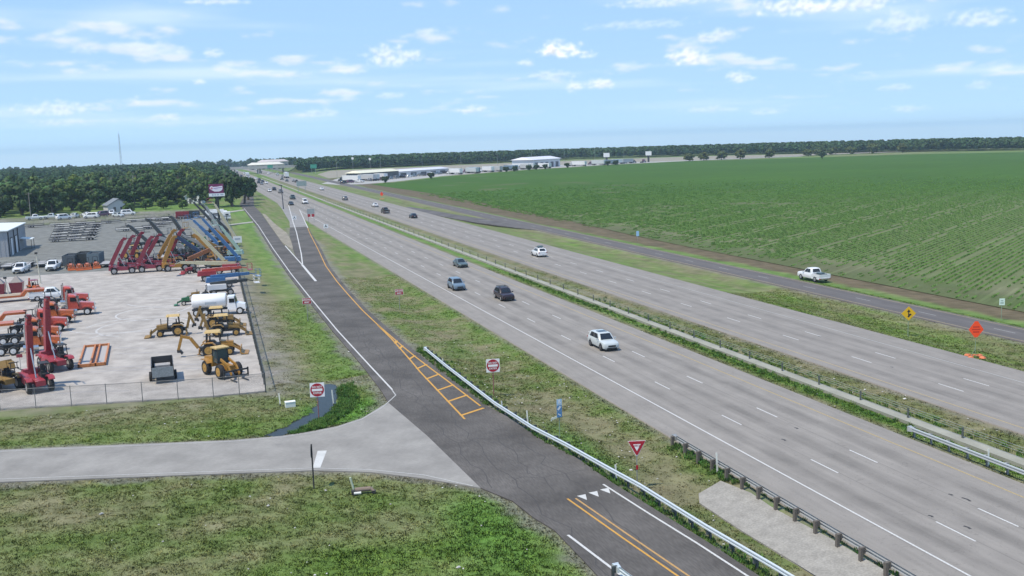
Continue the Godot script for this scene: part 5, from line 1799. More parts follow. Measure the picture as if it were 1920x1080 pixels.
func make_traffic() -> void:
	var silver := paint("silver", 0.50, 0.54, 0.54)
	var dark_red := paint("dark_red", 0.022, 0.008, 0.010)
	var steel_blue := paint("steel_blue", 0.13, 0.19, 0.25)
	var slate := paint("slate", 0.07, 0.10, 0.10)
	var white := paint("white", 0.72, 0.73, 0.73)
	var black := paint("black", 0.012, 0.013, 0.016)
	var brown := paint("brown", 0.035, 0.024, 0.022)
	var grey := paint("grey", 0.18, 0.185, 0.19)
	car("suv", silver, "silver sport utility car with dark roof glass, nearest car on the highway", 41.0, 97.4, -90, "roofglass dark")
	car("suv", dark_red, "dark maroon sport utility car with roof rack heading towards the camera", 41.3, 134.0, -90, "rack")
	car("suv", steel_blue, "steel-blue crossover in the outer southbound lane", 37.7, 147.0, -90, "dark")
	car("sedan", slate, "dark slate sedan in the inner southbound lane", 45.4, 173.5, -90)
	car("suv", white, "white sport utility car with a dark load on its roof, northbound", 63.1, 181.0, 90, "rack load")
	car("pickup", white, "white pickup truck with a loaded bed on the frontage road", 88.7, 128.6, 90, "cargo", "", "")
	car("van", white, "white van in the middle southbound lane beside the ramp gore", 42.2, 398.0, -90)
	car("pickup", paint("teal", 0.05, 0.085, 0.09), "dark teal pickup with cargo, middle southbound lane beyond the white van", 41.3, 437.0, -90, "cargo")
	car("sedan", black, "black sedan leaving the highway into the ramp beside the gore", 36.4, 393.0, -92)
	car("pickup", grey, "dark grey pickup behind the pole head in the middle southbound lane", 41.7, 500.0, -90)
	car("suv", black, "black sport utility car ahead of the far white sedan, southbound", 41.4, 534.0, -90)
	car("sedan", white, "white sedan in the outer southbound lane, level with the far guide sign", 38.0, 521.0, -90)
	car("sedan", grey, "grey car in the close far bunch of southbound traffic, nearest of the bunch", 41.3, 626.0, -90)
	car("sedan", white, "white car in the inner lane of the far southbound bunch", 44.8, 638.0, -90)
	car("suv", black, "dark car in the middle of the far southbound bunch", 41.0, 648.0, -90)
	car("pickup", slate, "dark pickup in the outer lane of the far southbound bunch", 37.7, 651.0, -90)
	car("sedan", black, "dark car at the inner rear of the far southbound bunch", 44.8, 668.0, -90)
	car("van", white, "white van at the tail of the far southbound bunch", 37.7, 708.0, -90)
	car("suv", grey, "grey car at the tail of the far southbound bunch, middle lane", 41.0, 716.0, -90)
	car("suv", brown, "brown car at the tail of the far southbound bunch, inner lane", 44.8, 699.0, -90)
	car("sedan", white, "white sedan on the northbound lanes, third ahead of the brown one", 63.2, 513.0, 90)
	car("suv", grey, "grey sport utility car on the northbound lanes with dark rear window", 59.7, 410.0, 90)
	car("sedan", white, "white sedan on the northbound lanes just ahead of the brown pickup", 62.6, 357.0, 90)
	car("pickup", brown, "dark brown pickup on the northbound inner lane", 59.7, 322.0, 90, "cargo")
	car("sedan", black, "black sedan following the brown pickup northbound", 63.1, 295.0, 90)
	car("suv", black, "black car far up the northbound lanes, nearest of the far bunch", 63.0, 637.0, 90)
	car("sedan", slate, "dark car in the far northbound bunch, inner lane", 59.6, 662.0, 90)
	car("sedan", grey, "grey car in the far northbound bunch, middle lane", 63.0, 652.0, 90)
	car("suv", slate, "dark car at the head of the far northbound bunch", 59.6, 698.0, 90)
	# the endless far traffic towards the skyline
	var cols := [white, grey, black, silver, brown, white]
	for k in 26:
		var south := k % 2 == 0
		car(["sedan", "suv", "van", "pickup"][k % 4], cols[k % 6], "tiny far car in the southbound lanes towards the skyline" if south else "tiny far car in the northbound lanes towards the skyline", ([37.7, 41.0, 44.8] if south else [59.6, 63.0, 66.4])[rng.randi() % 3], 735.0 + k * 24.0 + rng.randf() * 14.0, -90.0 if south else 90.0, "", "far_car", "far southbound traffic" if south else "far northbound traffic")
	semi("white_semi", "white semi-trailer truck coming down the southbound lanes near the overpass", 41.2, 770.0, -90, white, white, true)
	semi("white_semi", "white semi-trailer truck far up the northbound lanes", 66.2, 745.0, 90, white, white, true)


# conventional road tractor, nose towards +x; with a box trailer when asked
func semi(called: String, label: String, x: float, d: float, yaw: float, cab_m: Material, box_m: Material, trailer: bool, bare := false, group := "") -> Node3D:
	var t := thing(called, label, "truck", W(x, d, 0.03), yaw, group)
	var black := mat("car_black", 0.016, 0.016, 0.018, 0.5)
	var chrome := mat("chrome", 0.55, 0.56, 0.57, 0.15, 0.9)
	var glass := mat("car_glass", 0.018, 0.022, 0.026, 0.06)
	put(t, "frame", black, "semi_frame", [["b", -0.9, 0.85, 0.4, 6.6, 0.24, 0.1], ["b", -0.9, 0.85, -0.4, 6.6, 0.24, 0.1], ["b", 1.2, 0.8, 0, 2.4, 0.3, 0.8]])
	put(t, "hood", cab_m, "semi_hood", [["h", 0.6, 0.85, -0.78, 2.55, 0.85, -0.62, 2.55, 0.85, 0.62, 0.6, 0.85, 0.78, 0.6, 1.85, -0.72, 2.5, 1.6, -0.5, 2.5, 1.6, 0.5, 0.6, 1.85, 0.72]])
	for s in [-1.0, 1.0]:
		put(t, "fender", cab_m, "semi_fender%.0f" % s, [["e", 0.62 * s, 1.12 * s, 0.75, 0.85, 0.95, 1.12, 1.25, 1.28, 1.85, 1.28, 2.3, 1.08, 2.5, 0.7, 2.35, 0.68, 2.15, 0.98, 1.75, 1.14, 1.3, 1.13, 1.0, 0.98, 0.9, 0.8]])
		put(t, "fuel_tank", chrome, "semi_tank%.0f" % s, [["c", -1.25, 0.72, 0.92 * s, 0.35, 0.72, 0.92 * s, 0.32]])
		put(t, "exhaust_stack", chrome, "semi_stack%.0f" % s, [["c", -0.95, 0.9, 0.95 * s, -0.95, 3.35, 0.95 * s, 0.09], ["c", -0.95, 1.5, 0.95 * s, -0.95, 2.6, 0.95 * s, 0.14]])
		put(t, "mirror", chrome, "semi_mir%.0f" % s, [["b", 0.45, 2.2, 1.22 * s, 0.12, 0.55, 0.2], ["m", 0.4, 2.4, 0.95 * s, 0.45, 2.4, 1.2 * s, 0.03, 0.03]])
		put(t, "headlight", mat("lamp_glass", 0.62, 0.64, 0.66, 0.15), "semi_hl%.0f" % s, [["b", 2.42, 1.05, 0.86 * s, 0.14, 0.2, 0.3]])
		put(t, "side_window", glass, "semi_sw%.0f" % s, [["h", -0.45, 2.02, 1.015 * s, 0.42, 2.0, 0.975 * s, 0.25, 2.55, 0.955 * s, -0.45, 2.58, 0.985 * s, -0.45, 2.02, 1.035 * s, 0.42, 2.0, 0.995 * s, 0.25, 2.55, 0.975 * s, -0.45, 2.58, 1.005 * s]])
	put(t, "cab", cab_m, "semi_cab", [["h", -0.8, 0.95, -1.02, 0.62, 0.95, -0.98, 0.62, 0.95, 0.98, -0.8, 0.95, 1.02, -0.8, 2.75, -0.98, 0.25, 2.72, -0.92, 0.25, 2.72, 0.92, -0.8, 2.75, 0.98], ["h", -0.8, 2.75, -0.97, 0.3, 2.72, -0.92, 0.3, 2.72, 0.92, -0.8, 2.75, 0.97, -0.7, 2.95, -0.75, 0.05, 2.9, -0.72, 0.05, 2.9, 0.72, -0.7, 2.95, 0.75]])
	put(t, "windscreen", glass, "semi_ws", [["h", 0.60, 1.92, -0.86, 0.60, 1.92, 0.86, 0.34, 2.6, 0.84, 0.34, 2.6, -0.84, 0.63, 1.93, -0.86, 0.63, 1.93, 0.86, 0.37, 2.61, 0.84, 0.37, 2.61, -0.84]])
	put(t, "grille", chrome, "semi_grille", [["b", 2.56, 1.22, 0, 0.08, 0.75, 1.0]])
	put(t, "bumper", chrome, "semi_bumper", [["b", 2.62, 0.55, 0, 0.18, 0.36, 2.2]])
	put(t, "fifth_wheel", black, "semi_fifth", [["b", -2.9, 1.12, 0, 1.0, 0.14, 0.95], ["b", -1.5, 1.05, 0, 0.5, 0.25, 0.9]])
	put(t, "mud_flap", black, "semi_flap", [["b", -4.25, 0.55, 0.85, 0.05, 0.8, 0.6], ["b", -4.25, 0.55, -0.85, 0.05, 0.8, 0.6]])
	var rim := mat("truck_rim", 0.62, 0.63, 0.63, 0.35, 0.3)
	for s in [-1.0, 1.0]:
		wheel(t, 1.62, 0.5, 0.98 * s, 0.5, 0.3, rim)
		wheel(t, -2.3, 0.5, 0.88 * s, 0.5, 0.55, rim)
		wheel(t, -3.55, 0.5, 0.88 * s, 0.5, 0.55, rim)
	if trailer:
		put(t, "trailer_box", box_m, "semi_box", [["b", -8.6, 2.55, 0, 13.4, 2.75, 2.5]])
		put(t, "trailer_frame", black, "semi_tframe", [["b", -8.6, 1.08, 0, 13.0, 0.2, 1.2], ["b", -5.6, 0.6, 0.7, 0.15, 1.0, 0.15], ["b", -5.6, 0.6, -0.7, 0.15, 1.0, 0.15]])
		for s in [-1.0, 1.0]:
			wheel(t, -13.2, 0.5, 0.88 * s, 0.5, 0.55, rim)
			wheel(t, -14.5, 0.5, 0.88 * s, 0.5, 0.55, rim)
	return t


func telehandler(label: String, x: float, d: float, yaw: float, lift: float, reach: float, m: Material, group := "") -> void:
	var t := thing("telehandler", label, "telehandler", W(x, d, 0.012), yaw, group)
	var black := mat("machine_black", 0.025, 0.025, 0.027, 0.6)
	put(t, "chassis", m, "th_chassis", [["b", 0, 0.95, 0, 4.4, 0.5, 0.9], ["h", -2.5, 0.75, -1.0, -1.6, 0.75, -1.0, -1.6, 0.75, 1.0, -2.5, 0.75, 1.0, -2.4, 1.7, -0.8, -1.7, 1.7, -0.8, -1.7, 1.7, 0.8, -2.4, 1.7, 0.8]])
	put(t, "engine_pod", m, "th_pod", [["h", -1.0, 0.7, 0.5, 0.9, 0.7, 0.5, 0.9, 0.7, 1.15, -1.0, 0.7, 1.15, -0.95, 1.5, 0.55, 0.8, 1.3, 0.55, 0.8, 1.3, 1.1, -0.95, 1.5, 1.1]])
	for s in [-1.0, 1.0]:
		for a in [-1.55, 1.55]:
			put(t, "fender", m, "th_fender", [["e", -0.28, 0.28, -0.75, 1.28, -0.5, 1.5, 0.5, 1.5, 0.75, 1.28, 0.7, 1.2, 0.45, 1.4, -0.45, 1.4, -0.7, 1.2]], Vector3(a, 0, 0.98 * s))
			wheel(t, a, 0.62, 0.98 * s, 0.62, 0.45, mat("rim_grey", 0.34, 0.33, 0.32, 0.5))
	var cab := put(t, "cab_frame", black, "th_cab", [["b", 0.05, 2.52, -0.72, 1.3, 0.07, 0.85], ["m", -0.55, 1.1, -1.1, -0.5, 2.5, -1.05, 0.07, 0.07], ["m", 0.75, 1.1, -1.1, 0.55, 2.5, -1.05, 0.07, 0.07], ["m", -0.55, 1.1, -0.35, -0.5, 2.5, -0.38, 0.07, 0.07], ["m", 0.75, 1.1, -0.35, 0.55, 2.5, -0.38, 0.07, 0.07], ["b", 0.05, 1.25, -0.72, 1.3, 0.5, 0.75]])
	put(cab, "seat", black, "th_seat", [["b", -0.2, 1.6, -0.72, 0.5, 0.25, 0.5], ["b", -0.42, 1.9, -0.72, 0.12, 0.6, 0.5]])
	var b := Basis(Vector3(0, 0, 1), deg_to_rad(lift))
	var at := Vector3(-2.0, 1.85, 0.05)
	put(t, "boom", m, "th_boom", [["b", 2.3, 0, 0, 4.8, 0.72, 0.55]], at, b)
	var inner := put(t, "inner_boom", m, "th_inner%.1f" % reach, [["b", 4.6 + reach / 2, 0, 0, reach + 0.4, 0.52, 0.42]], at, b)
	put(inner, "boom_head", m, "th_head%.1f" % reach, [["e", -0.2, 0.2, 4.6 + reach, 0.2, 5.2 + reach, 0.1, 5.35 + reach, -0.55, 5.0 + reach, -0.6, 4.6 + reach, -0.2]])
	put(t, "lift_cylinder", mat("ram_steel", 0.5, 0.5, 0.5, 0.25, 0.8), "th_ram%.0f" % lift, [["c", 0.4, 1.1, 0.05, at.x + cos(deg_to_rad(lift)) * 2.6, at.y + sin(deg_to_rad(lift)) * 2.6 - 0.15, 0.05, 0.07]])
	put(t, "fork_carriage", black, "th_forks", [["b", 0, 0.42, 0, 0.08, 0.08, 0.9], ["b", 0, -0.12, 0, 0.08, 0.08, 0.9], ["b", 0, 0.15, 0.3, 0.06, 0.6, 0.06], ["b", 0, 0.15, -0.3, 0.06, 0.6, 0.06], ["m", 0, -0.2, 0.35, 1.1, -0.2, 0.35, 0.1, 0.06], ["m", 0, -0.2, -0.35, 1.1, -0.2, -0.35, 0.1, 0.06]], at + b * Vector3(5.45 + reach, -0.45, 0))


func backhoe(label: String, x: float, d: float, yaw: float, size: float, hoe_out: bool, m: Material, roof_m: Material) -> void:
	var t := thing("backhoe_loader", label, "backhoe", W(x, d, 0.012), yaw)
	t.scale = Vector3.ONE * size
	var black := mat("machine_black", 0.025, 0.025, 0.027, 0.6)
	put(t, "chassis", black, "bh_chassis", [["b", 0, 0.8, 0, 3.6, 0.4, 0.8]])
	put(t, "hood", m, "bh_hood", [["h", 0.55, 0.95, -0.5, 1.95, 0.95, -0.42, 1.95, 0.95, 0.42, 0.55, 0.95, 0.5, 0.55, 1.62, -0.48, 1.9, 1.5, -0.4, 1.9, 1.5, 0.4, 0.55, 1.62, 0.48]])
	put(t, "exhaust", black, "bh_ex", [["c", 1.35, 1.5, 0.2, 1.35, 2.3, 0.2, 0.05]])
	var cab := put(t, "cab_posts", black, "bh_posts", [["m", 0.55, 1.2, 0.68, 0.4, 2.62, 0.62, 0.09, 0.09], ["m", 0.55, 1.2, -0.68, 0.4, 2.62, -0.62, 0.09, 0.09], ["m", -1.0, 1.2, 0.68, -0.9, 2.62, 0.62, 0.09, 0.09], ["m", -1.0, 1.2, -0.68, -0.9, 2.62, -0.62, 0.09, 0.09], ["b", -0.25, 1.2, 0, 1.5, 0.25, 1.2]])
	put(cab, "seat", black, "bh_seat", [["b", -0.35, 1.5, 0, 0.5, 0.3, 0.5], ["b", -0.6, 1.85, 0, 0.14, 0.6, 0.5]])
	put(t, "roof", roof_m, "bh_roof", [["h", -1.15, 2.62, -0.8, 0.65, 2.62, -0.8, 0.65, 2.62, 0.8, -1.15, 2.62, 0.8, -1.05, 2.76, -0.7, 0.55, 2.76, -0.7, 0.55, 2.76, 0.7, -1.05, 2.76, 0.7]])
	var rim := mat("rim_yellow", 0.36, 0.21, 0.05, 0.6)
	for s in [-1.0, 1.0]:
		put(t, "fender", m, "bh_fender", [["e", -0.28, 0.28, -0.8, 1.35, -0.5, 1.58, 0.5, 1.58, 0.8, 1.3, 0.7, 1.25, 0.45, 1.48, -0.45, 1.48, -0.7, 1.3]], Vector3(-0.75, 0, 0.85 * s))
		wheel(t, -0.75, 0.72, 0.85 * s, 0.72, 0.48, rim)
		wheel(t, 1.5, 0.46, 0.78 * s, 0.46, 0.32, rim)
		put(t, "loader_arm", m, "bh_arm", [["m", 0.5, 1.35, 0, 1.9, 1.05, 0, 0.14, 0.24], ["m", 1.9, 1.05, 0, 2.75, 0.45, 0, 0.14, 0.2]], Vector3(0, 0, 0.58 * s))
		put(t, "stabiliser", m, "bh_stab", [["m", -1.75, 0.9, 0, -1.85, 0.3, 0.45 * s, 0.14, 0.16], ["b", -1.85, 0.2, 0.48 * s, 0.4, 0.08, 0.3]], Vector3(0, 0, 0.6 * s))
	put(t, "front_bucket", m, "bh_bucket", [["e", -1.1, 1.1, 2.65, 0.85, 2.6, 0.25, 2.85, 0.08, 3.5, 0.05, 3.5, 0.1, 2.95, 0.16, 2.74, 0.32, 2.76, 0.82]])
	if hoe_out:
		put(t, "hoe_boom", m, "bh_boom", [["m", -1.9, 0.9, 0, -2.7, 2.1, 0, 0.26, 0.34], ["m", -2.7, 2.1, 0, -3.7, 2.35, 0, 0.24, 0.32]])
		put(t, "hoe_stick", m, "bh_stick", [["m", -3.55, 2.5, 0, -4.05, 0.8, 0, 0.2, 0.3]])
		put(t, "hoe_bucket", black, "bh_hb", [["e", -0.3, 0.3, -4.2, 0.85, -3.8, 0.8, -3.55, 0.45, -3.7, 0.3, -3.85, 0.55, -4.15, 0.55]])
	else:
		put(t, "hoe_boom", m, "bh_boom2", [["m", -1.9, 0.85, 0, -2.35, 2.5, 0, 0.26, 0.34], ["m", -2.35, 2.5, 0, -2.2, 3.0, 0, 0.22, 0.28]])
		put(t, "hoe_stick", m, "bh_stick2", [["m", -2.25, 2.9, 0, -2.85, 1.35, 0, 0.2, 0.28]])
		put(t, "hoe_bucket", black, "bh_hb2", [["e", -0.3, 0.3, -3.1, 1.4, -2.7, 1.45, -2.5, 1.05, -2.65, 0.9, -2.8, 1.1, -3.1, 1.05]])


func wheel_loader(label: String, x: float, d: float, yaw: float, m: Material) -> void:
	var t := thing("wheel_loader", label, "wheel loader", W(x, d, 0.012), yaw)
	var black := mat("machine_black", 0.025, 0.025, 0.027, 0.6)
	put(t, "rear_body", m, "wl_rear", [["h", -2.5, 0.9, -0.75, -0.6, 0.9, -0.75, -0.6, 0.9, 0.75, -2.5, 0.9, 0.75, -2.4, 1.75, -0.7, -0.6, 1.95, -0.7, -0.6, 1.95, 0.7, -2.4, 1.75, 0.7]])
	put(t, "front_frame", m, "wl_front", [["b", 1.1, 0.95, 0, 1.6, 0.6, 0.8]])
	put(t, "cab", mat("cab_glass", 0.03, 0.05, 0.055, 0.08), "wl_cab", [["h", -0.75, 1.4, -0.62, 0.35, 1.3, -0.6, 0.35, 1.3, 0.6, -0.75, 1.4, 0.62, -0.7, 2.75, -0.55, 0.2, 2.75, -0.52, 0.2, 2.75, 0.52, -0.7, 2.75, 0.55]])
	put(t, "cab_post", black, "wl_posts", [["m", 0.37, 1.3, 0.62, 0.22, 2.75, 0.54, 0.08, 0.08], ["m", 0.37, 1.3, -0.62, 0.22, 2.75, -0.54, 0.08, 0.08], ["m", -0.77, 1.4, 0.64, -0.72, 2.75, 0.57, 0.08, 0.08], ["m", -0.77, 1.4, -0.64, -0.72, 2.75, -0.57, 0.08, 0.08]])
	put(t, "roof", mat("roof_tan", 0.62, 0.44, 0.17, 0.6), "wl_roof", [["b", -0.25, 2.82, 0, 1.4, 0.12, 1.4]])
	for s in [-1.0, 1.0]:
		wheel(t, -1.55, 0.72, 0.92 * s, 0.72, 0.52, mat("rim_yellow", 0.36, 0.21, 0.05, 0.6))
		wheel(t, 1.45, 0.72, 0.92 * s, 0.72, 0.52, mats["rim_yellow"])
		put(t, "fender", m, "wl_fender", [["e", -0.3, 0.3, -0.85, 1.45, -0.5, 1.6, 0.4, 1.6, 0.8, 1.3, 0.72, 1.24, 0.36, 1.5, -0.5, 1.5]], Vector3(-1.5, 0, 0.92 * s))
		put(t, "lift_arm", m, "wl_arm", [["m", 0.7, 1.75, 0, 2.2, 1.35, 0, 0.12, 0.26], ["m", 2.2, 1.35, 0, 2.9, 0.5, 0, 0.12, 0.24]], Vector3(0, 0, 0.42 * s))
	put(t, "fork_frame", black, "wl_forks", [["b", 3.0, 0.35, 0, 0.12, 0.18, 2.6], ["b", 3.0, 0.95, 0, 0.12, 0.16, 2.6], ["b", 3.0, 0.65, 1.25, 0.12, 0.9, 0.12], ["b", 3.0, 0.65, -1.25, 0.12, 0.9, 0.12], ["m", 3.0, 0.12, 0.6, 4.3, 0.12, 0.6, 0.14, 0.06], ["m", 3.0, 0.12, -0.6, 4.3, 0.12, -0.6, 0.14, 0.06]])


# telescopic lift: the boom is hinged at the rear and points over the nose
func boom_lift(label: String, x: float, d: float, yaw: float, lift: float, length: float, m: Material, boom_m: Material) -> void:
	var t := thing("boom_lift", label, "boom lift", W(x, d, 0.012), yaw)
	var black := mat("machine_black", 0.025, 0.025, 0.027, 0.6)
	put(t, "chassis", black, "bl_chassis", [["b", 0, 0.75, 0, 3.2, 0.35, 1.3]])
	for s in [-1.0, 1.0]:
		for a in [-1.25, 1.25]:
			wheel(t, a, 0.5, 1.0 * s, 0.5, 0.36, mat("rim_grey", 0.34, 0.33, 0.32, 0.5))
	put(t, "turntable", m, "bl_turn", [["b", -0.6, 1.35, 0, 2.6, 0.75, 1.9], ["c", 0, 0.9, 0, 0, 1.0, 0, 0.7]])
	put(t, "counterweight", m, "bl_cw", [["h", -2.4, 0.95, -0.95, -1.7, 0.95, -0.95, -1.7, 0.95, 0.95, -2.4, 0.95, 0.95, -2.2, 1.75, -0.9, -1.7, 1.75, -0.9, -1.7, 1.75, 0.9, -2.2, 1.75, 0.9]])
	var b := Basis(Vector3(0, 0, 1), deg_to_rad(lift))
	var at := Vector3(-1.6, 1.75, 0)
	put(t, "boom", boom_m, "bl_boom%.1f" % length, [["b", length * 0.36, 0, 0, length * 0.72, 0.62, 0.5]], at, b)
	var fly := put(t, "fly_boom", boom_m, "bl_fly%.1f" % length, [["b", length * 0.84, 0, 0, length * 0.32, 0.46, 0.38]], at, b)
	put(fly, "jib", boom_m, "bl_jib%.1f" % length, [["m", length, 0, 0, length + 0.9, -0.25, 0, 0.14, 0.16]])
	put(t, "lift_cylinder", mat("ram_steel", 0.5, 0.5, 0.5, 0.25, 0.8), "bl_ram%.0f" % lift, [["c", -0.3, 1.5, 0, at.x + cos(deg_to_rad(lift)) * 3.0, at.y + sin(deg_to_rad(lift)) * 3.0 - 0.15, 0, 0.07]])
	var tip := at + b * Vector3(length + 0.9, -0.25, 0)
	put(t, "basket", m, "bl_basket", [["b", 0.5, 0, 0, 0.8, 0.06, 1.9], ["b", 0.12, 0.55, 0, 0.04, 0.04, 1.9], ["b", 0.88, 0.55, 0, 0.04, 0.04, 1.9], ["b", 0.12, 1.05, 0, 0.05, 0.05, 1.9], ["b", 0.88, 1.05, 0, 0.05, 0.05, 1.9], ["b", 0.5, 1.05, 0.93, 0.8, 0.05, 0.05], ["b", 0.5, 1.05, -0.93, 0.8, 0.05, 0.05], ["b", 0.12, 0.5, 0.93, 0.05, 1.05, 0.05], ["b", 0.88, 0.5, 0.93, 0.05, 1.05, 0.05], ["b", 0.12, 0.5, -0.93, 0.05, 1.05, 0.05], ["b", 0.88, 0.5, -0.93, 0.05, 1.05, 0.05]], tip - Vector3(0, 0.3, 0))


func flat_trailer(label: String, x: float, d: float, yaw: float, length: float, deck_m: Material, group := "", rail := true) -> void:
	var t := thing("flat_trailer", label, "trailer", W(x, d, 0.012), yaw, group)
	var black := mat("trailer_black", 0.03, 0.03, 0.033, 0.6)
	var key := "ft%.1f" % length
	put(t, "deck", deck_m, key + "deck", [["b", 0, 0.72, 0, length, 0.07, 2.0]])
	put(t, "frame", black, key + "frame", [["b", 0, 0.6, 0.98, length + 0.1, 0.16, 0.08], ["b", 0, 0.6, -0.98, length + 0.1, 0.16, 0.08], ["b", -length / 2, 0.6, 0, 0.08, 0.16, 2.0], ["b", length / 2, 0.6, 0, 0.08, 0.16, 2.0]])
	put(t, "tongue", black, key + "tongue", [["m", length / 2, 0.58, 0.7, length / 2 + 1.5, 0.58, 0, 0.09, 0.12], ["m", length / 2, 0.58, -0.7, length / 2 + 1.5, 0.58, 0, 0.09, 0.12], ["c", length / 2 + 1.3, 0, 0, length / 2 + 1.3, 0.75, 0, 0.04]])
	if rail:
		put(t, "side_rail", black, key + "rail", [["b", 0, 1.1, 1.0, length, 0.06, 0.05], ["b", 0, 1.1, -1.0, length, 0.06, 0.05], ["b", length / 2, 1.1, 0, 0.05, 0.06, 2.0], ["b", length / 2, 0.9, 1.0, 0.05, 0.4, 0.05], ["b", length / 2, 0.9, -1.0, 0.05, 0.4, 0.05], ["b", -length / 2, 0.9, 1.0, 0.05, 0.4, 0.05], ["b", -length / 2, 0.9, -1.0, 0.05, 0.4, 0.05]])
	for s in [-1.0, 1.0]:
		for a in [-0.45, 0.4]:
			wheel(t, -length * 0.12 + a, 0.36, 1.1 * s, 0.36, 0.22, mat("rim_grey", 0.34, 0.33, 0.32, 0.5))
		put(t, "fender", black, key + "fender", [["b", -length * 0.12, 0.8, 1.1 * s, 1.7, 0.05, 0.28]])


func lowboy(label: String, x: float, d: float, yaw: float, m: Material) -> void:
	var t := thing("lowboy_trailer", label, "trailer", W(x, d, 0.012), yaw)
	put(t, "deck", m, "lb_deck", [["b", 0, 0.8, 0, 8.5, 0.28, 2.5]])
	put(t, "deck_planks", mat("worn_planks", 0.36, 0.30, 0.22, 0.9), "lb_planks", [["b", 0, 0.965, -0.65, 8.3, 0.05, 1.0], ["b", 0, 0.965, 0.65, 8.3, 0.05, 1.0]])
	put(t, "gooseneck", m, "lb_neck", [["e", -1.1, 1.1, 4.2, 0.66, 4.7, 0.7, 5.2, 1.35, 7.6, 1.35, 7.6, 1.65, 4.9, 1.65, 4.2, 0.94]])
	put(t, "rear_ramp", m, "lb_ramp", [["e", -1.2, 1.2, -4.2, 0.66, -4.2, 0.94, -6.2, 0.5, -6.2, 0.36]])
	for s in [-1.0, 1.0]:
		for a in [-3.7, -2.7]:
			wheel(t, a, 0.42, 1.05 * s, 0.42, 0.5, mat("truck_rim", 0.62, 0.63, 0.63, 0.35, 0.3))


func compact_tractor(label: String, x: float, d: float, yaw: float, m: Material) -> void:
	var t := thing("compact_tractor", label, "tractor", W(x, d, 0.012), yaw)
	var black := mat("machine_black", 0.025, 0.025, 0.027, 0.6)
	put(t, "hood", m, "ct_hood", [["h", 0.1, 0.6, -0.3, 1.3, 0.6, -0.26, 1.3, 0.6, 0.26, 0.1, 0.6, 0.3, 0.1, 1.2, -0.3, 1.25, 1.05, -0.22, 1.25, 1.05, 0.22, 0.1, 1.2, 0.3]])
	put(t, "frame", black, "ct_frame", [["b", 0, 0.5, 0, 2.2, 0.2, 0.4]])
	put(t, "seat", black, "ct_seat", [["b", -0.6, 1.0, 0, 0.4, 0.12, 0.45], ["b", -0.8, 1.25, 0, 0.08, 0.4, 0.45]])
	put(t, "roll_bar", black, "ct_bar", [["m", -0.95, 0.8, 0.5, -1.0, 2.1, 0.45, 0.07, 0.07], ["m", -0.95, 0.8, -0.5, -1.0, 2.1, -0.45, 0.07, 0.07], ["b", -1.0, 2.1, 0, 0.07, 0.07, 0.95]])
	put(t, "loader", m, "ct_loader", [["m", 0.3, 1.0, 0.5, 1.9, 0.4, 0.5, 0.08, 0.12], ["m", 0.3, 1.0, -0.5, 1.9, 0.4, -0.5, 0.08, 0.12], ["e", -0.7, 0.7, 1.85, 0.6, 1.8, 0.1, 2.35, 0.06, 2.35, 0.1, 1.92, 0.2]])
	for s in [-1.0, 1.0]:
		wheel(t, -0.7, 0.55, 0.62 * s, 0.55, 0.36, mat("rim_pale", 0.55, 0.50, 0.42, 0.5))
		wheel(t, 0.95, 0.34, 0.55 * s, 0.34, 0.24, mats["rim_pale"])


func roll_off(label: String, x: float, d: float, yaw: float, w: float, h: float, m: Material) -> void:
	var t := thing("roll_off_bin", label, "container", W(x, d, 0.012), yaw)
	var key := "ro%.1f%.1f" % [w, h]
	put(t, "floor", m, key + "f", [["b", 0, 0.25, 0, w, 0.12, 2.3]])
	for s in [-1.0, 1.0]:
		put(t, "side_wall", m, key + "s", [["b", 0, 0.25 + h / 2, 0, w, h, 0.08]], Vector3(0, 0, 1.12 * s))
		put(t, "end_wall", m, key + "e", [["b", 0, 0.25 + h / 2, 0, 0.08, h, 2.14]], Vector3((w / 2 - 0.05) * s, 0, 0))
		for k in 5:
			put(t, "rib", m, key + "r", [["b", 0, 0.25 + h / 2, 0, 0.12, h - 0.1, 0.1]], Vector3(-w / 2 + 0.3 + k * (w - 0.6) / 4.0, 0, 1.2 * s))
	put(t, "tarp", mat("tarp_dark", 0.03, 0.035, 0.04, 0.7), key + "t", [["b", 0, 0.25 + h * 0.86, 0, w - 0.2, 0.05, 2.1]])


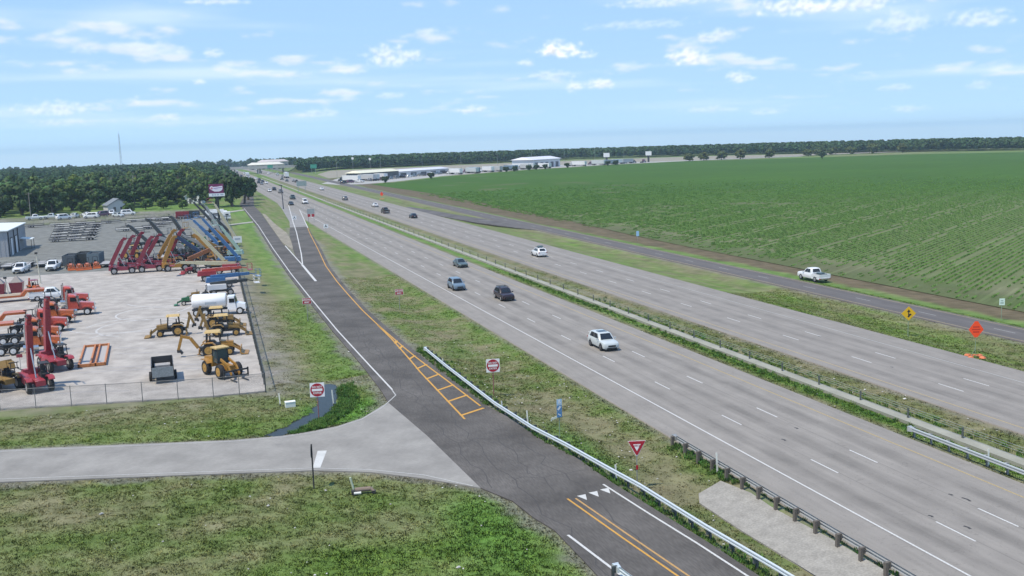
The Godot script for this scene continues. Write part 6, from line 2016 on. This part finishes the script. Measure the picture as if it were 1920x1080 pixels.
func make_yard_things() -> void:
	var red := mat("machine_red", 0.36, 0.035, 0.05, 0.5, 0.0, 0.15)
	var dusk := mat("machine_crimson", 0.27, 0.022, 0.045, 0.45, 0.0, 0.3)
	var yellow := mat("machine_yellow", 0.42, 0.215, 0.035, 0.55, 0.0, 0.15)
	var ochre := mat("machine_ochre", 0.30, 0.185, 0.055, 0.7)
	var tan := mat("roof_tan", 0.62, 0.44, 0.17, 0.6)
	var orange := mat("machine_orange", 0.56, 0.135, 0.03, 0.45, 0.0, 0.25)
	var coral := mat("truck_coral", 0.58, 0.085, 0.05, 0.38, 0.0, 0.5)
	var cream := mat("boom_cream", 0.56, 0.53, 0.36, 0.5)
	var blue := mat("machine_blue", 0.05, 0.16, 0.36, 0.45, 0.0, 0.3)
	var green := mat("machine_green", 0.035, 0.17, 0.07, 0.5)
	var night := mat("machine_charcoal", 0.035, 0.04, 0.042, 0.5)
	var grey := mat("deck_grey", 0.42, 0.42, 0.42, 0.8)
	var steel := mat("bin_steel", 0.10, 0.12, 0.135, 0.6)
	telehandler("red telehandler with raised boom, nearest the yard's near fence", -15.5, 103.6, -72, 74, 0.4, red)
	telehandler("red telehandler with raised boom just behind the nearest one", -14.9, 112.8, -66, 76, 0.8, red)
	telehandler("yellow and red machine cut by the left frame edge at the near fence", -18.9, 105.6, -60, 12, 0.2, ochre)
	telehandler("red telehandler at the left front of the raised-boom row", -13.0, 197.3, 2, 62, 0.3, dusk)
	telehandler("red telehandler in the middle front of the raised-boom row", -8.2, 197.6, 2, 62, 0.3, dusk)
	telehandler("crimson telehandler behind the left one of the raised-boom row", -11.9, 203.5, 2, 60, 0.3, dusk)
	telehandler("crimson telehandler behind the middle one of the raised-boom row", -7.3, 204.5, 2, 58, 0.3, dusk)
	telehandler("yellow telehandler at the right front of the raised-boom row", -3.7, 196.6, 8, 66, 0.0, yellow)
	telehandler("yellow telehandler with high boom behind the red row", -4.9, 207.0, 6, 58, 0.9, yellow)
	telehandler("dark charcoal telehandler with raised boom behind the yellow one, left", -8.6, 250.0, 160, 52, 0.5, night)
	telehandler("dark charcoal telehandler with raised boom behind the yellow one, right", -4.0, 256.0, 150, 56, 0.5, night)
	telehandler("yellow telehandler beneath the blue boom", 1.6, 206.0, 170, 48, 0.3, yellow)
	telehandler("orange-yellow telehandler beside the fence near the white board", 6.0, 225.0, 175, 40, 0.2, yellow)
	backhoe("dusty yellow backhoe loader standing alone with its bucket to the left", -3.4, 127.0, 178, 0.92, false, ochre, tan)
	backhoe("yellow backhoe loader with its digging arm stretched out to the left", 1.4, 112.6, -6, 0.98, true, yellow, tan)
	backhoe("tan-roofed backhoe loader in the second row by the right fence", 2.6, 124.0, -4, 0.95, false, ochre, tan)
	backhoe("tan-roofed backhoe loader in the third row by the right fence", 2.2, 130.5, -4, 0.95, false, ochre, tan)
	wheel_loader("yellow cab loader with black fork frame nearest the yard's corner", 1.7, 101.9, -66, yellow)
	boom_lift("cream boom lift with its long boom lying low across the row's end", 5.2, 186.5, 172, 4, 9.6, red, cream)
	boom_lift("cream boom lift with boom raised to the left above the low one", 3.4, 193.0, 172, 50, 8.0, ochre, cream)
	boom_lift("blue boom lift with long boom raised to the left", 6.0, 199.0, 172, 52, 9.5, blue, blue)
	boom_lift("cream boom lift farthest back with red boom tip", 7.6, 240.0, 165, 62, 9.0, red, cream)
	boom_lift("blue boom lift in the back with short raised boom", 3.2, 232.0, 160, 46, 7.0, blue, blue)
	boom_lift("dark boom lift raised beside the tall sign's pole", 6.8, 262.0, 170, 48, 10.0, night, night)
	boom_lift("grey boom lift stowed behind the blue one in the row", 1.0, 221.0, 175, 30, 7.0, night, mat("boom_grey", 0.3, 0.31, 0.31, 0.5))
	boom_lift("red lift with its boom folded flat beside the right fence", 2.4, 178.0, 2, 2, 6.6, red, coral)
	boom_lift("blue lift with its boom folded flat beside the right fence", 3.6, 168.5, 2, 2, 6.2, blue, blue)
	boom_lift("white and black lift folded flat between blue lift and tank truck", 3.4, 159.5, 4, 3, 5.6, mat("machine_white", 0.62, 0.62, 0.62, 0.5), night)
	telehandler("dark blue telehandler with half-raised boom behind the yellow row", -1.2, 212.0, 176, 38, 0.2, mat("machine_navy", 0.03, 0.06, 0.13, 0.5))
	telehandler("brown-orange telehandler with lowered boom under the cream boom", 0.6, 198.5, 10, 20, 0.2, mat("machine_rust", 0.34, 0.13, 0.05, 0.55))
	wheel_loader("dark wheel loader squeezed in behind the yellow telehandlers", -1.5, 219.0, 150, night)
	backhoe("grey-brown backhoe behind the blue boom lifts", 4.6, 213.0, 160, 0.95, false, mat("machine_brown", 0.2, 0.14, 0.09, 0.7), night)
	boom_lift("pale green boom lift with raised boom beside the right fence", 7.0, 211.0, 168, 56, 6.0, mat("machine_sage", 0.30, 0.42, 0.36, 0.5), mat("machine_sage", 0.30, 0.42, 0.36, 0.5))
	boom_lift("grey-booted boom lift raised high behind the blue ones", 4.8, 246.0, 168, 66, 8.0, night, mat("boom_grey", 0.3, 0.31, 0.31, 0.5))
	boom_lift("second dark boom lift raised behind the tall sign's pole", 4.6, 275.0, 168, 50, 9.0, night, night)
	telehandler("crimson telehandler with steep boom third in depth behind the red row", -10.2, 209.5, 4, 64, 0.2, dusk)
	telehandler("red telehandler with steep boom behind the yellow high boom", -3.0, 212.5, 6, 60, 0.3, red)
	telehandler("dusty ochre telehandler with low boom behind the rust one", 2.6, 218.5, 172, 30, 0.3, ochre)
	telehandler("grey telehandler with low boom behind the dark blue one", -4.4, 224.0, 176, 26, 0.2, mat("boom_grey", 0.3, 0.31, 0.31, 0.5))
	telehandler("charcoal telehandler with boom high beside the dark pair", -12.5, 246.0, 165, 44, 0.3, night)
	wheel_loader("ochre wheel loader parked behind the grey flat trailers", -12.2, 224.0, 140, ochre)
	wheel_loader("small red-brown loader between the blue lifts and the fence", 5.2, 221.5, 170, mat("machine_rust", 0.34, 0.13, 0.05, 0.55))
	backhoe("dark green backhoe near the charcoal telehandlers", -0.6, 243.0, 150, 0.95, true, green, night)
	compact_tractor("blue compact tractor before the sage boom lift", 4.9, 205.0, -120, blue)
	compact_tractor("red compact tractor under the low cream boom", -0.8, 190.5, -150, red)
	compact_tractor("ochre compact tractor between the tank truck and white lift", 0.2, 156.5, 170, ochre)
	compact_tractor("green striped tractor parked left of the white tank truck", -1.2, 151.6, 180, green)
	water_truck("white tank truck with rounded tank parked by the right fence", 2.4, 140.6, -8)
	# dump trailer seen from its tailgate
	var t := thing("dump_trailer", "black dump trailer with grey tailgate standing near the near fence", "trailer", W(-3.95, 102.8, 0.012), 92)
	var black := mat("trailer_black", 0.03, 0.03, 0.033, 0.6)
	put(t, "floor", black, "dt_floor", [["b", 0, 0.7, 0, 4.4, 0.12, 2.0]])
	for s in [-1.0, 1.0]:
		put(t, "side_wall", black, "dt_side", [["b", 0, 1.25, 0, 4.4, 1.1, 0.08]], Vector3(0, 0, 1.0 * s))
		wheel(t, -0.5, 0.38, 1.18 * s, 0.38, 0.24, mat("rim_grey", 0.34, 0.33, 0.32, 0.5))
		wheel(t, 0.4, 0.38, 1.18 * s, 0.38, 0.24, mats["rim_grey"])
	put(t, "front_wall", black, "dt_front", [["b", 2.16, 1.3, 0, 0.08, 1.2, 2.0]])
	put(t, "tailgate", mat("gate_grey", 0.26, 0.29, 0.30, 0.5), "dt_gate", [["b", -2.2, 1.15, 0, 0.08, 0.95, 1.96]])
	put(t, "cargo", grey, "dt_cargo", [["b", 1.3, 1.0, 0, 1.2, 0.5, 1.5]])
	put(t, "tongue", black, "dt_tongue", [["m", 2.1, 0.6, 0.7, 3.6, 0.6, 0, 0.1, 0.14], ["m", 2.1, 0.6, -0.7, 3.6, 0.6, 0, 0.1, 0.14]])
	# orange steel ramp lying on the gravel
	var f := thing("steel_ramp", "flat orange steel ramp frame lying on the open gravel", "ramp", W(-11.5, 117.8, 0.012), 92)
	var rust := mat("ramp_orange", 0.58, 0.22, 0.075, 0.6)
	for z in [-1.3, -0.15, 0.35, 1.3]:
		put(f, "beam", rust, "sr_beam", [["b", 0, 0.2, 0, 11.4, 0.34, 0.16]], Vector3(0, 0, z))
	for x in [-5.6, 5.6]:
		put(f, "end_bar", rust, "sr_end", [["b", 0, 0.2, 0, 0.2, 0.3, 2.76]], Vector3(x, 0, 0))
	put(f, "deck_plate", mat("plate_grey", 0.36, 0.35, 0.34, 0.7), "sr_plate", [["b", 0, 0.09, -0.72, 11.2, 0.03, 1.1], ["b", 0, 0.09, 0.82, 11.2, 0.03, 0.86]])
	# road tractors in a row, noses to the right, trailers behind
	var rows := [[-18.1, 123.6, orange, "orange road tractor nearest the near fence, half behind the red booms"], [-19.0, 130.6, orange, "orange road tractor second from the near fence"], [-18.8, 137.4, coral, "coral-red road tractor third from the near fence"], [-18.6, 143.6, orange, "orange road tractor fourth from the near fence"], [-16.6, 150.0, coral, "coral-red road tractor standing farthest forward of the row"], [-18.2, 159.6, coral, "red road tractor at the far end of the row with dark roof gear"]]
	for r in rows:
		semi("road_tractor", r[3], r[0], r[1], 1.0, r[2], r[2], false)
	lowboy("orange lowboy trailer behind the farthest road tractors", -30.5, 169.0, 8, orange)
	lowboy("orange lowboy trailer behind the middle road tractors", -29.8, 145.5, 6, orange)
	lowboy("orange lowboy trailer lower down behind the second road tractor", -30.0, 136.5, 6, orange)
	for e in [[-31.0, 179.5, "left one of the two peaked red hoppers at the frame's left edge"], [-28.4, 180.0, "right one of the two peaked red hoppers at the frame's left edge"]]:
		var h := thing("hopper", e[2], "hopper", W(e[0], e[1], 0.012))
		put(h, "bin", dusk, "hp_bin", [["h", -0.8, 0, -0.8, 0.8, 0, -0.8, 0.8, 0, 0.8, -0.8, 0, 0.8, -1.05, 1.7, -1.05, 1.05, 1.7, -1.05, 1.05, 1.7, 1.05, -1.05, 1.7, 1.05]])
		put(h, "peak", mat("hopper_grey", 0.22, 0.2, 0.19, 0.6), "hp_peak", [["h", -0.9, 1.71, -0.9, 0.9, 1.71, -0.9, 0.9, 1.71, 0.9, -0.9, 1.71, 0.9, -0.12, 2.7, -0.12, 0.12, 2.7, -0.12, 0.12, 2.7, 0.12, -0.12, 2.7, 0.12]])
	backhoe("small orange machine behind the low trailers at the left", -25.6, 178.5, -60, 0.75, false, orange, dusk)
	car("pickup", paint("white", 0.72, 0.73, 0.73), "white pickup behind the red road tractors near the low trailer", -22.0, 168.0, 5)
	# back rows
	car("pickup", paint("white", 0.72, 0.73, 0.73), "white pickup facing out in front of the flat trailers, left one", -32.1, 210.5, -96)
	car("pickup", paint("white", 0.72, 0.73, 0.73), "white pickup facing out in front of the flat trailers, right one", -26.6, 211.5, -94)
	var place := ["leftmost", "second", "third", "fourth", "fifth", "rightmost"]
	for k in 6:
		flat_trailer("%s pale flat trailer in the row behind the white pickups" % place[k], -38.6 + k * 3.0, 219.0 + k * 0.3, -92, 6.0, grey)
	roll_off("dark steel roll-off bin behind the orange compact tractors, left", -23.9, 217.5, 84, 5.0, 2.0, steel)
	roll_off("near-black roll-off bin between the two steel ones", -21.7, 219.5, 84, 4.6, 2.1, night)
	roll_off("blue-grey roll-off bin with pale rim beside the red telehandlers", -19.4, 218.0, 84, 5.2, 2.1, mat("bin_blue", 0.16, 0.21, 0.24, 0.6))
	for e in [[-23.3, 210.0, "leftmost"], [-21.7, 208.9, "second"], [-20.3, 209.4, "third"], [-18.8, 210.6, "rightmost"]]:
		compact_tractor("%s orange compact tractor in front of the roll-off bins" % e[2], e[0], e[1], -80, orange)
	flat_trailer("grey flat trailer standing just left of the red telehandlers", -16.9, 212.0, 86, 5.2, grey)
	flat_trailer("grey flat trailer right behind the left red telehandlers", -9.6, 214.0, 86, 5.2, grey)
	flat_trailer("grey flat trailer behind the middle red telehandlers", -6.6, 218.0, 86, 5.2, grey)
	var col := ["left", "middle", "right"]
	var ord := ["nearest", "second nearest", "third nearest", "fourth nearest", "fifth nearest", "farthest"]
	for c in 3:
		for r in 6:
			var u := r / 5.0
			flat_trailer("%s flat trailer in the %s file of the back yard block" % [ord[r], col[c]], lerpf([-33.4, -29.6, -26.2][c], [-37.6, -33.0, -28.6][c], u), lerpf(279.0, 330.0, u), [4, 6, 176][c], [4.0, 3.2, 3.6][c], [mat("deck_dark", 0.16, 0.165, 0.17, 0.8), grey, mat("deck_pale", 0.56, 0.56, 0.53, 0.8)][(c + r) % 3])
	flat_trailer("long pale flatbed trailer alone in the back yard's middle", -17.4, 303.0, 6, 7.4, mat("deck_pale", 0.56, 0.56, 0.53, 0.8))
	for k in 4:
		flat_trailer("%s dark utility trailer right of the long pale flatbed" % ["nearest", "second", "third", "farthest"][k], -11.8 + k * 1.6, 307.0 + k * 7.5, 8, 4.6, [grey, mats["deck_dark"], mats["deck_pale"], mats["deck_dark"]][k])
	for k in 6:
		flat_trailer("%s low trailer in the line along the back fence" % place[k], -47.0 + k * 7.4, 338.5 + k * 0.7, 3, 5.6, [mats["deck_dark"], mats["deck_pale"], grey][k % 3])
	for k in 4:
		flat_trailer("%s trailer in the right part of the back fence line" % ["leftmost", "second", "third", "rightmost"][k], -13.0 + k * 5.0, 344.0, 3, 3.4, [grey, mats["deck_pale"], mats["deck_dark"], grey][k])
	roll_off("red bin at the back fence left of the dark bins", -3.0, 347.0, 0, 4.6, 2.0, red)
	roll_off("dark bin at the back fence, left one right of the red bin", 0.6, 346.5, 0, 3.4, 2.1, night)
	roll_off("dark bin at the back fence, right one near the pole sign", 5.2, 346.0, 0, 3.4, 2.2, steel)
	for e in [[7.2, 333.0, 7.0, "long white camper trailer behind the tall sign's pole"], [7.0, 341.0, 6.0, "second white camper trailer behind the long one"], [10.4, 331.0, 2.4, "small white box trailer right of the tall sign's pole"]]:
		var c := thing("camper_trailer", e[3], "trailer", W(e[0], e[1], 0.012))
		put(c, "body", mat("camper_white", 0.70, 0.71, 0.70, 0.45), "cmp%.1f" % e[2], [["h", -e[2] / 2, 0.55, -1.15, e[2] / 2, 0.55, -1.15, e[2] / 2, 0.55, 1.15, -e[2] / 2, 0.55, 1.15, -e[2] / 2 + 0.2, 2.7, -1.05, e[2] / 2 - 0.2, 2.7, -1.05, e[2] / 2 - 0.2, 2.7, 1.05, -e[2] / 2 + 0.2, 2.7, 1.05]])
		put(c, "stripe", mat("camper_stripe", 0.22, 0.22, 0.23, 0.5), "cst%.1f" % e[2], [["b", 0, 1.35, 1.14, e[2] - 0.1, 0.28, 0.04]])
		put(c, "window", mat("dark_glass", 0.02, 0.022, 0.025, 0.08), "cwn%.1f" % e[2], [["b", 0, 1.85, 1.125, e[2] * 0.4, 0.4, 0.04]])
		for s in [-1.0, 1.0]:
			wheel(c, 0, 0.36, 1.0 * s, 0.36, 0.22, mat("rim_grey", 0.34, 0.33, 0.32, 0.5))
	# big hopper-like white board by the fence, yard lamps
	var wb := thing("white_board", "white board on legs at the fence beside the yellow telehandler", "sign", W(9.2, 232.0), -3)
	put(wb, "panel", mat("board_white", 0.74, 0.75, 0.74, 0.5), "wb_panel", [["b", 0, 2.2, 0, 1.9, 1.5, 0.06]])
	put(wb, "text_block", mat("board_print", 0.34, 0.38, 0.46, 0.6), "wb_print", [["b", 0, 2.35, 0.04, 1.2, 0.3, 0.02]])
	for x in [-0.8, 0.8]:
		put(wb, "leg", mat("post_zinc", 0.34, 0.35, 0.34, 0.5, 0.5), "wb_leg", [["b", 0, 1.1, -0.05, 0.1, 2.6, 0.08]], Vector3(x, 0, 0))
	for e in [[-26.1, 189.8, 5.4, "pale pole with a dark lamp head standing in the yard"], [-29.3, 177.4, 2.8, "short post with round dark head among the left machines"]]:
		var p := thing("yard_lamp", e[3], "lamp post", W(e[0], e[1], 0.012))
		put(p, "pole", mat("pole_cream", 0.55, 0.52, 0.42, 0.7), "yl%.1f" % e[2], [["c", 0, 0, 0, -0.3, e[2], 0, 0.11, 0.08]])
		put(p, "head", black, "ylh", [["b", 0, 0, 0, 0.45, 0.3, 0.4]], Vector3(-0.3, e[2], 0))
	var mb := thing("small_sign", "small red-topped sign on a short post beside the red booms", "sign", W(-18.2, 112.6, 0.012), -10)
	put(mb, "post", mats["post_zinc"], "ms_post", [["c", 0, 0, 0, 0, 1.7, 0, 0.03]])
	put(mb, "panel", dusk, "ms_panel", [["b", 0, 1.75, 0.04, 0.6, 0.35, 0.03]])
	# vehicles parked in the clearing behind the yard
	car("pickup", paint("white", 0.72, 0.73, 0.73), "white pickup parked under the trees above the metal shed, left one", -52.0, 379.0, 10)
	car("pickup", paint("silver", 0.50, 0.54, 0.54), "silver pickup parked under the trees above the metal shed, right one", -46.6, 380.0, 172, "cargo")
	var cl := ["leftmost", "second", "third", "fourth", "fifth", "sixth", "seventh", "rightmost"]
	for k in 8:
		var px := -42.0 + k * 2.9
		car(["van", "suv", "sedan", "van"][k % 4], [paint("white", 0.72, 0.73, 0.73), paint("silver", 0.50, 0.54, 0.54), paint("plum", 0.14, 0.06, 0.10)][[0, 1, 0, 0, 2, 0, 1, 0][k]], "%s vehicle parked in the cluttered clearing behind the trailer block" % cl[k], px, 372.0 + (k % 3) * 7.0, 30.0 + k * 47.0)
	for key in ["machine_red", "machine_crimson", "machine_yellow", "machine_ochre", "machine_orange", "truck_coral", "boom_cream", "machine_blue", "machine_green", "roof_tan", "machine_rust", "machine_brown", "ramp_orange", "bin_steel", "bin_blue", "deck_grey", "deck_pale", "deck_dark", "gate_grey", "tyre", "shed_wall"]:
		worn(mats[key], 1.9, 0.45)


func water_truck(label: String, x: float, d: float, yaw: float) -> void:
	var t := thing("tank_truck", label, "truck", W(x, d, 0.012), yaw)
	var white := mat("truck_white", 0.74, 0.75, 0.76, 0.35, 0.0, 0.5)
	var black := mat("trailer_black", 0.03, 0.03, 0.033, 0.6)
	put(t, "frame", black, "wt_frame", [["b", 0, 0.8, 0, 6.8, 0.22, 0.9]])
	var s := MB.new()
	var rings := []
	for q in [[-3.3, 0.9], [-3.15, 1.0], [1.0, 1.0], [1.15, 0.9]]:
		var r := []
		for k in 20:
			r.append(Vector3(q[0], 1.95 + sin(TAU * k / 20) * 0.98 * q[1], cos(TAU * k / 20) * 1.2 * q[1]))
		rings.append(r)
	s.loft(rings)
	part(t, "tank", s.done(45.0), white)
	put(t, "tank_label", mat("label_grey", 0.34, 0.38, 0.42, 0.6), "wt_label", [["b", -0.8, 1.75, 1.2, 1.5, 0.34, 0.03]])
	put(t, "cab", white, "wt_cab", [["h", 1.35, 0.7, -1.05, 2.55, 0.7, -1.05, 2.55, 0.7, 1.05, 1.35, 0.7, 1.05, 1.4, 2.5, -0.95, 2.25, 2.5, -0.92, 2.25, 2.5, 0.92, 1.4, 2.5, 0.95]])
	put(t, "hood", white, "wt_hood", [["h", 2.5, 0.7, -0.95, 3.75, 0.7, -0.85, 3.75, 0.7, 0.85, 2.5, 0.7, 0.95, 2.5, 1.6, -0.85, 3.65, 1.35, -0.7, 3.65, 1.35, 0.7, 2.5, 1.6, 0.85]])
	put(t, "windscreen", mat("car_glass", 0.018, 0.022, 0.026, 0.06), "wt_ws", [["h", 2.51, 1.62, -0.85, 2.51, 1.62, 0.85, 2.32, 2.35, 0.82, 2.32, 2.35, -0.82, 2.54, 1.63, -0.85, 2.54, 1.63, 0.85, 2.35, 2.36, 0.82, 2.35, 2.36, -0.82]])
	for z in [-1.0, 1.0]:
		put(t, "side_window", mats["car_glass"], "wt_sw%.0f" % z, [["b", 1.95, 1.95, 1.0 * z, 0.7, 0.55, 0.06]])
		wheel(t, 2.95, 0.5, 0.95 * z, 0.5, 0.3, mat("truck_rim", 0.62, 0.63, 0.63, 0.35, 0.3))
		wheel(t, -1.6, 0.5, 0.9 * z, 0.5, 0.5, mats["truck_rim"])
		wheel(t, -2.75, 0.5, 0.9 * z, 0.5, 0.5, mats["truck_rim"])
	put(t, "bumper", black, "wt_bump", [["b", 3.82, 0.55, 0, 0.16, 0.3, 2.0]])


func make_truck_stop() -> void:
	struct("truck_stop_pavement", sheet([[74, 600], [80, 572], [93, 566], [115, 584], [161, 647], [242, 708], [323, 747], [395, 766], [520, 772], [525, 784], [400, 785], [330, 800], [240, 790], [150, 760], [95, 680]], 0.014, Color(0.47, 0.465, 0.45)), mats["pale_concrete"])
	struct("bare_strip", sheet([[90, 690], [150, 762], [240, 792], [330, 802], [400, 787], [640, 790], [640, 798], [560, 850], [500, 905], [400, 930], [270, 925], [120, 900], [96, 800]], 0.008, Color(0.36, 0.33, 0.265)), mats["pale_concrete"])
	var pale := mat("metal_pale", 0.60, 0.62, 0.64, 0.5)
	var cream := mat("fascia_cream", 0.62, 0.61, 0.47, 0.6)
	var dark := mat("store_dark", 0.10, 0.11, 0.12, 0.6)
	for e in [[112, 640, 38, 14, 6.0, "low fuel canopy building with cream fascia at the truck stop's left part"], [150, 690, 60, 18, 4.5, "long grey metal shop building behind the truck stop's left canopy"], [262, 752, 42, 22, 8.5, "pale gabled shop building standing tallest in the truck stop"]]:
		var t := thing("shop_building", e[5], "building", W(e[0], e[1]), 38)
		var k := "shop%.0f" % e[0]
		put(t, "wall", dark if e[0] < 120 else pale, k + "w", [["b", 0, e[4] * 0.38, 0, e[2] * 0.94, e[4] * 0.76, e[3] * 0.9]])
		put(t, "roof", cream if e[0] < 120 else mat("roof_pale", 0.60, 0.60, 0.66, 0.5), k + "r", [["h", -e[2] / 2, e[4] * 0.76, e[3] / 2, e[2] / 2, e[4] * 0.76, e[3] / 2, e[2] / 2, e[4] * 0.76, -e[3] / 2, -e[2] / 2, e[4] * 0.76, -e[3] / 2, -e[2] / 2 + 1.5, e[4], 1.2, e[2] / 2 - 1.5, e[4], 1.2, e[2] / 2 - 1.5, e[4], -1.2, -e[2] / 2 + 1.5, e[4], -1.2]])
		for w in 5:
			put(t, "shop_door", mat("far_door", 0.10, 0.10, 0.11, 0.7), k + "d", [["b", 0, e[4] * 0.25, 0.05, e[2] * 0.1, e[4] * 0.5, 0.12]], Vector3(e[2] * (w - 2) * 0.18, 0, e[3] * 0.45))
	var white := paint("white", 0.72, 0.73, 0.73)
	var cabs := [paint("black", 0.012, 0.013, 0.016), white, paint("grey", 0.18, 0.185, 0.19), paint("plum", 0.14, 0.06, 0.10), paint("steel_blue", 0.13, 0.19, 0.25)]
	# lorries parked along the lot: some with trailers, some bare tractors, at several angles
	var boxes := [white, paint("silver", 0.50, 0.54, 0.54), white, paint("steel_blue", 0.13, 0.19, 0.25), mat("box_dull", 0.42, 0.43, 0.43, 0.6)]
	var spots := []
	for k in 6:
		spots.append([88.0 + k * 4.8, 612.0 + k * 4.0, 118.0])
	for k in 15:
		spots.append([172.0 + k * 5.9, 674.0 + k * 4.1, 104.0])
	for k in 8:
		spots.append([288.0 + k * 10.5, 748.0 + k * 2.4, [112.0, 30.0][int(k > 4)]])
	for k in spots.size():
		var s: Array = spots[k]
		var w: String = ["farthest left", "left", "middle", "right"][mini(3, k / 8)]
		semi("parked_lorry", "box lorry parked in the %s part of the truck stop beyond the field" % w, s[0] + rng.randf_range(-1.0, 1.0), s[1] + rng.randf_range(-3.0, 3.0), s[2] + rng.randf_range(-8.0, 8.0), cabs[k % 5], boxes[(k * 7) % 5], k % 3 != 1, false, "lorries in the %s part of the truck stop" % w)
	for k in 22:
		car(["suv", "van", "pickup", "sedan"][k % 4], cabs[(k * 3) % 5], "car parked before the fuel canopy at the truck stop", 86.0 + k * 4.3 + rng.randf_range(-1.0, 1.0), 586.0 + k * 5.2 + rng.randf_range(-3.0, 3.0), 40.0 + rng.randf_range(-20.0, 100.0), "", "parked_car", "cars at the truck stop")
	var zinc: Material = mats["post_zinc"]
	for e in [[330, 770, "left one of the two white boards on dark posts beyond the truck stop"], [372, 778, "right one of the two white boards on dark posts beyond the truck stop"]]:
		var t := thing("billboard", e[2], "billboard", W(e[0], e[1]), -20)
		put(t, "panel", mat("board_white", 0.74, 0.75, 0.74, 0.5), "tb_panel", [["b", 0, 7.4, 0, 5.0, 3.4, 0.2]])
		put(t, "post", mats["machine_black"], "tb_post", [["b", 0, 2.9, -0.2, 1.6, 5.8, 0.4]])
	for e in [[118, 760, 12.0, "white oval board on a tall pole above the truck stop, left one"], [132, 765, 11.0, "white round board on a tall pole above the truck stop, right one"]]:
		var t := thing("pole_board", e[3], "sign", W(e[0], e[1]), -10)
		put(t, "pole", zinc, "pb_pole", [["c", 0, 0, -0.3, 0, 11, -0.3, 0.09]])
		put(t, "panel", mat("board_white", 0.74, 0.75, 0.74, 0.5), "pb_panel", [disc(0.95, -0.1, 0.1)], Vector3(0, e[2], 0))
	for k in 9:
		var t := thing("lamp_mast", "tall thin grey lamp mast in the truck stop", "lamp post", W(96.0 + k * 33.0, 690.0 + k * 14.0), 0, "lamp masts of the truck stop")
		put(t, "pole", zinc, "lm_pole", [["c", 0, 0, 0, 0, 13, 0, 0.1, 0.06]])
		put(t, "lamp_head", zinc, "lm_head", [["b", 0, 13, 0, 1.5, 0.18, 0.4]])
